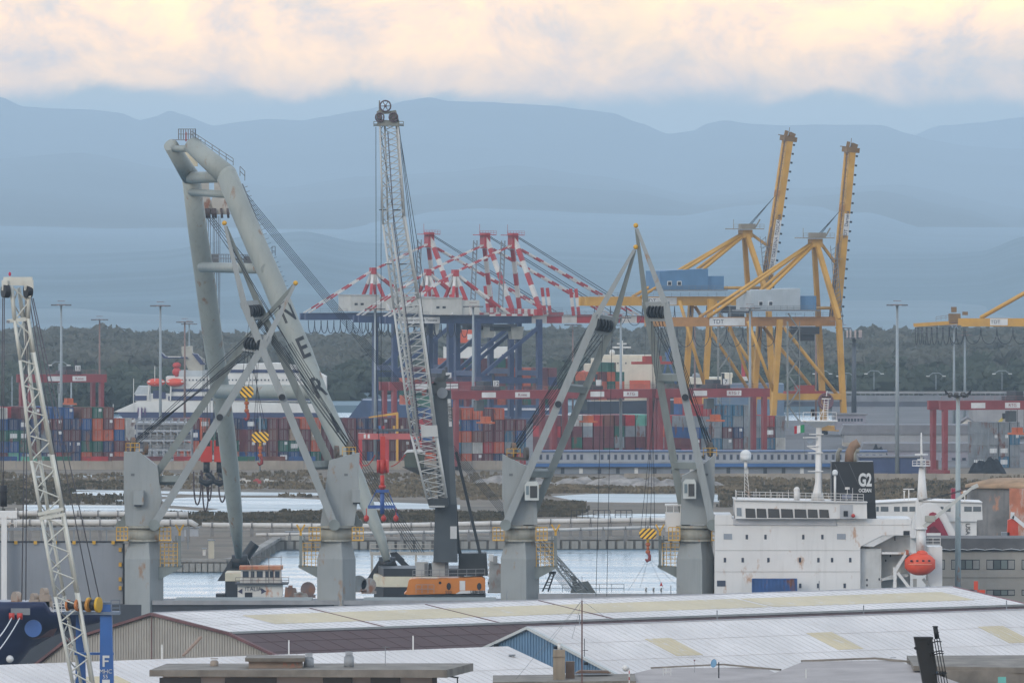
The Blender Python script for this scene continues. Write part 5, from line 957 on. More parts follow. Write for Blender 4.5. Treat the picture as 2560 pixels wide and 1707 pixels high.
# ================================================================== ORANGE HARBOUR CRANE ON ITS BARGE
m_twr = M('tower_dark_grey', (76, 84, 90), rough=.5, var=.1, scale=.2, streak=.3); m_tw2 = M('machine_dark', (52, 58, 62), rough=.6, var=.15); m_lat = M('lattice_white', (190, 192, 190), rough=.5, var=.06, streak=.15); m_org = M('crane_orange', (214, 132, 52), rough=.45, var=.07, streak=.12)
def harbour_crane():
    s = 18.0; th = T('harbour_crane', 'orange based harbour crane with dark tower and tall white lattice boom', 'harbour crane', Vector((*G(1110, s), 4)))
    # barge below
    mb = MB(); p = P(0, 1503, s); x0, x1 = P(700, 0, s).x, P(1440, 0, s).x; mb.box(x0, F/s-9, 0, x1, F/s+12, p.z); br = th.part('barge_hull', mb, M('barge_grey', (112, 112, 114), rough=.7, var=.15, rust=(130, 84, 60), rust_amt=.3))
    # orange slewing platform: rounded body
    def body(x0, x1, y0, y1, d0, d1, slope=0):
        return [P(x, y, s)+Vector((0, d, 0)) for x, y, d in ()]
    mb = MB(); a, b, c, d = P(1020, 1446, s), P(1212, 1443, s), P(1212, 1482, s), P(1012, 1485, s)
    prof = [(1016, 1478), (1022, 1450), (1030, 1446), (1090, 1447), (1100, 1445), (1150, 1444), (1205, 1442), (1213, 1448), (1213, 1482), (1090, 1484), (1022, 1486), (1010, 1484)]
    mb.prism(pp(prof, s), (0, 7.5, 0)); pf = th.part('slewing_platform', mb, m_org)
    for x, r in ((1122, 9), (1198, 9)): mb = MB(); mb.tube([P(x, 1465, s)+Vector((0, -.04, 0)), P(x, 1465, s)+Vector((0, .02, 0))], 9/s, 20); [v.__setattr__('x', P(x,0,s).x+(v.x-P(x,0,s).x)*.62) for v in mb.v]; th.part('porthole', mb, m_dark, pf)
    mb = MB(); mb.disc(P(1100, 1456, s)+Vector((0, -.03, 0)), (0,1,0), 3.6/s, .06, 16); th.part('porthole', mb, m_dark, pf)
    plate(th, 'notice_board', rect(1149, 1451, 1163, 1475), s, .05, m_sign, pf, -.06); text_part(th, '550', 'lettering', P(1121, 1480, s)+Vector((0, -.05, 0)), (1,0,0), (0,0,1), .62, M('print_grey', (96, 84, 76)), pf)
    plate(th, 'side_stripe', [(1138,1484),(1152,1476),(1212,1475),(1212,1482),(1160,1483)], s, .04, m_sign, pf, -.05); text_part(th, 'LIEBHERR', 'lettering', P(1195, 1479, s)+Vector((0, -.1, 0)), (1,0,0), (0,0,1), .5, M('print_black', (44, 44, 48)), pf, bold=.01)
    plate(th, 'platform_step', rect(1016, 1486.4, 1214, 1494), s, 8, m_tw2, dy=-.2)
    mb = MB(); rail(mb, [P(1040, 1482, s)+Vector((0, -.5, 0)), P(1085, 1482, s)+Vector((0, -.5, 0))], 1.2, .7, .035); rail(mb, [P(1032, 1445, s), P(1212, 1441, s)], 1.1, 1.2, .035); th.part('handrail', mb, M('rail_pale', (150, 152, 154)))
    for x0, x1 in ((1039, 1070), (1080, 1121)):
        cb = plate(th, 'engine_cabinet', rect(x0, 1405, x1, 1440), s, 3, M('cabinet_pale', (186, 188, 186), streak=.15), dy=1.2); plate(th, 'cabinet_side', rect(x1-9, 1408, x1-1, 1438), s, .1, M('cabinet_grill', (112, 116, 120)), cb, 1.1)
    plate(th, 'engine_cabinet', rect(1071, 1408, 1079, 1440), s, 2, m_tw2, dy=1.4)
    plate(th, 'counterweight', [(1146,1440),(1146,1385),(1216,1383),(1220,1440)], s, 6, m_tw2, dy=2.5)
    mb = MB(); pts = []
    for i in range(15): pts.append(P(1219+(5 if i % 2 else 0), 1385+i*6.6, s))
    pts += [P(1234, 1477, s), P(1234, 1385, s)]; mb.prism(pts, (0, 2, 0)); th.part('cable_chain_guard', mb, m_sign)
    # tower
    q = lambda x, y, d=0: P(x, y, s)+Vector((0, d, 0))
    mb = MB(); mb.hexa([q(1083,1405), q(1144,1405), q(1144,1405,3.4), q(1083,1405,3.4)], [q(1088,1260), q(1141,1260), q(1141,1260,3.0), q(1088,1260,3.0)]); mb.hexa([q(1096,1260,.1), q(1141,1260,.1), q(1141,1260,3), q(1096,1260,3)], [q(1083,975,.5), q(1127,975,.5), q(1127,975,2.6), q(1083,975,2.6)]); tw = th.part('tower', mb, m_twr)
    mb = MB(); mb.hexa([q(1126.5,1262,.05), q(1141.5,1262,.05), q(1141.5,1262,2.9), q(1126.5,1262,2.9)], [q(1116,980,.45), q(1127.5,980,.45), q(1127.5,980,2.5), q(1116,980,2.5)]); th.part('tower_side', mb, M('tower_side_grey', (96, 104, 108)), tw)
    mb = MB(); mb.beam(q(1122.5, 997, .38), q(1126, 1066, .2), .42, .04, up=(0,1,0)); [v for v in ()]; th.part('name_strip', mb, m_sign, tw); text_part(th, 'LIEBHERR', 'lettering', q(1124.2, 1031, .2), q(1126, 1066)-q(1122.5, 997), (1, 0, 0), .62, M('print_black', (44, 44, 48)), tw)
    plate(th, 'notice_board', rect(1125.6, 1315, 1142, 1346), s, .06, m_sign, tw, -.1)
    mb = MB(); mb.hexa([q(1066,985,.2), q(1128,980,.2), q(1128,980,2.6), q(1066,985,2.6)], [q(1068,968,.2), q(1086,955,.2), q(1086,955,2.6), q(1068,968,2.6)]); mb.disc(q(1104, 962, .1), (0,1,0), .7, .4, 16); rail(mb, [q(1105, 978, .2), q(1147, 976, .2)], 1.4, .8, .04); mb.hexa([q(1082,962,.2), q(1106,960,.2), q(1106,960,2), q(1082,962,2)], [q(1088,944,.2), q(1126,936,.2), q(1122,944,2), q(1088,944,2)]); mb.beam(q(1104, 950), q(1111, 925), .5); th.part('tower_head', mb, M('head_grey', (82, 88, 90)))
    mb = MB(); mb.disc(q(1106, 982, -.2), (0,1,0), .75, .35, 20); th.part('sheave', mb, m_steel)
    # cab
    cb = plate(th, 'operator_cab', [(1012,1166),(1010,1136),(1016,1128),(1050,1126),(1062,1132),(1060,1168)], s, 2.4, M('cab_green_glass', (62, 84, 84), rough=.15, spec=.6), dy=-2.2); plate(th, 'cab_roof', [(1009,1135),(1018,1124),(1052,1122),(1064,1131),(1062,1134),(1050,1128),(1018,1130)], s, 2.6, m_sign, cb, -2.3); plate(th, 'cab_floor', [(1006,1166.4),(1086,1168),(1086,1176),(1052,1186),(1026,1176)], s, 2.6, m_tw2, cb, -2.2)
    # boom pivot
    plate(th, 'boom_foot', [(1070,1256),(1068,1246),(1120,1244),(1122,1262),(1112,1270),(1074,1268)], s, 3.4, m_tw2, dy=-3); plate(th, 'foot_platform', rect(1072, 1262, 1112, 1266), s, 2, m_lat, dy=-3.6)
    # lattice boom
    def ch(x, y, d): return P(x, y, s)+Vector((0, d, 0))
    # box lattice: four chords (left near, right near, left far, right far) through stations
    st = [(1068, 1246, 1117, 1243), (1028, 1085, 1092, 1087), (985, 770, 1048, 745), (958, 560, 1012, 540), (950, 310, 995, 312)]
    for seg in range(4):
        y = [st[seg], st[seg+1]]; (xl0, yl0, xr0, yr0), (xl1, yl1, xr1, yr1) = y; d0, d1 = (1.9, 1.9) if seg < 3 else (1.9, 1.2)
        nl = [7, 10, 7, 8][seg]
        mb = MB(); lattice(mb, [ch(xl0, yl0, -2.6), ch(xr0, yr0, -2.6), ch(xr0-4, yr0, -2.6+d0), ch(xl0+12, yl0, -2.6+d0)], [ch(xl1, yl1, -2.4), ch(xr1, yr1, -2.4), ch(xr1-4, yr1, -2.4+d1), ch(xl1+12, yl1, -2.4+d1)], nl, [.17, .17, .16, .13][seg], [.075, .075, .065, .06][seg]); th.part('lattice_boom', mb, m_lat)
    mb = MB(); mb.tube([ch(1052, 1100, -2.9), ch(1018, 800, -2.9), ch(985, 560, -2.9), ch(970, 330, -2.7)], .07, 6); th.part('boom_cable_run', mb, M('run_dark', (84, 84, 96)))
    mb = MB(); mb.tube([ch(1046, 1088, -2.7), ch(1009, 770, -2.6), ch(979, 560, -2.5)], .15, 6); th.part('boom_centre_chord', mb, m_lat)
    mb = MB(); mb.prism([ch(1054, 1092, -2.75), ch(1096, 1090, -2.75), ch(1093, 1062, -2.75), ch(1052, 1062, -2.75)], (0, .1, 0)); th.part('name_panel', mb, m_lat)
    for y, x in ((525, 975), (660, 990)):
        for sg in (-18, 18): mb = MB(); mb.beam(ch(x+sg-9, y, -2.6), ch(x+sg+9, y, -2.6), .12); th.part('rope_guide', mb, m_dark)
    # boom head
    mb = MB(); mb.hexa([ch(942, 315, -2.6), ch(1000, 316, -2.6), ch(1000, 316, -.6), ch(942, 315, -.6)], [ch(945, 300, -2.6), ch(996, 302, -2.6), ch(996, 302, -.6), ch(945, 300, -.6)]); mb.prism([ch(942, 300, -2.6), ch(956, 302, -2.6), ch(954, 272, -2.6), ch(942, 280, -2.6)], (0, 2, 0)); mb.prism([ch(974, 302, -2.6), ch(999, 306, -2.6), ch(990, 276, -2.6), ch(978, 278, -2.6)], (0, 2, 0)); mb.beam(ch(944, 283, -2.2), ch(990, 281, -2.2), .5, .4); mb.beam(ch(949, 280, -2), ch(949, 252, -2), .18); mb.beam(ch(934, 314, -2), ch(1010, 314, -2), .2); rail(mb, [ch(935, 317, -2.6), ch(946, 317, -2.6)], .7, .4, .05); rail(mb, [ch(998, 317, -2.6), ch(1009, 317, -2.6)], .7, .4, .05); th.part('boom_head', mb, M('head_worn_grey', (132, 136, 132), rough=.6, rust=(110, 84, 70), rust_amt=.2))
    for x, y, r in ((964, 266, .75), (950, 294, .6), (984, 294, .6)):
        mb = MB(); c = ch(x, y, -2.9)
        for k in range(18): a0, a1 = k*math.pi/9, (k+1)*math.pi/9; mb.tube([c+Vector((math.cos(a0)*r, 0, math.sin(a0)*r)), c+Vector((math.cos(a1)*r, 0, math.sin(a1)*r))], .11, 5, cap=False); (k % 3 == 0) and mb.beam(c, c+Vector((math.cos(a0)*r, 0, math.sin(a0)*r)), .09)
        mb.disc(c, (0,1,0), .22, .3, 10); th.part('head_sheave', mb, M('sheave_plum', (96, 84, 92)))
    # ropes
    for a, b in (((940, 318), (941, 980)), ((953, 318), (953, 970)), ((950, 318), (1000, 640)), ((997, 318), (1062, 720)), ((998, 318), (1080, 960)), ((996, 318), (1072, 960))): mb = MB(); mb.tube([ch(a[0], a[1], -2), ch(b[0], b[1], -1.5)], .045, 5); th.part('rope', mb, m_cable)
    for b in ((941, 980, 950, 1140), (953, 970, 960, 1140)): mb = MB(); mb.tube([ch(b[0], b[1], -1.5), ch(b[2], b[3], -1.5)], .045, 5); th.part('rope', mb, m_cable)
    for x0, y0, x1, y1, r in ((1128, 1120, 1147, 1385, .22), (1140, 1130, 1200, 1385, .2), (1110, 1250, 1152, 1385, .14)): mb = MB(); mb.beam(q(x0, y0, 2.8), q(x1, y1, 3), r*2); th.part('strut', mb, m_tw2)
    for a in ((1012, 1136, 962, 1165), (950, 1165, 902, 1165)): pass
    # hook with red block and blue spreader
    hk = T('crane_hook', 'red hook block with a blue lifting yoke hanging below the lattice boom', 'crane hook', ch(956, 1165, -1.5)); c = hk.off
    mb = MB(); mb.box(c.x-.28, c.y-.4, c.z+.3, c.x+.42, c.y+.4, c.z+4.2); hk.part('block_stem', mb, m_redp)
    mb = MB(); mb.ball(c, 1.0, 18, 10, .7, .8, 1.1); mb.disc(c+Vector((-.62, 0, 0)), (1, 0, 0), .95, .28, 20); mb.disc(c+Vector((.62, 0, 0)), (1, 0, 0), .95, .28, 20); hk.part('hook_block', mb, m_redp)
    mb = MB(); mb.cyl(c+Vector((0, 0, -3.2)), c+Vector((0, 0, -1.2)), .3); mb.cyl(c+Vector((0, 0, -3.0)), c+Vector((0, 0, -2.6)), .5); hk.part('hook_shank', mb, m_redp)
    bl = M('yoke_blue', (58, 92, 158), rough=.5); mb = MB(); mb.cyl(c+Vector((0, 0, -6.6)), c+Vector((0, 0, -3.2)), .3); mb.box(c.x-.9, c.y-.4, c.z-3.6, c.x+.9, c.y+.4, c.z-3.2); mb.beam(c+Vector((-2, 0, -5.6)), c+Vector((1.8, 0, -5.6)), .45); mb.beam(c+Vector((-.9, 0, -3.5)), c+Vector((-1.9, 0, -5.5)), .12); mb.beam(c+Vector((.9, 0, -3.5)), c+Vector((2.2, 0, -7)), .12); hk.part('yoke', mb, bl)
    for dx in (-2.2, .2, 1.9): mb = MB(); p = c+Vector((dx, 0, -7.2)); mb.ball(p, .48, 12, 8, .8, .8, 1); mb.beam(p, p+Vector((0, 0, 1.4)), .12); hk.part('grab_shoe', mb, m_redp)
    mb = MB(); mb.tube(cat(c+Vector((1.2, 0, 0)), q(1014, 1135, -2.3), .3), .07, 5); hk.part('control_cable', mb, m_redp); mb = MB(); mb.tube(cat(c+Vector((-1, 0, 1.6)), P(905, 1162, 18), .6), .07, 5); hk.part('control_cable', mb, m_redp)
harbour_crane()
# deck machines beside the barge's right end
clutter('deck_crane', 'pale deck machine right of the orange crane base', 1240, 1480, 18.0, 2.0, 4.4, (150, 152, 150), 'box'); clutter('mooring_winch', 'dark drum winch right of the orange crane base', 1243, 1476, 17.9, 1.1, 2.2, (92, 96, 98), 'drum')
# derrick boom lying on the barge right of the third pedestal
th = T('lattice_derrick', 'grey lattice derrick leaning down onto the barge right of the third pedestal', 'derrick', P(1460, 1478, 17.6)); s = 17.6
mb = MB(); lattice(mb, [P(1340, 1360, s), P(1352, 1350, s), P(1345, 1352, s)+Vector((0, 1, 0))], [P(1440, 1478, s), P(1470, 1474, s), P(1455, 1474, s)+Vector((0, 1, 0))], 9, .12, .06); th.part('boom', mb, M('derrick_grey', (142, 146, 146)))
mb = MB(); mb.prism(pp([(1426,1482),(1432,1458),(1428,1440),(1436,1436),(1444,1456),(1470,1452),(1490,1482)], s), (0, 1.6, 0)); th.part('winch_house', mb, M('winch_grey', (104, 108, 106)))
for i in range(4): mb = MB(); mb.tube([P(1342+i*4, 1345, s), P(1430+i*12, 1470, s)], .05, 5); th.part('rope', mb, m_cable)
th = T('small_ladder', 'dark sloping ladder frame on the barge deck', 'ladder', P(1368, 1478, 17.7)); s = 17.7; mb = MB(); mb.beam(P(1356, 1478, s), P(1378, 1430, s), .22); mb.beam(P(1370, 1478, s), P(1386, 1432, s), .22); [mb.beam(P(1356+22*k/6, 1478-48*k/6, s), P(1370+16*k/6, 1478-46*k/6, s), .12) for k in range(1, 6)]; mb.beam(P(1372, 1431, s), P(1390, 1431, s), .4); th.part('frame', mb, m_dark)
mb = MB(); rail(mb, [P(1345, 1480, 17.5), P(1560, 1480, 17.5)], 1.2, 1.6, .04, 2); solo('barge_railing', mb, m_steel, 'thin grey railing along the barge between the right pedestals', 'railing', loc=P(1345, 1480, 17.5))
for i, x in enumerate((1615, 1634, 1653)):
    th = T('chevron_sign', 'black and white chevron sign, %s of three before the water' % ['left', 'middle', 'right'][i], 'sign', P(x, 1480, 19.0), 'chevron signs on the quay'); s = 19.0; plate(th, 'board', rect(x-3, 1468, x+3, 1480), s, .05, m_sign); plate(th, 'chevron', [(x-2.5,1474),(x+1,1468.5),(x+2.5,1468.5),(x,1474),(x+2.5,1479.5),(x+1,1479.5)], s, .03, m_dark, dy=-.04); mb = MB(); mb.beam(P(x, 1500, s), P(x, 1480, s), .08); th.part('post', mb, m_steel)
th = T('warning_sign', 'small red warning triangle above the right chevron sign', 'sign', P(1653, 1467, 19.0)); plate(th, 'triangle', [(1649,1464),(1657,1464),(1653,1453)], 19.0, .05, M('warn_red', (186, 60, 56)))
# ================================================================== BULK CARRIER AT THE QUAY: hull, four cranes, accommodation block
SS = 18.6
m_sg = M('ship_crane_grey', (150, 155, 155), rough=.55, var=.05, scale=.2, streak=.3, rust=(128, 104, 84), rust_amt=.04); m_sg2 = M('ship_crane_grey_worn', (128, 135, 132), rough=.6, var=.1, scale=.3, streak=.45); m_sw = M('ship_white', (226, 224, 221), rough=.45, var=.04, scale=.12, streak=.22, rust=(170, 140, 118), rust_amt=.02); m_yl = M('safety_yellow', (216, 166, 48), rough=.5, streak=.2)
def stripe_mat(name, a, b, k):
    m = bpy.data.materials.new(name); m.use_nodes = True; t = m.node_tree; N = t.nodes; L = t.links; bs = N['Principled BSDF']; bs.inputs['Roughness'].default_value = .5
    g = N.new('ShaderNodeNewGeometry'); sp = N.new('ShaderNodeSeparateXYZ'); L.new(g.outputs['Position'], sp.inputs[0])
    def mt(op, x, y):
        n = N.new('ShaderNodeMath'); n.operation = op
        for i, v in enumerate((x, y)):
            if isinstance(v, (int, float)): n.inputs[i].default_value = v
            else: L.new(v, n.inputs[i])
        return n.outputs[0]
    f = mt('GREATER_THAN', mt('FRACT', mt('MULTIPLY', mt('SUBTRACT' if k > 0 else 'ADD', sp.outputs[0], sp.outputs[2]), abs(k)), 0), .45)
    mx = N.new('ShaderNodeMix'); mx.data_type = 'RGBA'; L.new(f, mx.inputs[0]); mx.inputs[6].default_value = (*lin(a), 1); mx.inputs[7].default_value = (*lin(b), 1); L.new(mx.outputs[2], bs.inputs['Base Color']); return m
m_hz1 = stripe_mat('hazard_stripe_right', (44, 40, 40), (218, 168, 44), 1.45); m_hz2 = stripe_mat('hazard_stripe_left', (44, 40, 40), (218, 168, 44), -1.45)
def Q(x, y, d=0.0, s=SS): return P(x, y, s)+Vector((0, d, 0))
def ship_hull():
    th = T('bulk_carrier', 'white bulk carrier accommodation block with black funnel, moored behind the sheds', 'ship', Vector((*G(2000, SS), 0)))
    hz = P(0, 1512, SS).z
    mb = MB(); y0 = F/SS; xs = P(-420, 0, SS).x, P(2352, 0, SS).x
    mb.prism([(xs[0]-16, y0+15, 0), (xs[0], y0+2, 0), (xs[1]-6, y0+2, 0), (xs[1], y0+8, 0), (xs[1], y0+28, 0), (xs[0], y0+29, 0)], (0, 0, hz)); th.part('hull', mb, M('bulker_hull', (58, 62, 70), rough=.5, var=.1))
    mb = MB(); mb.box(P(1346, 0, SS).x, y0+1.6, hz, P(1790, 0, SS).x, y0+1.9, P(0, 1484, SS).z); th.part('bulwark', mb, M('bulwark_grey', (150, 150, 152), streak=.25)); mb = MB(); mb.box(P(380, 0, SS).x, y0+1.6, hz, P(1344, 0, SS).x, y0+1.9, P(0, 1501, SS).z); th.part('bulwark', mb, M('bulwark_grey', (150, 150, 152), streak=.25))
    for x0, x1 in ((430, 775), (905, 1240), (1360, 1680)): mb = MB(); mb.box(P(x0, 0, SS).x, y0+6, hz, P(x1, 0, SS).x, y0+24, P(0, 1506, SS).z); th.part('hatch_cover', mb, m_sg2)
    # ---- accommodation
    zx, zy = (lambda x: 1780+x/3.0157), (lambda y: 1000+y/3.0157)
    def zp(name, pts, depth, mat, parent=None, dy=0): return plate(th, name, [(zx(x), zy(y)) for x, y in pts], SS, depth, mat, parent, dy)
    def zr(x0, y0, x1, y1): return [(x0, y1), (x1, y1), (x1, y0), (x0, y0)]
    blk = zp('accommodation', [(20,1500),(1118,1500),(1118,1112),(1126,1098),(1285,1018),(1500,1018),(1500,895),(150,895),(150,866),(20,866)], 16, m_sw)
    for y in (938, 1130, 1290): zp('deck_seam', zr(22, y, 1115 if y > 1000 else 1498, y+2.5), .05, M('seam_grey', (176, 176, 176)), blk, -.05)
    for x in (22,): pass
    zp('recess_wall', zr(1118, 1020, 1500, 1500), 10, M('ship_white_shaded', (206, 206, 204), streak=.3), blk, 3.2)  # ship white greyed in the recess, its shade painted in
    zp('recess_ceiling', [(1126,1098),(1285,1018),(1380,1018),(1215,1105)], 3.0, M('ship_white_shaded', (206, 206, 204)), blk, .1)
    zp('recess_side', zr(1118.5, 1120, 1278, 1500), 2.6, M('ship_white_shaded', (206, 206, 204)), blk, 1.0)
    zp('boat_deck', zr(1280, 1145, 1632, 1160), 4, m_sw, blk, -.2); zp('stern_block', zr(1630, 1106, 1737, 1500), 9, m_sw, blk, .6)
    zp('lower_boat_deck', [(1280,1345),(1380,1310),(1480,1310),(1480,1330),(1280,1362)], 3, M('ship_white_shaded', (206, 206, 204)), blk, .3)
    mb = MB(); rail(mb, [Q(zx(1612), zy(1106), .4), Q(zx(1722), zy(1106), .4)], 2.4*1.1/2.4*1.1, .7, .035, 3); th.part('stern_rail', mb, m_sw)
    br = zp('bridge', [(175,892),(168,752),(1165,772),(1168,892)], 12, m_sw, None, -1.2); zp('bridge_roof', [(164,751.5),(164,744),(1170,764),(1170,771.5)], 13, m_sw, None, -1.6); zp('bridge_skirt', [(160,895),(160,938),(935,942),(935,892.5),(176,892.5)], .2, M('skirt_grey', (192, 192, 194)), br, -.25)
    for x0, x1 in ((250, 326), (335, 409), (420, 508), (518, 609), (620, 710), (720, 795), (806, 880)):
        zp('bridge_window', [(x0+3,884),(x1+3,886),(x1-4,812+x0*.014),(x0,809+x0*.014)], .1, M('bridge_glass', (44, 52, 58), rough=.12, spec=.7), br, -1.3)
        zp('window_frame', [(x0-3,890),(x1+8,892),(x1+4,887),(x0-1,885)], .16, m_sw, br, -1.4)
    zp('bridge_window', [(186,868),(222,872),(220,810),(184,808)], .1, M('bridge_glass_pale', (132, 142, 150), rough=.15), br, -1.3)
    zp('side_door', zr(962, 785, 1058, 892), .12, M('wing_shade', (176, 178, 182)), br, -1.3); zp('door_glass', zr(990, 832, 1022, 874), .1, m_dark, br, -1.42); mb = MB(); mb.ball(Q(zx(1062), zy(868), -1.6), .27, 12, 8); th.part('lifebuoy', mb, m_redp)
    W = M('cabin_window', (66, 76, 92), rough=.15, spec=.6); Wf = M('cabin_window_pale', (150, 158, 168), rough=.2)
    for x in (262, 403, 688, 832): zp('window', zr(x-9, 1013, x+9, 1048), .1, W, blk, -.06)
    for x0, x1 in ((88, 151), (942, 1008)): zp('window', zr(x0, 1006, x1, 1048), .1, Wf, blk, -.06)
    for x in (97, 231, 425, 663, 802, 905, 1042): zp('window', zr(x-9, 1187, x+9, 1221), .1, W, blk, -.06)
    for x in (665, 800, 1000): zp('window', zr(x-9, 1380, x+9, 1415), .1, W, blk, -.06)
    zp('window', zr(38, 1358, 102, 1402), .1, W, blk, -.06); zp('opening', zr(1443, 984, 1490, 1016), .1, m_dark, blk, -.06); zp('window', zr(1378, 1030, 1390, 1062), .1, W, blk, 3.1)
    for x, y in ((1170, 1355), (1262, 1350), (1170, 1395), (1350, 1178), (1315, 1213)): zp('vent', zr(x-5, y-8, x+5, y+8), .1, m_dark, blk, 3.1 if x > 1280 else .9)
    mb = MB(); rail(mb, [Q(zx(185), zy(752), -1), Q(zx(1140), zy(771), -1)], 1.15, .75, .03, 3); rail(mb, [Q(zx(185), zy(752), -1), Q(zx(185), zy(752), 8)], 1.15, .9, .03, 3); th.part('bridge_rail', mb, m_sw)
    for x, h in ((333, 40), (440, 36), (577, 36), (508, 22), (1062, 42)): mb = MB(); mb.beam(Q(zx(x), zy(755), 1), Q(zx(x), zy(755-h*2.2), 1), .06); th.part('whip_aerial', mb, m_sw)
    mb = MB(); p = Q(zx(640), zy(700), 1); mb.cyl(p-Vector((0, 0, 1)), p+Vector((0, 0, .4)), .38, n=14); mb.ball(p+Vector((0, 0, .4)), .42, 12, 8); th.part('compass_binnacle', mb, m_sw)
    zp('searchlight_box', zr(980, 712, 1050, 740), .8, M('box_bluegrey', (118, 124, 146)), None, -.8); mb = MB(); p = Q(zx(1020), zy(664), 0); mb.disc(p, (0,0,1), .32, .3, 12); mb.beam(p, p-Vector((0, 0, 1.6)), .08); th.part('gps_dome', mb, m_sw)
    # funnel
    f = zp('funnel', [(905,895),(905,466),(1220,466),(1243,895)], 6.5, M('funnel_black', (30, 33, 38), rough=.4, var=.12), None, 2.2)
    text_part(th, 'G2', 'lettering', Q(zx(1157), zy(608), 2.15), (1,0,0), (0,0,1), 2.35, m_sign, f, bold=.09, sx=.62); text_part(th, 'OCEAN', 'lettering', Q(zx(1157), zy(684), 2.15), (1,0,0), (0,0,1), .66, m_sign, f, bold=.025, sx=.75)
    ex = M('exhaust_rust', (164, 132, 106), rough=.7, var=.15, rust=(140, 78, 52), rust_amt=.5); exg = M('exhaust_pale', (176, 172, 160), rough=.6, rust=(150, 110, 80), rust_amt=.3)
    for pts, r, m in (([(1040,470),(1045,400),(1075,345),(1112,325)], .62, ex), ([(955,470),(955,400),(968,376),(985,382)], .28, exg), ([(1082,470),(1078,410),(1092,380),(1115,392)], .30, exg)): mb = MB(); mb.tube([Q(zx(x), zy(y), 4) for x, y in pts], r, 14); th.part('exhaust_pipe', mb, m, f)
    zp('funnel_stay', [(925,480),(930,478),(1010,660),(1005,660)], .04, M('stay_grey', (84, 88, 94)), f, 2.1); zp('funnel_stay', [(1035,480),(1040,478),(1110,640),(1105,640)], .04, M('stay_grey', (84, 88, 94)), f, 2.1)
    # mast
    mb = MB(); mb.tube([Q(zx(795), zy(768), 0), Q(zx(798), zy(690), 0), Q(zx(803), zy(620), 0), Q(zx(806), zy(205), 0)], [1.0, .62, .46, .38], 16); ms = th.part('radar_mast', mb, m_sw)
    for a in (-1, 1): mb = MB(); mb.prism([Q(zx(800), zy(680), 0), Q(zx(800+a*58), zy(768), 0), Q(zx(800), zy(768), 0)], (0, .12, 0)); th.part('mast_bracket', mb, m_sw, ms)
    mb = MB(); mb.hexa([Q(zx(780), zy(207), -.3), Q(zx(832), zy(207), -.3), Q(zx(832), zy(207), .4), Q(zx(780), zy(207), .4)], [Q(zx(676), zy(160), -1.6), Q(zx(942), zy(160), -1.6), Q(zx(942), zy(160), 1.6), Q(zx(676), zy(160), 1.6)]); mb.box(*Q(zx(672), zy(160), -1.7), *(Q(zx(945), zy(152), 1.7))); th.part('mast_platform', mb, m_sw, ms)
    mb = MB(); rail(mb, [Q(zx(685), zy(152), -1.5), Q(zx(935), zy(152), -1.5)], 1.1, 1.1, .03, 2); mb.beam(Q(zx(835), zy(152)), Q(zx(848), zy(-10)), .1); mb.beam(Q(zx(872), zy(152)), Q(zx(876), zy(-10)), .1); [mb.beam(Q(zx(836+k*1.6), zy(140-k*18)), Q(zx(873), zy(140-k*18)), .07) for k in range(8)]; mb.beam(Q(zx(800), zy(150)), Q(zx(845), zy(60)), .08); th.part('mast_ladder', mb, m_sw, ms)
    for y in (-25, -10): mb = MB(); mb.disc(Q(zx(862), zy(y)), (0,0,1), .62, .12, 14); th.part('lantern_plate', mb, m_dark if y == -25 else m_sw, ms)
    mb = MB(); mb.beam(Q(zx(862), zy(-30)), Q(zx(868), zy(-70)), .12); th.part('top_aerial', mb, m_sw, ms)
    for x, y in ((757, 95), (758, 120)): mb = MB(); p = Q(zx(x), zy(y), -1.2); mb.cyl(p, p+Vector((0, 0, .5)), .25); th.part('signal_lamp', mb, m_dark, ms)
    for y, x0, x1, r in ((280, 685, 790, .1), (256, 730, 840, .08), (345, 715, 800, .1), (395, 725, 835, .1), (535, 722, 838, .1)): mb = MB(); mb.beam(Q(zx(x0), zy(y), -.5), Q(zx(x1), zy(y), -.5), r*2, .14); th.part('mast_arm', mb, m_sw, ms)
    mb = MB(); mb.beam(Q(zx(685), zy(282), -.9), Q(zx(780), zy(280), -.9), .22, .12); th.part('radar_scanner', mb, m_sw, ms); zp('radar_bracket', [(715,350),(775,378),(806,382),(806,362)], .8, m_sw, ms, -.4); mb = MB(); p = Q(zx(738), zy(302), -.6); mb.disc(p, (0,1,0), .42, .3, 16); th.part('radar_gearbox', mb, M('gear_bluegrey', (150, 160, 172)), ms)
    mb = MB(); [mb.beam(Q(zx(824), zy(690-k*16), -.42), Q(zx(830), zy(690-k*16), -.42), .05, .3) for k in range(28)]; th.part('mast_rungs', mb, m_steel, ms, kind='stuff')
    for x, yt, w_, yb in ((253, 372, 42, 755), (926, 522, 21, 765)):
        mb = MB(); p = Q(zx(x), zy(yt+w_), -.8); r = w_/3.0157/SS; mb.ball(p, r, 20, 12); mb.tube([p, p-Vector((0, 0, r*1.0))], [r, r*.92], 20); dm = th.part('satellite_dome', mb, m_sign)
        mb = MB()
        if w_ > 30: mb.cyl(p-Vector((0, 0, r)), p-Vector((0, 0, r+1.2)), .22); [mb.beam(p+Vector((e, 0, -r-1.1)), Q(zx(x+f_), zy(yb), -.8), .07) for e, f_ in ((-.15, -8), (.15, 30))]; [mb.beam(p+Vector((-.1, 0, -r-1.4-k*.5)), p+Vector((.15+k*.07, 0, -r-1.9-k*.5)), .045) for k in range(9)]
        else: mb.cyl(p-Vector((0, 0, r)), Q(zx(x), zy(yb), -.8), .16)
        th.part('dome_post', mb, m_sw, dm)
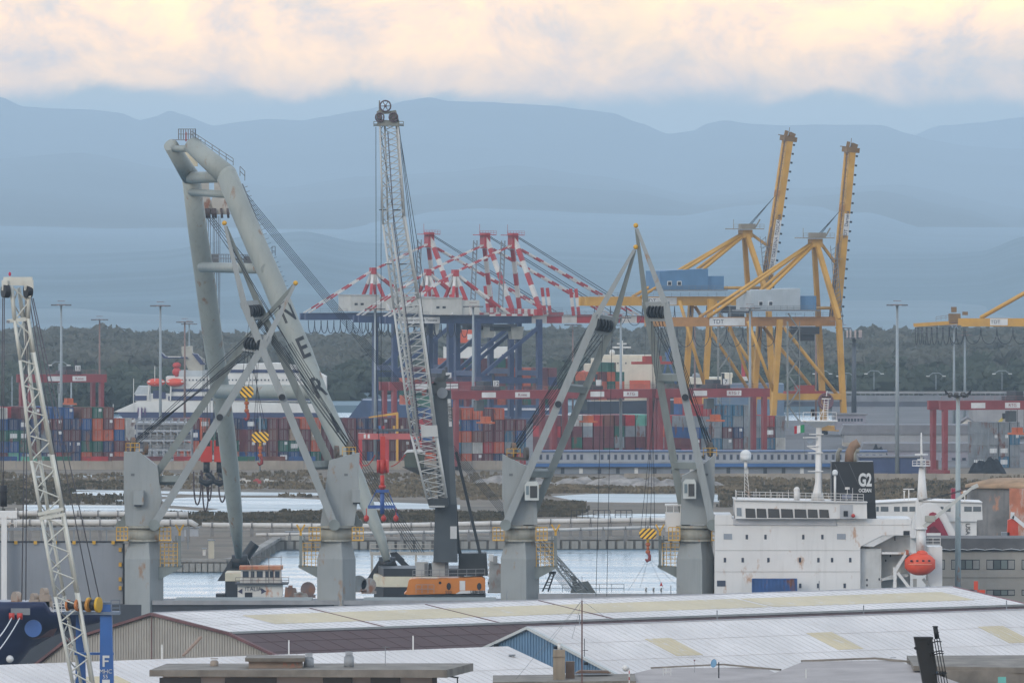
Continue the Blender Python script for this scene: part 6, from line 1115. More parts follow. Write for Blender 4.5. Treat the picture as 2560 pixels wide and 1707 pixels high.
    # blue container on deck against the house
    o = container(Q(zx(297), zy(1462), -2.6), 'blue', 'blue container standing on the ship deck against the white wall', 'container on the bulk carrier', L_=6.06, logo=0, yaw=R(-90)); o.location = Q(zx(297), 1492, -3.4)
    # white wall bits left of the bridge
    th2 = T('wing_shelter', 'white canopy shelter on the ship left of the fourth pedestal', 'shelter', Q(1680, 1300, 4)); plate(th2, 'wall', rect(1665, 1283, 1704, 1330), SS, 4, m_sw, dy=4); plate(th2, 'canopy', rect(1664, 1262, 1704, 1266), SS, 4, m_sw, dy=4)
    for x in (1667, 1685, 1702): mb = MB(); mb.beam(Q(x, 1284, 4.2), Q(x, 1266, 4.2), .1); th2.part('post', mb, m_sw)
    return th
ship_hull()
# ---- lifeboat in its davit
def lifeboat():
    c = Q(2299, 1411, -1.6); th = T('lifeboat', 'orange enclosed lifeboat hanging at the ship stern', 'lifeboat', c); mb = MB()
    n = 18; rows = []
    for j in range(n+1):
        t = j/n*2-1; w_ = 1-abs(t)**2.6; rows.append((t, max(.02, w_)))
    vs = []; fs = []; k = 20
    for t, w_ in rows:
        for i in range(k):
            a = 2*math.pi*i/k; x = math.cos(a); zz = math.sin(a); zz = zz*(1.25 if zz > 0 else 1.05); vs.append(c+Vector((t*2.05, x*1.35*w_, zz*1.32*(.35+.65*w_)+.1*t*t)))
    for j in range(n):
        for i in range(k): fs.append((j*k+i, j*k+(i+1) % k, (j+1)*k+(i+1) % k, (j+1)*k+i))
    mb.add(vs, fs, True); hl = th.part('hull', mb, m_or); mb = MB(); mb.ball(c+Vector((.25, 0, 1.5)), .62, 14, 8, 1.3, 1, .8); th.part('conning_dome', mb, m_or, hl); mb = MB(); mb.tube([c+Vector((t*2.0, -1.39*max(.05, w_), .12)) for t, w_ in rows[2:-2]], .06, 6); th.part('fender_line', mb, M('boat_trim', (230, 150, 120)), hl)
    for e in (-1.2, -.4, .4, 1.2): mb = MB(); mb.box(c.x+e-.16, c.y-1.3, c.z+.5, c.x+e+.16, c.y-1.05, c.z+.72); th.part('port', mb, m_dark, hl)
    dv = T('lifeboat_davit', 'white davit frame holding the orange lifeboat', 'davit', Q(2240, 1470, -1)); zx, zy = (lambda x: 1780+x/3.0157), (lambda y: 1000+y/3.0157)
    for d in (-.6, 1.4):
        mb = MB(); mb.beam(Q(zx(1378), zy(1500), d), Q(zx(1378), zy(1260), d), .42); mb.beam(Q(zx(1378), zy(1290), d), Q(zx(1470), zy(1140), d), .4); mb.beam(Q(zx(1400), zy(1300), d), Q(zx(1500), zy(1430), d), .4); dv.part('davit_arm', mb, m_sw)
        mb = MB(); mb.box(*Q(zx(1460), zy(1165), d-.2), *Q(zx(1482), zy(1130), d+.2)); dv.part('davit_head', mb, M('davit_rust', (178, 96, 66)))
    mb = MB(); mb.beam(Q(zx(1530), zy(1420), 0), Q(zx(1530), zy(1345), 0), .5); mb.beam(Q(zx(1590), zy(1345), 0), Q(zx(1650), zy(1420), 0), .4); dv.part('cradle', mb, M('cradle_grey', (168, 168, 164)))
    cr = T('provision_crane', 'small white stores crane with a long raised jib above the lifeboat', 'crane', Q(2302, 1375, 0)); mb = MB(); mb.cyl(Q(zx(1575), zy(1140), 0), Q(zx(1575), zy(975), 0), .65, n=16); mb.cyl(Q(zx(1575), zy(975), 0), Q(zx(1575), zy(962), 0), .85, n=16); cr.part('pedestal', mb, m_sw)
    mb = MB(); mb.hexa([Q(zx(1538), zy(965), -.4), Q(zx(1600), zy(965), -.4), Q(zx(1600), zy(965), .4), Q(zx(1538), zy(965), .4)], [Q(zx(1536), zy(752), -.3), Q(zx(1556), zy(752), -.3), Q(zx(1556), zy(752), .3), Q(zx(1536), zy(752), .3)]); cr.part('post', mb, m_sw)
    mb = MB(); mb.beam(Q(zx(1595), zy(955), -.2), Q(zx(1960), zy(660), -.2), .5, .55, w2=.35, h2=.35); mb.beam(Q(zx(1960), zy(660), -.2), Q(zx(2005), zy(640), -.2), .6, .5); cr.part('jib', mb, M('jib_pale', (196, 196, 190), streak=.2))
    for e in (0, 8): mb = MB(); mb.tube(cat(Q(zx(1548), zy(755+e), 0), Q(zx(1960), zy(652+e), 0), .15), .05, 5); cr.part('rope', mb, m_cable)
    mb = MB(); mb.box(*Q(zx(1605), zy(915), -.7), *Q(zx(1680), zy(870), .2)); cr.part('winch', mb, M('winch_pale', (170, 168, 156)))
lifeboat()
mb = MB(); f0 = Q(1780+(1290)/1.0*0+1, 0); 
fl = T('flag', 'green white and red flag on the ship mast halyard', 'flag', Q(2010, 1130, -2)); zx, zy = (lambda x: 1780+x/3.0157), (lambda y: 1000+y/3.0157)
def flag_piece(x0, x1, m):
    mb = MB(); n = 5
    for i in range(n): a, b = x0+(x1-x0)*i/n, x0+(x1-x0)*(i+1)/n; w_ = lambda x: .18*math.sin(x*.09); dy = lambda x: (695-x)*.16; mb.add([Q(zx(a), zy(240+dy(a)), -2+w_(a)), Q(zx(b), zy(240+dy(b)), -2+w_(b)), Q(zx(b), zy(182+dy(b)), -2+w_(b)), Q(zx(a), zy(182+dy(a)), -2+w_(a))], [(0,1,2,3)])
    fl.part('flag_band', mb, m)
flag_piece(664, 694, M('flag_green', (36, 132, 84))); flag_piece(638, 664, m_sign); flag_piece(618, 638, M('flag_red', (196, 56, 66)))
mb = MB(); mb.tube([Q(zx(700), zy(160), -1.5), Q(zx(696), zy(420), -1.5)], .03, 4); fl.part('halyard', mb, m_steel)
# ---- deck cranes
def deck_crane(n, xc, house, feet, tops, tip, hook, label, mir, ladder_side, box=None, cab=None, wires_from=None, cross=()):
    th = T('deck_crane', label, 'deck crane', Vector((*G(xc, SS), 8)), 'grey deck cranes of the bulk carrier'); yaw = R(-27); z = lambda y: P(0, y, SS).z; fr = Frame(Q(xc, 0, 4), yaw)
    a0, a1 = 1.92, 1.62; mb = MB()
    ring = lambda h, zz: [fr(-h, -h, zz), fr(h, -h, zz), fr(h, h, zz), fr(-h, h, zz)]
    mb.hexa(ring(a0, z(1560)), ring(a0, z(1398))); mb.hexa(ring(a0, z(1398)), ring(1.45, z(1352))); pd = th.part('pedestal', mb, m_sg)
    mb = MB(); c = Q(xc, 0, 4); mb.cyl((c.x, c.y, z(1352)), (c.x, c.y, z(1322)), 2.12, n=16); mb.disc((c.x, c.y, z(1352)), (0,0,1), 2.3, .25, 16); mb.disc((c.x, c.y, z(1318)), (0,0,1), 2.6, .3, 20); th.part('slewing_ring', mb, M('ring_beige', (164, 162, 150), rough=.6, streak=.5, rust=(150, 112, 80), rust_amt=.15))
    for k in (-2.9, 2.9):
        mb = MB(); rail(mb, [(c.x+k-.75, c.y-2.2, z(1350)), (c.x+k+.75, c.y-2.2, z(1350))], 1.7, .5, .05, 3); mb.box(c.x+k-.8, c.y-2.4, z(1350)-.12, c.x+k+.8, c.y+1, z(1350)); th.part('ring_platform', mb, m_yl)
    sg = ladder_side; mb = MB(); x0 = c.x+sg*1.9; mb.prism([(x0, c.y-.4, z(1452)), (x0+sg*3.2, c.y-.4, z(1420)), (x0+sg*3.2, c.y-.4, z(1414)), (x0, c.y-.4, z(1418))], (0, 1.6, 0)); th.part('bracket', mb, m_sg2)
    mb = MB(); rail(mb, [(x0+sg*.3, c.y-.6, z(1418)), (x0+sg*2.6, c.y-.6, z(1418))], 3.2, .55, .04, 6); th.part('ladder_cage', mb, m_yl); mb = MB(); mb.beam((x0+sg*2.9, c.y-.4, z(1416)), (x0+sg*2.9, c.y-.4, z(1340)), .38); mb.beam((x0+sg*2.4, c.y-.4, z(1416)), (x0+sg*2.4, c.y-.4, z(1340)), .2); rp = th.part('rest_post', mb, m_sg2)
    mb = MB(); p = Vector((x0+sg*2.9, c.y-.4, z(1340))); mb.beam(p, p+Vector((0, 0, .5)), .3); mb.beam(p+Vector((0, 0, .5)), p+Vector((-.55, 0, 1.5)), .22); mb.beam(p+Vector((0, 0, .5)), p+Vector((.55, 0, 1.5)), .22); th.part('jib_rest', mb, m_yl, rp)
    h = plate(th, 'crane_house', house, SS, 3.6, m_sg, None, 2.2)
    if box: plate(th, 'vent_box', box, SS, 1.0, m_sg, h, 1.2); x_, y_ = box[0]; plate(th, 'vent_mouth', rect(x_+2, y_-1, x_+20, y_+4), SS, .8, m_dark, h, 1.3)
    xs = [p[0] for p in house]; plate(th, 'number_plate', rect(min(xs)+(18 if not mir else 60), 1184, min(xs)+(27 if not mir else 69), 1190), SS, .04, M('plate_grey', (104, 108, 112)), h, 2.14)
    if cab:
        cb = plate(th, 'operator_cab', cab, SS, 2.0, M('cab_white', (196, 200, 196)), None, -.2); x0_, y0_, x1_, y1_ = min(p[0] for p in cab), min(p[1] for p in cab), max(p[0] for p in cab), max(p[1] for p in cab)
        plate(th, 'cab_window', rect(x0_+13, y0_+11, x1_-4, y1_-6), SS, .06, M('bridge_glass', (44, 52, 58)), cb, -.27); plate(th, 'cab_window', rect(x0_+3, y0_+11, x0_+10, y1_-14), SS, .06, M('cab_glass_pale', (112, 128, 134)), cb, -.27)
    # jib: two box legs joined by sheave head, then a fork to the tip
    F1, F2 = Q(*feet[0], 1.0), Q(*feet[1], 5.2); T1, T2 = Q(*tops[0], 1.6), Q(*tops[1], 3.6); TP = Q(*tip, 2.6)
    for a, b in ((F1, T1), (F2, T2)):
        mb = MB(); mb.beam(a, b, 1.0, 1.15, up=(0,1,0), w2=1.0, h2=1.0); th.part('jib_leg', mb, m_sg if a is F1 else m_sg2)
        mb = MB(); mb.disc(a, (0,1,0), .75, 1.2, 16); th.part('jib_pivot', mb, m_sg2)
        d_ = (TP-b); mb = MB(); mb.beam(b-d_*.04, TP-d_*.04, .85, 1.0, up=(0,1,0), w2=.4, h2=.45); th.part('jib_fork', mb, m_sg if a is F1 else m_sg2)
    hd = MB(); d1 = (T1-F1).normalized(); hd.beam(T1.lerp(T2, -.12), T1.lerp(T2, 1.12), .9, .8, up=d1); hd.beam(T1+d1*-2.0, T2+d1*-2.0, .5, .5, up=d1); hb = th.part('jib_head', hd, m_sg)
    nx = 5
    for k in range(nx): mb = MB(); p = (T1.lerp(T2, .15+.7*k/(nx-1)))+d1*-1.0-Vector((0, .5, 0)); mb.disc(p, (T2-T1), .85, .24, 16); th.part('sheave', mb, m_blk, hb)
    mb = MB(); mb.ball(TP, .34, 12, 8); th.part('tip_sheave', mb, m_yl)
    for t in cross: a, b = F1.lerp(T1, t), F2.lerp(T2, t); mb = MB(); mb.beam(a, b, 1.1, .9, up=d1); th.part('jib_cross_beam', mb, m_sg2); 
    mb = MB(); p = F1.lerp(T1, .58)-Vector((0, .8, 0)); mb.disc(p, (0,1,0), .45, .35, 14); th.part('rope_guide', mb, m_dark)
    # winch gear and luffing ropes
    wf = wires_from; mb = MB(); p = Q(wf[0], wf[1], 3.6); mb.disc(p, (1, .2, 0), 1.0, .5, 18); mb.disc(p+Vector((1.7*(-1 if mir else 1), .5, -.5)), (1, .2, 0), .9, .5, 18); mb.beam(p+Vector((-.8, 0, -1)), p+Vector((1.6*(-1 if mir else 1), 0, -1.2)), .6, .4); th.part('top_sheave', mb, M('sheave_grime', (88, 82, 76), rust=(120, 84, 56), rust_amt=.4))
    mb = MB(); rail(mb, [p+Vector((-.9, -1, -.9)), p+Vector((.9, -1, -.9))], 1.1, .6, .04); th.part('top_rail', mb, m_yl)
    for k in range(6): mb = MB(); mb.tube([Q(wf[0]+(k-2)*4, wf[1]-4+(k % 2)*3, 3.5), T1.lerp(T2, (k+.5)/6)+d1*(-1.0-.25*k)], .045, 5); th.part('luffing_rope', mb, m_cable)
    for k in range(2): mb = MB(); mb.tube([Q(wf[0]+k*6, wf[1]-5, 3.5), TP.lerp(T1, .25+.1*k)], .045, 5); th.part('luffing_rope', mb, m_cable)
    # hook
    if hook:
        hx, hy, hw, hh, ht, hm = hook; c2 = Q(hx, hy, 1.0); mb = MB(); w2, h2 = hw/2/SS, hh/2/SS
        mb.prism([c2+Vector((-w2, 0, -h2*.45)), c2+Vector((-w2*.7, 0, -h2)), c2+Vector((w2*.7, 0, -h2)), c2+Vector((w2, 0, -h2*.45)), c2+Vector((w2, 0, h2*.5)), c2+Vector((w2*.6, 0, h2)), c2+Vector((-w2*.6, 0, h2)), c2+Vector((-w2, 0, h2*.5))], (0, .9, 0))
        hk = T('striped_hook_block', 'striped yellow and black hook block of the %s' % ht, 'hook block', c2, 'striped hook blocks'); hk.part('block', mb, hm)
        mb = MB(); mb.tube([c2+Vector((0, .4, -h2)), c2+Vector((0, .4, -h2-.5))], .18, 8); hk.part('swivel', mb, m_yl)
        for k in range(3): mb = MB(); mb.ball(c2+Vector((0, .4, -h2-.75-k*.5)), .28, 10, 6, .75 if k % 2 else 1.2, .75, 1.1); hk.part('chain_link', mb, M('chain_orange', (176, 96, 56)))
        b_ = c2+Vector((0, .4, -h2-2.0)); mb = MB(); mb.tube([b_+Vector((0, 0, .2)), b_+Vector((.25, 0, -.3)), b_+Vector((.2, 0, -.8)), b_+Vector((-.12, 0, -1.0)), b_+Vector((-.35, 0, -.7))], [.2, .2, .24, .2, .1], 8); hk.part('hook', mb, M('hook_maroon', (140, 58, 56)))
        for e in (-.8, -.3, .3, .8): mb = MB(); mb.tube([c2+Vector((e*w2, .4, h2)), T1.lerp(T2, .5+e*.4)+d1*-1.2], .035, 5); th.part('hoist_rope', mb, m_cable)
    return th
deck_crane(1, 358, [(313,1315),(308,1240),(308,1130),(345,1129),(392,1166),(402,1250),(386,1315)], [(385,1312),(300,1316)], [(668,848),(622,842)], (738,708), (650,1093,42,26,'first ship crane, the lower left one',m_hz2), 'grey ship crane at the left, jib raised to the right', 0, 1, rect(333,1226,358,1262), None, (330, 1112), (.24,))
deck_crane(2, 840, [(800,1315),(822,1152),(868,1138),(898,1133),(894,1250),(884,1315)], [(836,1312),(892,1312)], [(610,762),(644,760)], (560,558), (616,980,34,28,'second ship crane, the upper left one',m_hz2), 'grey ship crane second from the left, jib raised to the left', 1, -1, rect(880,1224,900,1256), None, (872, 1122), (.27,))
deck_crane(3, 1300, [(1264,1312),(1255,1240),(1256,1136),(1302,1160),(1338,1172),(1344,1312)], [(1264,1312),(1322,1312)], [(1491,792),(1537,800)], (1590,618), None, 'grey ship crane third from the left, jib raised to the right', 0, 1, None, [(1312,1250),(1312,1212),(1318,1203),(1342,1203),(1347,1212),(1347,1250)], (1284, 1126), (.25, .66))
deck_crane(4, 1740, [(1702,1312),(1706,1190),(1744,1172),(1788,1138),(1787,1240),(1778,1312)], [(1781,1312),(1714,1312)], [(1664,762),(1616,762)], (1590,564), (1620,1334,43,26,'fourth ship crane, over the water at right',m_hz1), 'grey ship crane at the right beside the white accommodation block', 1, -1, None, [(1708,1246),(1708,1206),(1714,1198),(1736,1198),(1740,1206),(1740,1246)], (1776, 1124), (.27, .67))
for i, (x0, x1) in enumerate(((1506, 1490), (1530, 1517))): mb = MB(); mb.tube([Q(x0, 840, 1), Q(x1, 1490, 1)], .04, 5); solo('hanging_rope', mb, m_cable, 'thin rope hanging from the third ship crane, %s one' % ['left', 'right'][i], 'rope', 'ropes of the third crane', loc=Q(x1, 1490, 1))
for i, (x1, y1) in enumerate(((1570, 1478), (1600, 1470), (1660, 1472), (1700, 1470))): mb = MB(); mb.tube(cat(Q(1622, 1392, 1.4), Q(x1, y1, 2), .1), .022, 4); solo('lifting_sling', mb, m_steel, 'thin lifting sling below the right striped hook, %s from the left' % ordinal(i+1), 'sling', 'slings below the right hook', loc=Q(x1, y1, 2))
# ---- raised hatch cover and forecastle at the left
th = T('raised_hatch_cover', 'large grey hatch cover folded upright at the left edge', 'hatch cover', Q(150, 1500, 6)); mb = MB(); mb.prism(pp([(-60,1560),(305,1560),(308,1360),(300,1358),(-60,1358)], SS), (0, 1.2, 0)); [v.__setattr__('y', v.y+5) for v in mb.v]; th.part('panel', mb, M('hatch_grey', (138, 142, 148), rough=.6, var=.06, scale=.15, streak=.2))
plate(th, 'rubber_seal', rect(-60, 1354.5, 306, 1357.6), SS, 1.4, m_dark, dy=4.9); plate(th, 'rubber_seal', rect(304, 1360, 309, 1516), SS, .3, m_dark, dy=4.7)
for x in (36, 85, 135, 182, 232, 280): plate(th, 'cleat', rect(x-4, 1354, x+4, 1362), SS, .3, m_yl, dy=4.5)
for y in (1376, 1413, 1450, 1472): plate(th, 'cleat', rect(294, y-5, 301, y+5), SS, .3, m_yl, dy=4.6)
for y in (1380, 1420, 1450, 1480): mb = MB(); mb.disc(Q(318, y, 5), (0,1,0), .22, .3, 12); th.part('roller', mb, m_steel)
th = T('vent_mast', 'white ventilation mast on the ship at the left edge', 'mast', Q(8, 1500, 3)); mb = MB(); mb.beam(Q(8, 1520, 3), Q(8, 1280, 3), .75); th.part('post', mb, m_sw); mb = MB(); mb.beam(Q(-20, 1288, 3), Q(40, 1288, 3), .8, .9); mb.beam(Q(38, 1318, 3), Q(38, 1270, 3), .12); rail(mb, [Q(-20, 1320, 3), Q(34, 1320, 3)], 1.2, .7, .05); th.part('cross_head', mb, m_sw)
# ================================================================== RIGHT: second ship, silo, grey office, lamp post
def second_ship():
    s = 17.6; th = T('ferry', 'white ship with a dark red arched funnel behind the bulk carrier', 'ship', Vector((*G(2320, s), 0))); zx, zy = (lambda x: 2140+x/3.564), (lambda y: 1060+y/3.564)
    def zp(name, pts, depth, mat, parent=None, dy=0): return plate(th, name, [(zx(x), zy(y)) for x, y in pts], s, depth, mat, parent, dy)
    def zr(x0, y0, x1, y1): return [(x0, y1), (x1, y1), (x1, y0), (x0, y0)]
    hz = P(0, zy(1010), s).z; mb = MB(); mb.box(P(2180, 0, s).x, F/s, 0, P(2445, 0, s).x, F/s+22, hz); th.part('hull', mb, m_sw)
    b = zp('bridge', [(170,850),(170,700),(560,682),(1125,698),(1130,852),(1080,855),(1080,868),(170,868)], 12, m_sw, None, 1); zp('bridge_roof', [(165,698),(560,676),(1128,694),(1128,701),(560,684),(165,704)], 13, m_sw, b, .6)
    for x0, x1 in ((182, 205), (222, 290), (340, 392), (412, 462), (478, 528), (756, 782), (800, 845), (966, 1034), (1046, 1116)): zp('window', zr(x0, 735, x1, 778), .1, W2, b, .93)
    zp('lower_house', zr(600, 869, 1078, 1012), 10, m_sw, None, 1.4)
    zp('funnel_arch', [(480,1010),(500,850),(540,760),(600,705),(660,695),(720,710),(790,790),(850,900),(905,1010)], 5, m_sw, None, -2); zp('funnel_arch_red', [(612,1006),(626,900),(650,790),(680,778),(712,790),(760,870),(828,1006)], .4, M('arch_red', (150, 44, 66), rough=.4), None, -2.42); zp('funnel_arch_inner', [(640,1006),(650,920),(690,900),(748,960),(765,1006)], .2, M('arch_inner', (104, 36, 52)), None, -2.64); zp('arch_step', zr(622, 964, 748, 990), .3, m_sw, None, -2.95)
    mb = MB(); mb.tube([Q(zx(600), zy(690), 4, s), Q(zx(596), zy(560), 4, s), Q(zx(594), zy(390), 4, s)], [.75, .6, .38], 14); ms = th.part('mast', mb, m_sw); mb = MB(); mb.tube([Q(zx(593), zy(390), 4, s), Q(zx(590), zy(80), 4, s)], [.22, .08], 8); mb.disc(Q(zx(592), zy(275), 4, s), (0,0,1), .95, .2, 14); mb.disc(Q(zx(592), zy(320), 4, s), (0,0,1), .6, .15, 14); mb.disc(Q(zx(590), zy(375), 4, s), (0,0,1), 1.3, .12, 14); rail(mb, [Q(zx(510), zy(372), 3, s), Q(zx(665), zy(372), 3, s)], .7, .6, .04); [mb.beam(Q(zx(588), zy(120+k*40), 4, s), Q(zx(598), zy(120+k*40), 4, s), .4, .1) for k in range(4)]; th.part('mast_top', mb, m_sw, ms)
    for x0, x1, y in ((428, 525, 582), (425, 445, 600)): mb = MB(); mb.beam(Q(zx(x0), zy(y), 3, s), Q(zx(x1), zy(y), 3, s), .14); mb.beam(Q(zx((x0+x1)/2), zy(690), 3, s), Q(zx((x0+x1)/2), zy(y), 3, s), .14); th.part('radar', mb, m_sw)
    mb = MB(); mb.ball(Q(zx(976), zy(604), 3, s), .27, 12, 8); mb.beam(Q(zx(976), zy(690), 3, s), Q(zx(976), zy(604), 3, s), .12); th.part('dome', mb, m_sw)
    zp('vent_box', zr(860, 580, 945, 672), 3, M('box_crimson', (150, 40, 64)), None, 4); text_part(th, 'USA', 'lettering', Q(zx(998), zy(935), 1.3, s), (0, 0, -1), (1, 0, 0), .9, m_dark)
W2 = M('ship_window', (92, 104, 112), rough=.15, spec=.6)
second_ship()
th = T('concrete_silo', 'weathered concrete silo with rust orange panels at the right edge', 'silo', Vector((*G(2520, 16.8), LZ))); s = 16.8; c = P(2535, 0, s); mb = MB(); con = M('silo_concrete', (112, 110, 108), rough=.85, var=.25, scale=.3, streak=.6, rust=(150, 108, 84), rust_amt=.1)
ztop = P(0, 1222, s).z; mb.tube([Vector((c.x+1.5, c.y+9, LZ)), Vector((c.x+1.5, c.y+9, ztop))], 8.2, 32); th.part('shell', mb, con); mb = MB()
th.part('rust_panel', MB().prism([Vector((P(2524, 0, s).x, c.y+.7, P(0, 1340, s).z)), Vector((P(2640, 0, s).x, c.y-.2, P(0, 1340, s).z)), Vector((P(2640, 0, s).x, c.y-.2, P(0, 1224, s).z)), Vector((P(2524, 0, s).x, c.y+.7, P(0, 1220, s).z))], (0, .4, 0)), M('rust_orange', (190, 118, 88), rough=.8, var=.15, rust=(168, 150, 140), rust_amt=.5, scale=.6))
mb = MB(); mb.tube([Vector((c.x+1.5, c.y+9, ztop)), Vector((c.x+1.5, c.y+9, ztop+.5)), Vector((c.x+1.5, c.y+9, ztop+1.4))], [8.5, 8.4, 4.5], 32); th.part('cap', mb, M('silo_cap', (168, 140, 112), rough=.9, var=.2, bump=.4))
th = T('loader_crane', 'orange loader crane with folded arm at the right edge', 'loader', Vector((*G(2535, 17.9), 10))); s = 17.9
mb = MB(); mb.prism(pp([(2518,1342),(2520,1300),(2530,1296),(2545,1300),(2546,1342)], s), (0, 2, 0)); th.part('cabin', mb, M('loader_orange', (206, 74, 50), rough=.5, var=.12)); mb = MB(); mb.beam(P(2532, 1290, s), P(2566, 1318, s), .5); mb.beam(P(2530, 1296, s), P(2532, 1280, s), .5); th.part('arm', mb, m_sign); mb = MB(); mb.box(*P(2504, 1344, s), *(P(2524, 1330, s)+Vector((0, 2, 0)))); th.part('base', mb, m_steel)
def grey_office():
    s = 18.25; th = T('grey_office', 'beige grey office block with dark roof edge behind the ship stern', 'building', Vector((*G(2480, s), LZ))); wl_ = M('office_beige', (168, 162, 152), rough=.8, var=.06, streak=.15)
    mb = MB(); z0, z1 = LZ, P(0, 1374, s).z; x0, x1 = P(2325, 0, s).x, P(2720, 0, s).x; y = F/s; mb.box(x0, y, z0, x1, y+14, z1); wl = th.part('wall', mb, wl_)
    plate(th, 'roof_edge', rect(2322, 1345, 2722, 1373.6), s, 15, M('roof_bitumen', (104, 102, 102), rough=.9, var=.15), dy=-.4); plate(th, 'gutter', rect(2322, 1374, 2722, 1377), s, .3, m_dark, dy=-.3)
    for i in range(9): mb = MB(); p = [P(2330+i*44, 1374, s)+Vector((0, -.5, 0)), P(2352+i*44, 1371, s)+Vector((0, -.5, 0)), P(2374+i*44, 1374, s)+Vector((0, -.5, 0))]; mb.tube(p, .05, 5); th.part('roof_flashing', mb, m_sign)
    for y0, y1 in ((1398, 1423), (1473, 1488)):
        for x0_, x1_ in ((2352, 2362), (2378, 2449), (2466, 2537), (2554, 2620)):
            f = plate(th, 'window', rect(x0_, y0, x1_, y1), s, .1, m_dark, wl, -.05); k = max(1, int((x1_-x0_)/17))
            for j in range(k): a = x0_+(x1_-x0_)*j/k+1.5; b = x0_+(x1_-x0_)*(j+1)/k-1.5; plate(th, 'pane', rect(a, y0+2, b, y1-2), s, .04, M('office_pane_%d' % (j % 3), [(150, 150, 146), (84, 96, 98), (116, 128, 126)][j % 3], rough=.2), wl, -.1)
    plate(th, 'string_course', rect(2325, 1442, 2722, 1444), s, .08, M('office_seam', (140, 134, 126)), wl, -.06)
grey_office()
lamp_mast(2395, 985, 18.35, 'near pale blue lamp post in front of the grey office', M('near_mast', (158, 170, 172), rough=.5, var=.06, rust=(150, 100, 70), rust_amt=.12, streak=.2), .32, 0)
th = T('floodlight_cluster', 'cluster of dark floodlights on top of the near lamp post', 'floodlight', P(2395, 990, 18.35)); c = th.off
mb = MB(); mb.disc(c, (0,0,1), 1.1, .15, 14); th.part('ring', mb, m_dark)
for k in range(7): a = k*2*math.pi/7; p = c+Vector((1.15*math.cos(a), .9*math.sin(a), .1+.15*(k % 2))); mb = MB(); d_ = Vector((math.cos(a), math.sin(a), -.5)); mb.beam(p-d_*.2, p+d_*.25, .55, .4); th.part('floodlight', mb, M('flood_dark', (76, 76, 76)))
for e in (-1.4, 1.4): mb = MB(); p = c+Vector((e, 0, .5)); mb.prism([p+Vector((-.3, 0, -.3)), p+Vector((.3, 0, -.3)), p+Vector((e*.35, 0, .5))], (0, .4, 0)); th.part('lamp_hood', mb, m_dark)
for i, (x, y, h) in enumerate(((2440, 1452, 22), (2455, 1474, 8))):
    s = 19.2; th = T('traffic_marker' if i == 0 else 'orange_barrier', ['orange tubular marker frame behind the shed ridge', 'low orange barrier behind the shed ridge'][i], 'barrier', P(x, y+22, s)); mb = MB(); mb.box(*P(x-5, y+h, s), *(P(x+5, y, s)+Vector((0, .5, 0)))) if i == 0 else mb.box(*P(x-12, y+h, s), *(P(x+8, y, s)+Vector((0, .5, 0)))); th.part('frame', mb, M('marker_orange', (214, 74, 44))); mb = MB(); mb.beam(P(x, y+60, s), P(x, y+h, s), .2); th.part('post', mb, m_steel)
# ================================================================== FOREGROUND SHEDS
SY = R(46)
def roof_mat(name, rgb, pitch, yaw, amt=.25, var=.09):
    m = M(name, rgb, rough=.5, var=var, scale=.12, streak=.2, rust=(176, 172, 168), rust_amt=.1); t = m.node_tree; N = t.nodes; L = t.links; b = N['Principled BSDF']
    g = N.new('ShaderNodeNewGeometry'); mp = N.new('ShaderNodeMapping'); mp.vector_type = 'POINT'; mp.inputs['Rotation'].default_value = (0, 0, -yaw); L.new(g.outputs['Position'], mp.inputs[0])
    wv = N.new('ShaderNodeTexWave'); wv.wave_type = 'BANDS'; wv.bands_direction = 'X'; wv.inputs['Scale'].default_value = 1/pitch; wv.inputs['Distortion'].default_value = 0; L.new(mp.outputs[0], wv.inputs[0])
    bp = N.new('ShaderNodeBump'); bp.inputs['Strength'].default_value = amt; bp.inputs['Distance'].default_value = .08; L.new(wv.outputs['Fac'], bp.inputs['Height']); L.new(bp.outputs[0], b.inputs['Normal']); return m
m_rf = roof_mat('roof_white_sheet', (218, 214, 212), 2.2, SY); m_rfb = roof_mat('roof_skylight_sheet', (202, 186, 148), 2.2, SY); m_brn = M('shed_brown_sheet', (80, 58, 58), rough=.75, var=.06, streak=.1); m_clad = M('cladding_grey', (172, 168, 160), rough=.7, var=.08, scale=.2, streak=.3); m_trim = M('trim_rust', (112, 78, 78), rough=.7, var=.2)
def shed(name, label, apex, s, zr, Llen, prof, gable_mat, rib_mat, trim, split, extra=None):
    """apex: pixel column of the gable apex; prof: (b, z) from the right eave over the apex (b = 0) to the left eave"""
    O = P(apex, 0, s); fr = Frame(O, SY); th = T(name, label, 'building', Vector((O.x, O.y, LZ)))
    g = MB(); g.prism([fr(0, b, zz-.12) for b, zz in prof]+[fr(0, prof[-1][0], LZ), fr(0, prof[0][0], LZ)], fr.v*.3); gb = th.part('gable_wall', g, gable_mat)
    mb = MB(); n = int((prof[-1][0]-prof[0][0])/.42)
    def zat(b):
        for (b0, z0), (b1, z1) in zip(prof[:-1], prof[1:]):
            if b0 <= b <= b1: return z0+(z1-z0)*(b-b0)/(b1-b0)
        return prof[0][1]
    for i in range(n):
        b = prof[0][0]+(prof[-1][0]-prof[0][0])*(i+.5)/n; mb.fbox(fr, -.09, b-.1, split, -.002, b+.1, zat(b)-.2)
    th.part('cladding_rib', mb, rib_mat, gb, kind='stuff')
    for (b0, z0), (b1, z1) in zip(prof[:-1], prof[1:]):
        mb = MB(); mb.beam(fr(-.35, b0, z0), fr(-.35, b1, z1), .5, .3); th.part('verge_trim', mb, trim)
    # roof slopes
    out = []
    for (b0, z0), (b1, z1) in zip(prof[:-1], prof[1:]):
        out.append((b0, z0, b1, z1))
    return th, fr, out, gb
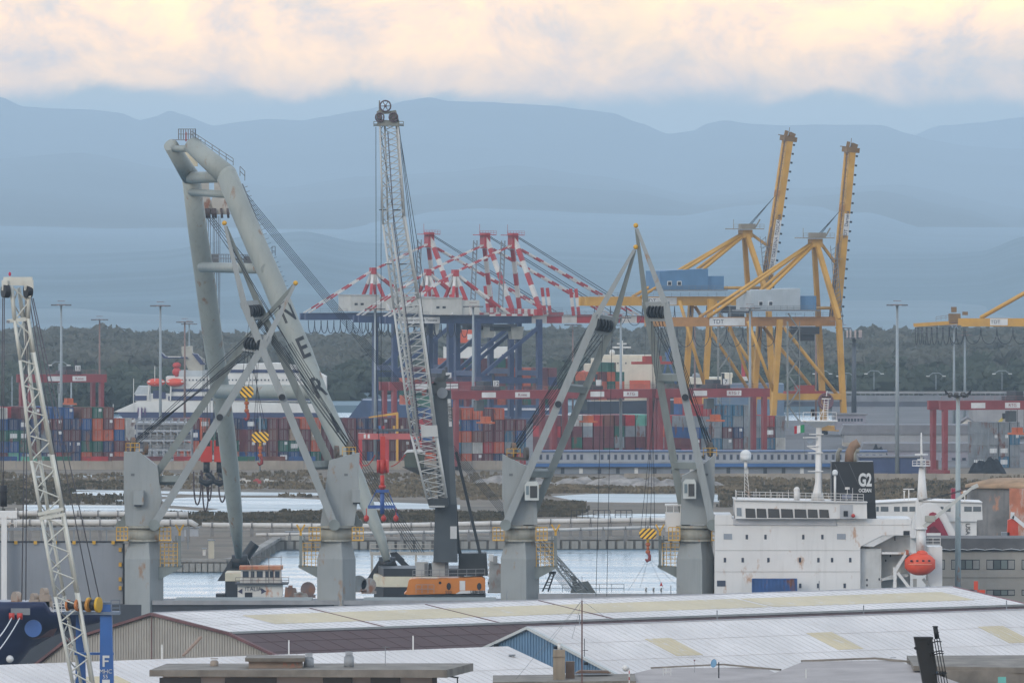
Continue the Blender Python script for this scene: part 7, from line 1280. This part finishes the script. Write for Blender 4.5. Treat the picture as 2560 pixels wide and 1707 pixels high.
# shed one: long grey and white shed
prof1 = [(-22.5, 10.7), (-12.3, 13.8), (0, 15.7), (14, 12.3), (20, 8.9)]
th, fr, slopes, gb = shed('long_warehouse', 'long white roofed warehouse with corrugated grey gable and brown side', 385, 22.0, 16.6, 140, prof1, m_clad, M('cladding_rib_grey', (180, 176, 168), streak=.2), m_trim, 7.8)
LR = 135.5
def slope_part(th, fr, nm, a0, a1, b0, z0, b1, z1, mat, off=.12, parent=None):
    mb = MB(); up = Vector((0, 0, off)); q = [fr(a0, b0, z0), fr(a1, b0, z0), fr(a1, b1, z1), fr(a0, b1, z1)]
    mb.hexa(q, [p+up for p in q]); return th.part(nm, mb, mat, parent)
def roof_ribs(th, fr, parent, a0, a1, b0, z0, b1, z1, step, mat):
    mb = MB(); n = int((a1-a0)/step); up = Vector((0, 0, .15))
    for i in range(1, n): a = a0+(a1-a0)*i/n; mb.beam(fr(a, b0, z0)+up, fr(a, b1, z1)+up*.9, .035, .03)
    for t in (.34, .67): mb.beam(fr(a0, b0+(b1-b0)*t, z0+(z1-z0)*t)+up*.85, fr(a1, b0+(b1-b0)*t, z0+(z1-z0)*t)+up*.85, .1, .04)
    return th.part('sheet_seam', mb, mat, parent, kind='stuff')
m_rib = M('roof_rib', (214, 210, 208), rough=.5, var=.1)
w_ = slope_part(th, fr, 'roof', 0, LR, -12.3, 13.8, 0, 15.7, m_rf); slope_part(th, fr, 'roof', 0, LR, 0, 15.7, 14, 12.3, m_rf); slope_part(th, fr, 'roof', 0, LR, 14, 12.3, 20, 8.9, m_brn)
slope_part(th, fr, 'lower_roof', 0, LR, -22.5, 10.7, -12.32, 13.7, m_brn)
roof_ribs(th, fr, w_, 0, LR, -12.3, 13.8, 0, 15.7, 1.5, m_rib); roof_ribs(th, fr, w_, 0, LR, -22.5, 10.7, -12.32, 13.7, 3.0, m_brn)
lz = lambda b: 15.7+(13.8-15.7)*(b/-12.3)
segs = [(11, 24.5), (24.9, 43.5), (43.9, 62.5), (62.9, 93.6), (94.4, 130)]
for a0, a1 in segs: slope_part(th, fr, 'skylight_band', a0, a1, -8.6, lz(-8.6)+.125, -3.2, lz(-3.2)+.125, m_rfb, .03, w_)
for a in (24.7, 43.7, 62.7): slope_part(th, fr, 'roof_seam', a-.14, a+.14, -12.3, 13.93, -.4, 15.75, m_trim, .06, w_)
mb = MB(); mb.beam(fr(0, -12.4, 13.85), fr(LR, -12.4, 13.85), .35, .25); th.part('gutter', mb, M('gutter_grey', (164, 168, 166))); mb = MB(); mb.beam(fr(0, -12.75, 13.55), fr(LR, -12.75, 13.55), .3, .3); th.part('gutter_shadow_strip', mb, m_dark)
mb = MB(); mb.beam(fr(0, 0, 15.82), fr(LR, 0, 15.82), .5, .12); th.part('ridge_cap', mb, M('ridge_grey', (190, 190, 194)))
mb = MB(); mb.beam(fr(LR+.1, 0, 15.7), fr(LR+.1, -12.3, 13.8), .5, .3); th.part('verge_trim', mb, M('verge_red', (120, 52, 60))); mb = MB(); mb.fbox(fr, LR-.3, -22, LZ, LR, 19, 8.6); th.part('end_wall', mb, m_clad)
mb = MB(); mb.fbox(fr, .3, -22.3, LZ, LR, -22.0, 10.6); th.part('side_wall', mb, m_brn)
mb = MB(); mb.fbox(fr, -.12, -11.6, LZ, -.01, 12, 7.75); bw = th.part('brick_wall', mb, M('brick_red', (136, 84, 70), rough=.85, var=.12, scale=.6))
for b in (-10.5, -5.6, -2.0, 3.5, 8): mb = MB(); mb.fbox(fr, -.2, b, 5.0, -.13, b+2.4, 6.9); wf = th.part('window', mb, m_sign, bw); [th.part('pane', MB().fbox(fr, -.25, b+.12+k*1.15, 5.15, -.21, b+1.15+k*1.15, 6.75), m_glass, bw) for k in range(2)]
for a in (30, 58, 86, 112): mb = MB(); mb.beam(fr(a, .3, 15.8), fr(a, .3, 17.0), .1); th.part('ridge_post', mb, m_steel)
mb = MB(); mb.beam(fr(-.4, 0, 15.5), fr(-.4, 0, 9), .12); th.part('downpipe', mb, m_trim)
# shed two: blue gable
prof2 = [(-14.2, 11.1), (0, 16.2), (14.2, 11.1)]
th, fr, slopes, gb = shed('blue_gable_shed', 'white roofed shed with blue corrugated gable', 1325, 23.0, 16.2, 110, prof2, M('cladding_blue', (96, 130, 162), rough=.6, var=.07, streak=.2), M('cladding_blue_rib', (106, 140, 170), rough=.6), M('verge_pale', (190, 196, 196)), 3)
L2 = 96; w_ = slope_part(th, fr, 'roof', -.3, L2, -14.6, 10.96, 0, 16.2, m_rf); slope_part(th, fr, 'roof', -.3, L2, 0, 16.2, 14.6, 10.96, m_rf)
roof_ribs(th, fr, w_, -.3, L2, -14.6, 10.96, 0, 16.2, 1.1, m_rib)
zl = lambda b: 16.2+(11.1-16.2)*(b/-14.2)
for a in (13.5, 39.5, 68): slope_part(th, fr, 'skylight', a, a+4.2, -9.2, zl(-9.2)+.125, -4.4, zl(-4.4)+.125, m_rfb, .03, w_)
for a in (8, 30, 54, 78): mb = MB(); mb.beam(fr(a, .2, 16.3), fr(a, .2, 17.4), .12); th.part('ridge_post', mb, m_steel)
mb = MB(); mb.beam(fr(-.3, 0, 16.32), fr(L2, 0, 16.32), .4, .1); th.part('ridge_cap', mb, M('ridge_grey', (190, 190, 194)))
for b in (-9, -4.5, 4.5, 9): mb = MB(); mb.fbox(fr, -.9, b-.1, zl(-abs(b))-.55, -.36, b+.1, zl(-abs(b))-.25); th.part('purlin_end', mb, m_dark)
for bb_ in (-14, 14): mb = MB(); mb.fbox(fr, .3, bb_-.15, LZ, L2, bb_+.15, 11.0); th.part('side_wall', mb, M('cladding_blue', (96, 130, 162)))
mb = MB(); mb.fbox(fr, L2-.3, -14, LZ, L2-.01, 14, 11.0); th.part('end_wall', mb, M('cladding_blue', (96, 130, 162)))
# shed three: nearest white roof
fr = Frame(P(1270, 0, 24.2), SY); th = T('low_white_shed', 'nearest white metal roof sloping down behind the concrete parapet', 'building', Vector((P(1270,0,24.2).x, P(1270,0,24.2).y, LZ)))
w_ = slope_part(th, fr, 'roof', -92, 0, -20, 10.2, 0, 16.45, m_rf); slope_part(th, fr, 'roof', -92, 0, 0, 16.45, 14, 12.0, m_rf)
roof_ribs(th, fr, w_, -92, 0, -20, 10.2, 0, 16.45, 1.1, m_rib)
zl = lambda b: 16.45+(10.2-16.45)*(b/-20)
for a in (-27, -66): slope_part(th, fr, 'skylight', a, a+5.6, -12.5, zl(-12.5)+.125, -4.2, zl(-4.2)+.125, m_rfb, .03, w_)
mb = MB(); mb.prism([fr(-.3, b, zz) for b, zz in ((-20, 10.1), (0, 16.3), (14, 11.9))]+[fr(-.3, 14, LZ), fr(-.3, -20, LZ)], fr.v*.25); th.part('gable_wall', mb, m_clad); mb = MB(); mb.prism([fr(-91.7, b, zz) for b, zz in ((-20, 10.1), (0, 16.3), (14, 11.9))]+[fr(-91.7, 14, LZ), fr(-91.7, -20, LZ)], fr.v*.25); th.part('gable_wall', mb, m_clad)
for b in (-19.8, 13.7): mb = MB(); mb.fbox(fr, -91.4, b-.15, LZ, -.35, b+.15, 10.0 if b < 0 else 11.8); th.part('side_wall', mb, m_clad)
for a, b in ((-14, 0), (-32, 0), (-50, 0)): mb = MB(); mb.beam(fr(a, b, 16.5), fr(a, b, 18), .14); th.part('ridge_post', mb, m_sign)
mb = MB(); mb.beam(fr(-46.5, .5, 16.8), fr(-44, .5, 18.6), .3, .2); th.part('ladder_end', mb, M('wood_pale', (150, 128, 112)))
for i, (a, b) in enumerate(((-2.5, -3), (-8, -9), (-3.5, -11))): mb = MB(); p = fr(a, b, zl(b)+.2); mb.box(p.x-.35, p.y-.2, p.z, p.x+.35, p.y+.2, p.z+.15); th.part('roof_clip', mb, m_steel)
# ================================================================== NAVY BOW, BLUE MOBILE CRANE
def bow():
    s = 22.6; th = T('cargo_ship_bow', 'dark navy ship bow with a pale blue disc at the left edge', 'ship', Vector((*G(150, s), 0))); nv = M('bow_navy', (30, 42, 82), rough=.35, var=.1, streak=.15); top = P(0, 1508, s).z
    # hull sections from stem (right) to the left: half breadth grows, bottom follows the flare
    secs = [(264, 1552, .05), (236, 1562, 1.5), (195, 1572, 2.8), (150, 1585, 4.0), (122, 1596, 4.8), (108, 1604, 5.1), (70, 1626, 5.9), (38, 1668, 6.5), (-120, 1760, 7.2)]
    vs = []; fs = []; k = 7; yc = F/s+7
    for x, yb, hb in secs:
        zb = P(0, yb, s).z; X = P(x, 0, s).x
        tz = top if x < 115 else top-1.1
        for j in range(k): t = j/(k-1); f_ = t**.55; vs.append((X, yc-hb*(.25+.75*f_), zb+(tz-zb)*t))
        for j in range(k-1, -1, -1): t = j/(k-1); f_ = t**.55; vs.append((X, yc+hb*(.25+.75*f_), zb+(tz-zb)*t))
    n = 2*k
    for i in range(len(secs)-1):
        for j in range(n-1): fs.append((i*n+j, i*n+j+1, (i+1)*n+j+1, (i+1)*n+j))
        fs.append((i*n+n-1, i*n, (i+1)*n, (i+1)*n+n-1))
    fs.append(tuple(range(n))); mb = MB(); mb.add(vs, fs, True); hl = th.part('hull', mb, nv)
    ld = M('disc_blue', (64, 104, 168), rough=.4); mb = MB(); c = P(82, 1571, s); c.y = yc-5.6; mb.disc(c, (0, 1, 0), .95, .9, 30); th.part('hull_disc', mb, ld, hl)
    mb = MB(); mb.prism([P(70, 1600, s), P(130, 1592, s), P(140, 1572, s), P(122, 1576, s), P(100, 1592, s)], (0, .6, 0)); [v.__setattr__('y', v.y+3) for v in mb.v]; th.part('anchor', mb, M('anchor_rust', (70, 44, 48)))
    mb = MB(); p = P(48, 1528, s); mb.box(p.x-.9, yc-7.7, p.z-.35, p.x+1.2, yc-6.8, p.z+.35); th.part('fairlead', mb, m_steel)
    for x in (30, 50): mb = MB(); p = P(x, 1539, s); mb.cyl((p.x-.3, yc-7.6, p.z), (p.x+.3, yc-7.6, p.z), .38, n=12); th.part('roller', mb, m_redp)
    for x0, x1 in ((30, -10), (50, -6)): mb = MB(); a = P(x0, 1543, s); a.y = yc-7.7; b = P(x1, 1600 if x0 == 30 else 1628, 23.6); mb.tube(cat(a, b, .2), .07, 5); th.part('mooring_line', mb, m_sign)
    mb = MB(); c = P(25, 1646, s); mb.ball(Vector((c.x, yc-7.5, c.z)), .42, 12, 8); th.part('hull_lamp', mb, m_sign)
    for x, y, r in ((80, 1500, .5), (105, 1488, .55), (112, 1505, .5), (35, 1503, .8)): mb = MB(); p = P(x, y, s); mb.disc((p.x, yc, p.z+.1), (.8, .5, 0), r, .6, 16); mb.box(p.x-.6, yc-.6, top-.6, p.x+.6, yc+.6, p.z-.1); th.part('deck_winch', mb, M('winch_sand', (164, 150, 136), rust=(140, 96, 70), rust_amt=.4))
    mb = MB(); rail(mb, [Vector((P(130, 0, s).x, yc-3.6, top-1.1)), Vector((P(255, 0, s).x, yc-.4, top-1.1))], 1.0, 1.0, .035, 3); th.part('bow_rail', mb, m_sw)
bow()
def mobile_crane():
    s = 26.6; th = T('mobile_harbour_crane', 'white lattice boom crane with blue tower at the left edge', 'harbour crane', Vector((*G(215, s), LZ))); wt = M('boom_white', (206, 208, 200), rough=.45, var=.05, streak=.15); bl = M('tower_blue', (46, 98, 168), rough=.45, var=.08, streak=.12)
    q = lambda x, y, d=0: P(x, y, s)+Vector((0, d, 0))
    # boom: near left, near right, far mid chords
    st = [((30, 715), (74, 715), (46, 720)), ((38, 800), (72, 795), (58, 800)), ((52, 900), (86, 880), (70, 900)), ((80, 1150), (133, 1135), (100, 1150)), ((105, 1290), (160, 1280), (122, 1290)), ((140, 1490), (196, 1480), (160, 1490)), ((190, 1740), (240, 1740), (208, 1740))]
    for i in range(len(st)-1):
        A, B = st[i], st[i+1]; n = max(1, int((B[0][1]-A[0][1])/58)); mb = MB(); d = [-1.4, -1.4, .6]
        C0 = [q(*A[k], d[k]) for k in range(3)]+[q(A[1][0]-6, A[1][1], .6)]; C1 = [q(*B[k], d[k]) for k in range(3)]+[q(B[1][0]-6, B[1][1], .6)]
        C0 = [C0[0], C0[1], C0[3], C0[2]]; C1 = [C1[0], C1[1], C1[3], C1[2]]
        lattice(mb, C0, C1, n, .17 if i else .2, .075, faces=[(0, 1), (1, 2), (3, 0)]); th.part('lattice_boom', mb, wt)
    for a_, b_, r_ in ((q(96, 1284, -1.4), q(160, 1270, -1.4), .3), (q(100, 1296, -1.4), q(164, 1284, -1.4), .3), (q(100, 1293, .4), q(164, 1272, .4), .22), (q(20, 803, -1.4), q(74, 796, -1.2), .35)): mb = MB(); mb.beam(a_, b_, r_); th.part('boom_joint', mb, wt)
    # head
    mb = MB(); mb.beam(q(10, 703, -1), q(82, 703, -1), .9, .8); mb.box(*q(6, 726, -1.8), *q(21, 700, 0)); mb.box(*q(62, 726, -1.8), *q(84, 700, 0)); th.part('boom_head', mb, wt)
    for x in (16, 72): mb = MB(); mb.disc(q(x, 728, -1.6), (.9, .4, 0), .62, .55, 20); th.part('head_sheave', mb, m_blk)
    mb = MB(); mb.prism([q(64, 702, -2.0), q(84, 702, -2.0), q(86, 726, -2.0), q(78, 744, -2.0), q(72, 742, -2.0)], (0, .2, 0)); th.part('sheave_guard', mb, wt)
    mb = MB(); mb.beam(q(26, 700, -1), q(26, 690, -1), .08); th.part('lamp_post', mb, wt); mb = MB(); mb.ball(q(25.5, 685, -1), .13, 10, 6, 1, 1, 1.6); th.part('warning_lamp', mb, M('lamp_crimson', (190, 40, 80)))
    mb = MB(); mb.beam(q(18, 803, -1.6), q(26, 804, -1.6), .5, .25); mb.tube([q(56, 795, -.5), q(66, 812, -.5), q(74, 795, -.5)], .06, 5); th.part('boom_light', mb, m_steel)
    for x0, y0, x1, y1 in ((12, 745, 8, 1270), (8, 745, 3, 1180), (70, 745, 65, 1500), (67, 745, 55, 1500), (84, 745, 250, 1500), (80, 745, 228, 1500), (74, 745, 200, 1500)): mb = MB(); mb.tube([q(x0, y0, -1.2), q(x1, y1, -.6)], .055, 5); th.part('rope', mb, M('rope_grey', (92, 92, 100)))
    mb = MB(); mb.cyl(q(10, 1265, -1), q(10, 1212, -1), .33, n=12); mb.disc(q(10, 1228, -1), (0,0,1), .4, .12, 12); th.part('hook_weight', mb, m_dark)
    # tower: two blue columns, deck with drums
    for x0, x1, y0, d in ((186, 212, 1528, 2.0), (249, 284, 1510, -.6)):
        mb = MB(); mb.hexa([q(x0, 1760, d), q(x1+2, 1760, d), q(x1+2, 1760, d+1.6), q(x0, 1760, d+1.6)], [q(x0+2, y0, d), q(x1-5, y0, d), q(x1-5, y0, d+1.4), q(x0+2, y0, d+1.4)]); cl = th.part('tower_column', mb, bl)
        if x0 > 200:
            mb = MB(); mb.prism([q(257, 1665, d-.06), q(262, 1665, d-.06), q(262, 1653, d-.06), q(272, 1653, d-.06), q(272, 1649, d-.06), q(262, 1649, d-.06), q(262, 1643, d-.06), q(274, 1643, d-.06), q(274, 1637, d-.06), q(257, 1637, d-.06)], (0, .05, 0)); th.part('emblem', mb, m_sign, cl)
            text_part(th, 'MHC', 'lettering', q(265, 1677, d-.06), (1,0,0), (0,0,1), .55, m_sign, cl); text_part(th, '55', 'lettering', q(264, 1690, d-.06), (1,0,0), (0,0,1), .5, m_sign, cl); mb = MB(); mb.prism(pp([(256, 1707), (275, 1707), (275, 1697), (256, 1697)], s), (0, .05, 0)); [v.__setattr__('y', v.y+d-.07) for v in mb.v]; th.part('plate', mb, m_sign, cl)
    mb = MB(); mb.box(*q(160, 1535, -1), *q(300, 1528, 2.2)); mb.box(*q(258, 1528, -.4), *q(277, 1504, 1)); rail(mb, [q(278, 1528, -.6), q(300, 1528, -.6)], 1.1, .6, .04, 3); th.part('winch_deck', mb, M('deck_bluegrey', (108, 122, 140)))
    for x, y, r, c in ((247, 1510, .72, (214, 170, 40)), (222, 1512, .6, (190, 132, 46)), (195, 1511, .55, (196, 120, 60))): mb = MB(); p = q(x, y, -1.2); mb.disc(p, (.92, -.4, 0), r, .25, 24); mb.disc(p+Vector((-.9, .4, 0)), (.92, -.4, 0), r*.95, .2, 24); dr = th.part('winch_flange', mb, M('flange_%d' % x, c, rough=.5, var=.1)); mb = MB(); mb.cyl(p, p+Vector((-.9, .4, 0)), r*.7, n=16); th.part('rope_drum', mb, m_blk, dr)
    mb = MB(); mb.box(*q(235, 1519, -.8), *q(240, 1505, 0)); mb.cyl(q(226, 1512, -1), q(240, 1512, -1), .3); th.part('drum_motor', mb, bl)
    mb = MB(); mb.box(*q(186, 1636, -.2), *q(284, 1630, 1)); th.part('tower_tie', mb, bl)
mobile_crane()
# ================================================================== NEAREST ROOFTOPS
m_cr2 = M('concrete_weathered', (132, 126, 118), rough=.9, var=.2, scale=.5, streak=.4); m_cr3 = M('concrete_pale_roof', (168, 162, 160), rough=.9, var=.1, scale=.3)
def house_a():
    s = 32.0; th = T('concrete_house', 'flat roofed house with thick concrete eaves at the bottom left', 'building', Vector((*G(740, s), LZ))); y = F/s; x0, x1 = P(372, 0, s).x, P(1118, 0, s).x; zt = P(0, 1672, s).z
    mb = MB(); mb.hexa([(x0, y+1.5, zt-.62), (x1, y-1.0, zt-.62), (x1+2, y+13, zt-.62), (x0+1, y+15, zt-.62)], [(x0, y+1.5, zt-.12), (x1, y-1.0, zt), (x1+2, y+13, zt), (x0+1, y+15, zt-.1)]); th.part('roof_slab', mb, m_cr2)
    mb = MB(); mb.box(x0+1.0, y+3, LZ, x1-.9, y+12, zt-.64); wl = th.part('wall', mb, M('plaster_white', (208, 200, 200), rough=.85, var=.06))
    for a, b in ((396, 500), (560, 690), (806, 880), (925, 1000), (1080, 1092)): mb = MB(); mb.box(P(a, 0, s).x, y+2.85, zt-4, P(b, 0, s).x, y+3.02, zt-.75); th.part('window', mb, M('dark_window', (70, 74, 84), rough=.3), wl)
    pb = MB(); pb.box(P(619, 0, s).x, y+4, zt-.1, P(753, 0, s).x, y+8, P(0, 1660, s).z+.1); pn = th.part('penthouse', pb, M('penthouse_wall', (150, 134, 122), rough=.9, var=.15, streak=.3, rust=(160, 92, 72), rust_amt=.15)); mb = MB(); mb.hexa([(P(611,0,s).x, y+3.5, P(0,1657,s).z), (P(760,0,s).x, y+3.5, P(0,1657,s).z), (P(756,0,s).x, y+9, P(0,1657,s).z), (P(611,0,s).x, y+9, P(0,1657,s).z)], [(P(610,0,s).x, y+3.4, P(0,1648,s).z), (P(762,0,s).x, y+3.4, P(0,1648,s).z), (P(757,0,s).x, y+9, P(0,1647,s).z), (P(612,0,s).x, y+9, P(0,1647,s).z)]); th.part('penthouse_slab', mb, m_cr2, pn)
    for x, yt, yb in ((769, 1638, 1676), (870, 1634, 1672)):
        mb = MB(); p = P(x, yb, s); c = Vector((p.x, y+6, 0)); z = lambda yy: P(0, yy, s).z; mb.cyl((c.x, c.y, z(yb+4)), (c.x, c.y, z(yt+14)), .4, n=16); mb.tube([(c.x, c.y, z(yt+14)), (c.x, c.y, z(yt+11))], [.4, .3], 16); fl_ = th.part('flue', mb, M('flue_grey', (150, 154, 158), rough=.5, streak=.2))
        for k in range(4): mb = MB(); mb.disc((c.x, c.y, z(yt+10-k*3)), (0,0,1), .3, .05, 16); th.part('cowl_ring', mb, m_steel, fl_)
    mb = MB(); p = P(529, 1678, s); mb.tube([(p.x, y+9, P(0,1682,s).z), (p.x, y+9, P(0,1664,s).z), (p.x, y+9, P(0,1660,s).z)], [.33, .33, .22], 14); mb.disc((p.x, y+9, P(0,1656,s).z), (0,0,1), .3, .06, 14); th.part('flue', mb, M('flue_sand', (150, 138, 126)))
    mb = MB(); mb.beam((P(961,0,s).x, y+7, P(0,1672,s).z), (P(961,0,s).x, y+7, P(0,1622,s).z), .05); mb.beam((P(952,0,s).x, y+7, P(0,1625,s).z), (P(972,0,s).x, y+7, P(0,1625,s).z), .04); th.part('tv_aerial', mb, m_steel)
    mb = MB(); mb.beam((P(1118,0,s).x, y+4, P(0,1694,s).z), (P(1146,0,s).x, y+4, P(0,1698,s).z), .12); mb.beam((P(1143,0,s).x, y+4, P(0,1698,s).z), (P(1143,0,s).x, y+4, P(0,1730,s).z), .1); th.part('awning_bracket', mb, m_dark)
house_a()
def house_b():
    s = 33.0; th = T('concrete_house', 'flat concrete rooftops with low parapets along the bottom right', 'building', Vector((*G(1750, s), LZ))); y = F/s; z = lambda yy, ss=33.0: P(0, yy, ss).z; X = lambda xx: P(xx, 0, s).x
    mb = MB(); mb.hexa([(X(1232), y, LZ), (X(1590), y-1, LZ), (X(1590), y+9, LZ), (X(1232), y+9, LZ)], [(X(1232), y, z(1704)), (X(1590), y-1, z(1700)), (X(1590), y+9, z(1694)), (X(1232), y+9, z(1698))]); th.part('roof_left', mb, m_cr2)
    mb = MB(); mb.hexa([(X(1592), y, LZ), (X(2010), y-2, LZ), (X(2060), y+14, LZ), (X(1560), y+14, LZ)], [(X(1480), y, z(1708)), (X(2010), y-2, z(1716)), (X(1920), y+14, z(1684)), (X(1640), y+14, z(1687))]); th.part('roof_middle', mb, m_cr3)
    mb = MB(); mb.hexa([(X(1880), y-3, LZ), (X(2420), y-3, LZ), (X(2420), y+16, LZ), (X(1880), y+16, LZ)], [(X(1860), y-3, z(1708)), (X(2400), y-3, z(1704)), (X(2260), y+16, z(1669)), (X(2020), y+16, z(1672))]); th.part('roof_right', mb, m_cr3)
    mb = MB(); mb.beam((X(2015), y+16.2, z(1671)), (X(2205), y+16.2, z(1664)), .3, .15); mb.beam((X(2205), y+16.2, z(1664)), (X(2310), y+14, z(1672)), .3, .15); mb.beam((X(1632), y+14.2, z(1686)), (X(1815), y+14.2, z(1677)), .3, .12); mb.beam((X(1815), y+14.2, z(1677)), (X(1960), y+12, z(1688)), .3, .12); th.part('parapet', mb, m_cr2)
    mb = MB(); mb.box(X(2370), y+5, LZ, X(2760), y+22, z(1682)); mb.hexa([(X(2290), y+6, z(1683)), (X(2760), y+4, z(1690)), (X(2760), y+22, z(1690)), (X(2290), y+22, z(1683))], [(X(2290), y+6, z(1671)), (X(2760), y+4, z(1676)), (X(2760), y+22, z(1662)), (X(2290), y+22, z(1664))]); th.part('roof_slab', mb, m_cr2)
    mb = MB(); mb.box(X(2500), y+3.8, z(1712), X(2520), y+4, z(1696)); th.part('street_number_sign', mb, M('sign_teal', (110, 186, 178)))
    mb = MB(); mb.box(X(1383), y+2, LZ, X(1413), y+3.2, z(1626)); mb.box(X(1382), y+1.9, z(1643), X(1414), y+3.3, z(1640)); ch_ = th.part('chimney', mb, M('chimney_concrete', (140, 130, 116), rough=.9, var=.2, streak=.5)); mb = MB(); mb.cyl((X(1398), y+2.6, z(1626)), (X(1398), y+2.6, z(1610)), .12, n=10); mb.disc((X(1398), y+2.6, z(1609)), (0,0,1), .2, .06, 12); th.part('chimney_pot', mb, m_sign, ch_)
    mb = MB(); mb.box(X(1414.5), y+3.4, LZ, X(1437), y+4.4, z(1657)); mb.hexa([(X(1439), y+6, z(1690)), (X(1530), y+6, z(1690)), (X(1530), y+8, z(1690)), (X(1439), y+8, z(1690))], [(X(1450), y+6, z(1683)), (X(1520), y+6, z(1684)), (X(1520), y+8, z(1684)), (X(1450), y+8, z(1683))]); th.part('chimney', mb, M('chimney_brown', (126, 108, 96), rough=.9, var=.2))
house_b()
def pole_thing(name, label, cat_, x, y0, y1, s, r, mat): 
    th = T(name, label, cat_, P(x, y1, s)); mb = MB(); mb.beam(P(x, y1, s), P(x, y0, s), r*2); th.part('post', mb, mat); return th
s = 34.0; th = T('radio_mast', 'thin guyed radio mast standing on the near rooftop', 'radio mast', P(1455, 1720, s)); m_rm = M('mast_rusty', (112, 84, 80), rough=.7)
mb = MB(); [mb.beam(P(1455+dx, 1740, s)+Vector((0, dy, 0)), P(1455+dx*.6, 1500, s)+Vector((0, dy, 0)), .035) for dx, dy in ((-1.6, 0), (1.6, 0), (0, .1))]; [mb.beam(P(1453.4, 1740-k*8, s), P(1456.6, 1736-k*8, s), .025) for k in range(29)]; th.part('lattice', mb, m_rm); mb = MB(); mb.beam(P(1455, 1500, s), P(1455, 1440, s), .04); th.part('whip', mb, m_steel)
for x, y in ((1352, 1640), (1535, 1560), (1430, 1600), (1290, 1700)): mb = MB(); mb.tube([P(1455, 1500, s), P(x, y, s)+Vector((0, 3, 0))], .012, 4); th.part('guy_wire', mb, m_steel)
mb = MB(); mb.beam(P(1461, 1640, s), P(1461, 1595, s), .05); mb.beam(P(1457, 1625, s), P(1470, 1625, s), .04); th.part('side_aerial', mb, m_dark)
th = T('globe_lamp', 'white globe on a short red and white post on the near roof', 'lamp', P(1573, 1715, s)); mb = MB(); mb.ball(P(1564, 1669, s), .25, 14, 10); th.part('globe', mb, m_sign); mb = MB(); [mb.mat(k % 2).beam(P(1573, 1715-k*8, s), P(1573, 1707-k*8, s), .07) for k in range(6)]; th.part('post', mb, [m_cr, m_sign])
th = T('satellite_dish', 'small blue dish on a post at the near parapet', 'satellite dish', P(1797, 1690, s)); mb = MB(); mb.beam(P(1797, 1694, s), P(1797, 1654, s), .09); th.part('post', mb, m_dark); mb = MB(); c = P(1788, 1658, s); mb.tube([c, c+Vector((-.12, -.1, .03))], [.12, .32], 18, cap=False); mb.tube([c, c+Vector((-.10, -.085, .026))], [.11, .31], 18); th.part('dish', mb, M('dish_blue', (112, 156, 190)))
th = pole_thing('vent_pipe', 'thin white vent pipe on the right near roof', 'pipe', 2015, 1671, 1694, s, .04, m_sign); th = pole_thing('roof_lamp', 'thin white lamp post with a small arm on the white roof', 'lamp', 2226, 1643, 1664, 30.0, .025, m_sign); mb = MB(); mb.beam(P(2226, 1643, 30.0), P(2240, 1643, 30.0), .05); th.part('arm', mb, m_steel)
th = T('roof_number_board', 'small pale framed board on the near parapet', 'board', P(1668, 1690, s)); mb = MB(); rail(mb, [P(1658, 1688, s), P(1677, 1688, s)], .55, .3, .02); mb.beam(P(1665, 1684, s), P(1665, 1668, s), .06); th.part('frame', mb, m_sign)
th = pole_thing('red_topped_rod', 'thin rod with a red tip on the near parapet', 'rod', 1736, 1652, 1680, s, .012, m_steel); mb = MB(); mb.ball(P(1736, 1650, s), .06, 8, 6); th.part('tip', mb, M('tip_red', (120, 50, 60)))
# black stack with caged ladder
def stack():
    s = 40.0; th = T('black_funnel', 'leaning black steel funnel with a caged ladder at the bottom right', 'funnel', P(2330, 1760, s)); bk = M('stack_black', (14, 15, 18), rough=.5, var=.2); y = F/s
    mb = MB(); mb.prism(pp([(2318, 1760), (2365-14, 1760), (2331, 1593), (2286, 1593)], s), (0, 2.2, 0)); th.part('casing', mb, bk); mb = MB(); mb.beam(P(2285, 1594, s)+Vector((0, -.1, 0)), P(2333, 1594, s)+Vector((0, -.1, 0)), .12, .14); th.part('rim', mb, bk)
    mb = MB(); mb.cyl(P(2343, 1596, s), P(2338, 1566, s), .15, n=12); mb.disc(P(2338, 1565, s), (0,0,1), .18, .06, 12); mb.disc(P(2341, 1580, s), (0,0,1), .18, .05, 12); th.part('exhaust', mb, bk)
    mb = MB(); mb.disc(P(2289, 1619, s), (0,1,0), .1, .3, 10); th.part('lamp', mb, bk)
    for k in range(5): mb = MB(); mb.beam(P(2322+k*6.5, 1598-k*1.2, s)+Vector((0, -.3, 0)), P(2350+k*7, 1760, s)+Vector((0, -.3, 0)), .06); th.part('cage_bar', mb, bk)
    for t, w_ in ((1602, 0), (1626, 3), (1632, 4), (1680, 12), (1730, 20)):
        mb = MB(); x0 = 2320+(t-1598)*.18; mb.tube([P(x0, t+6, s), P(x0+8, t+3, s)+Vector((0, -.5, 0)), P(x0+22, t-1, s)+Vector((0, -.6, 0)), P(x0+33, t+1, s)], .04, 5); th.part('cage_hoop', mb, bk)
stack()
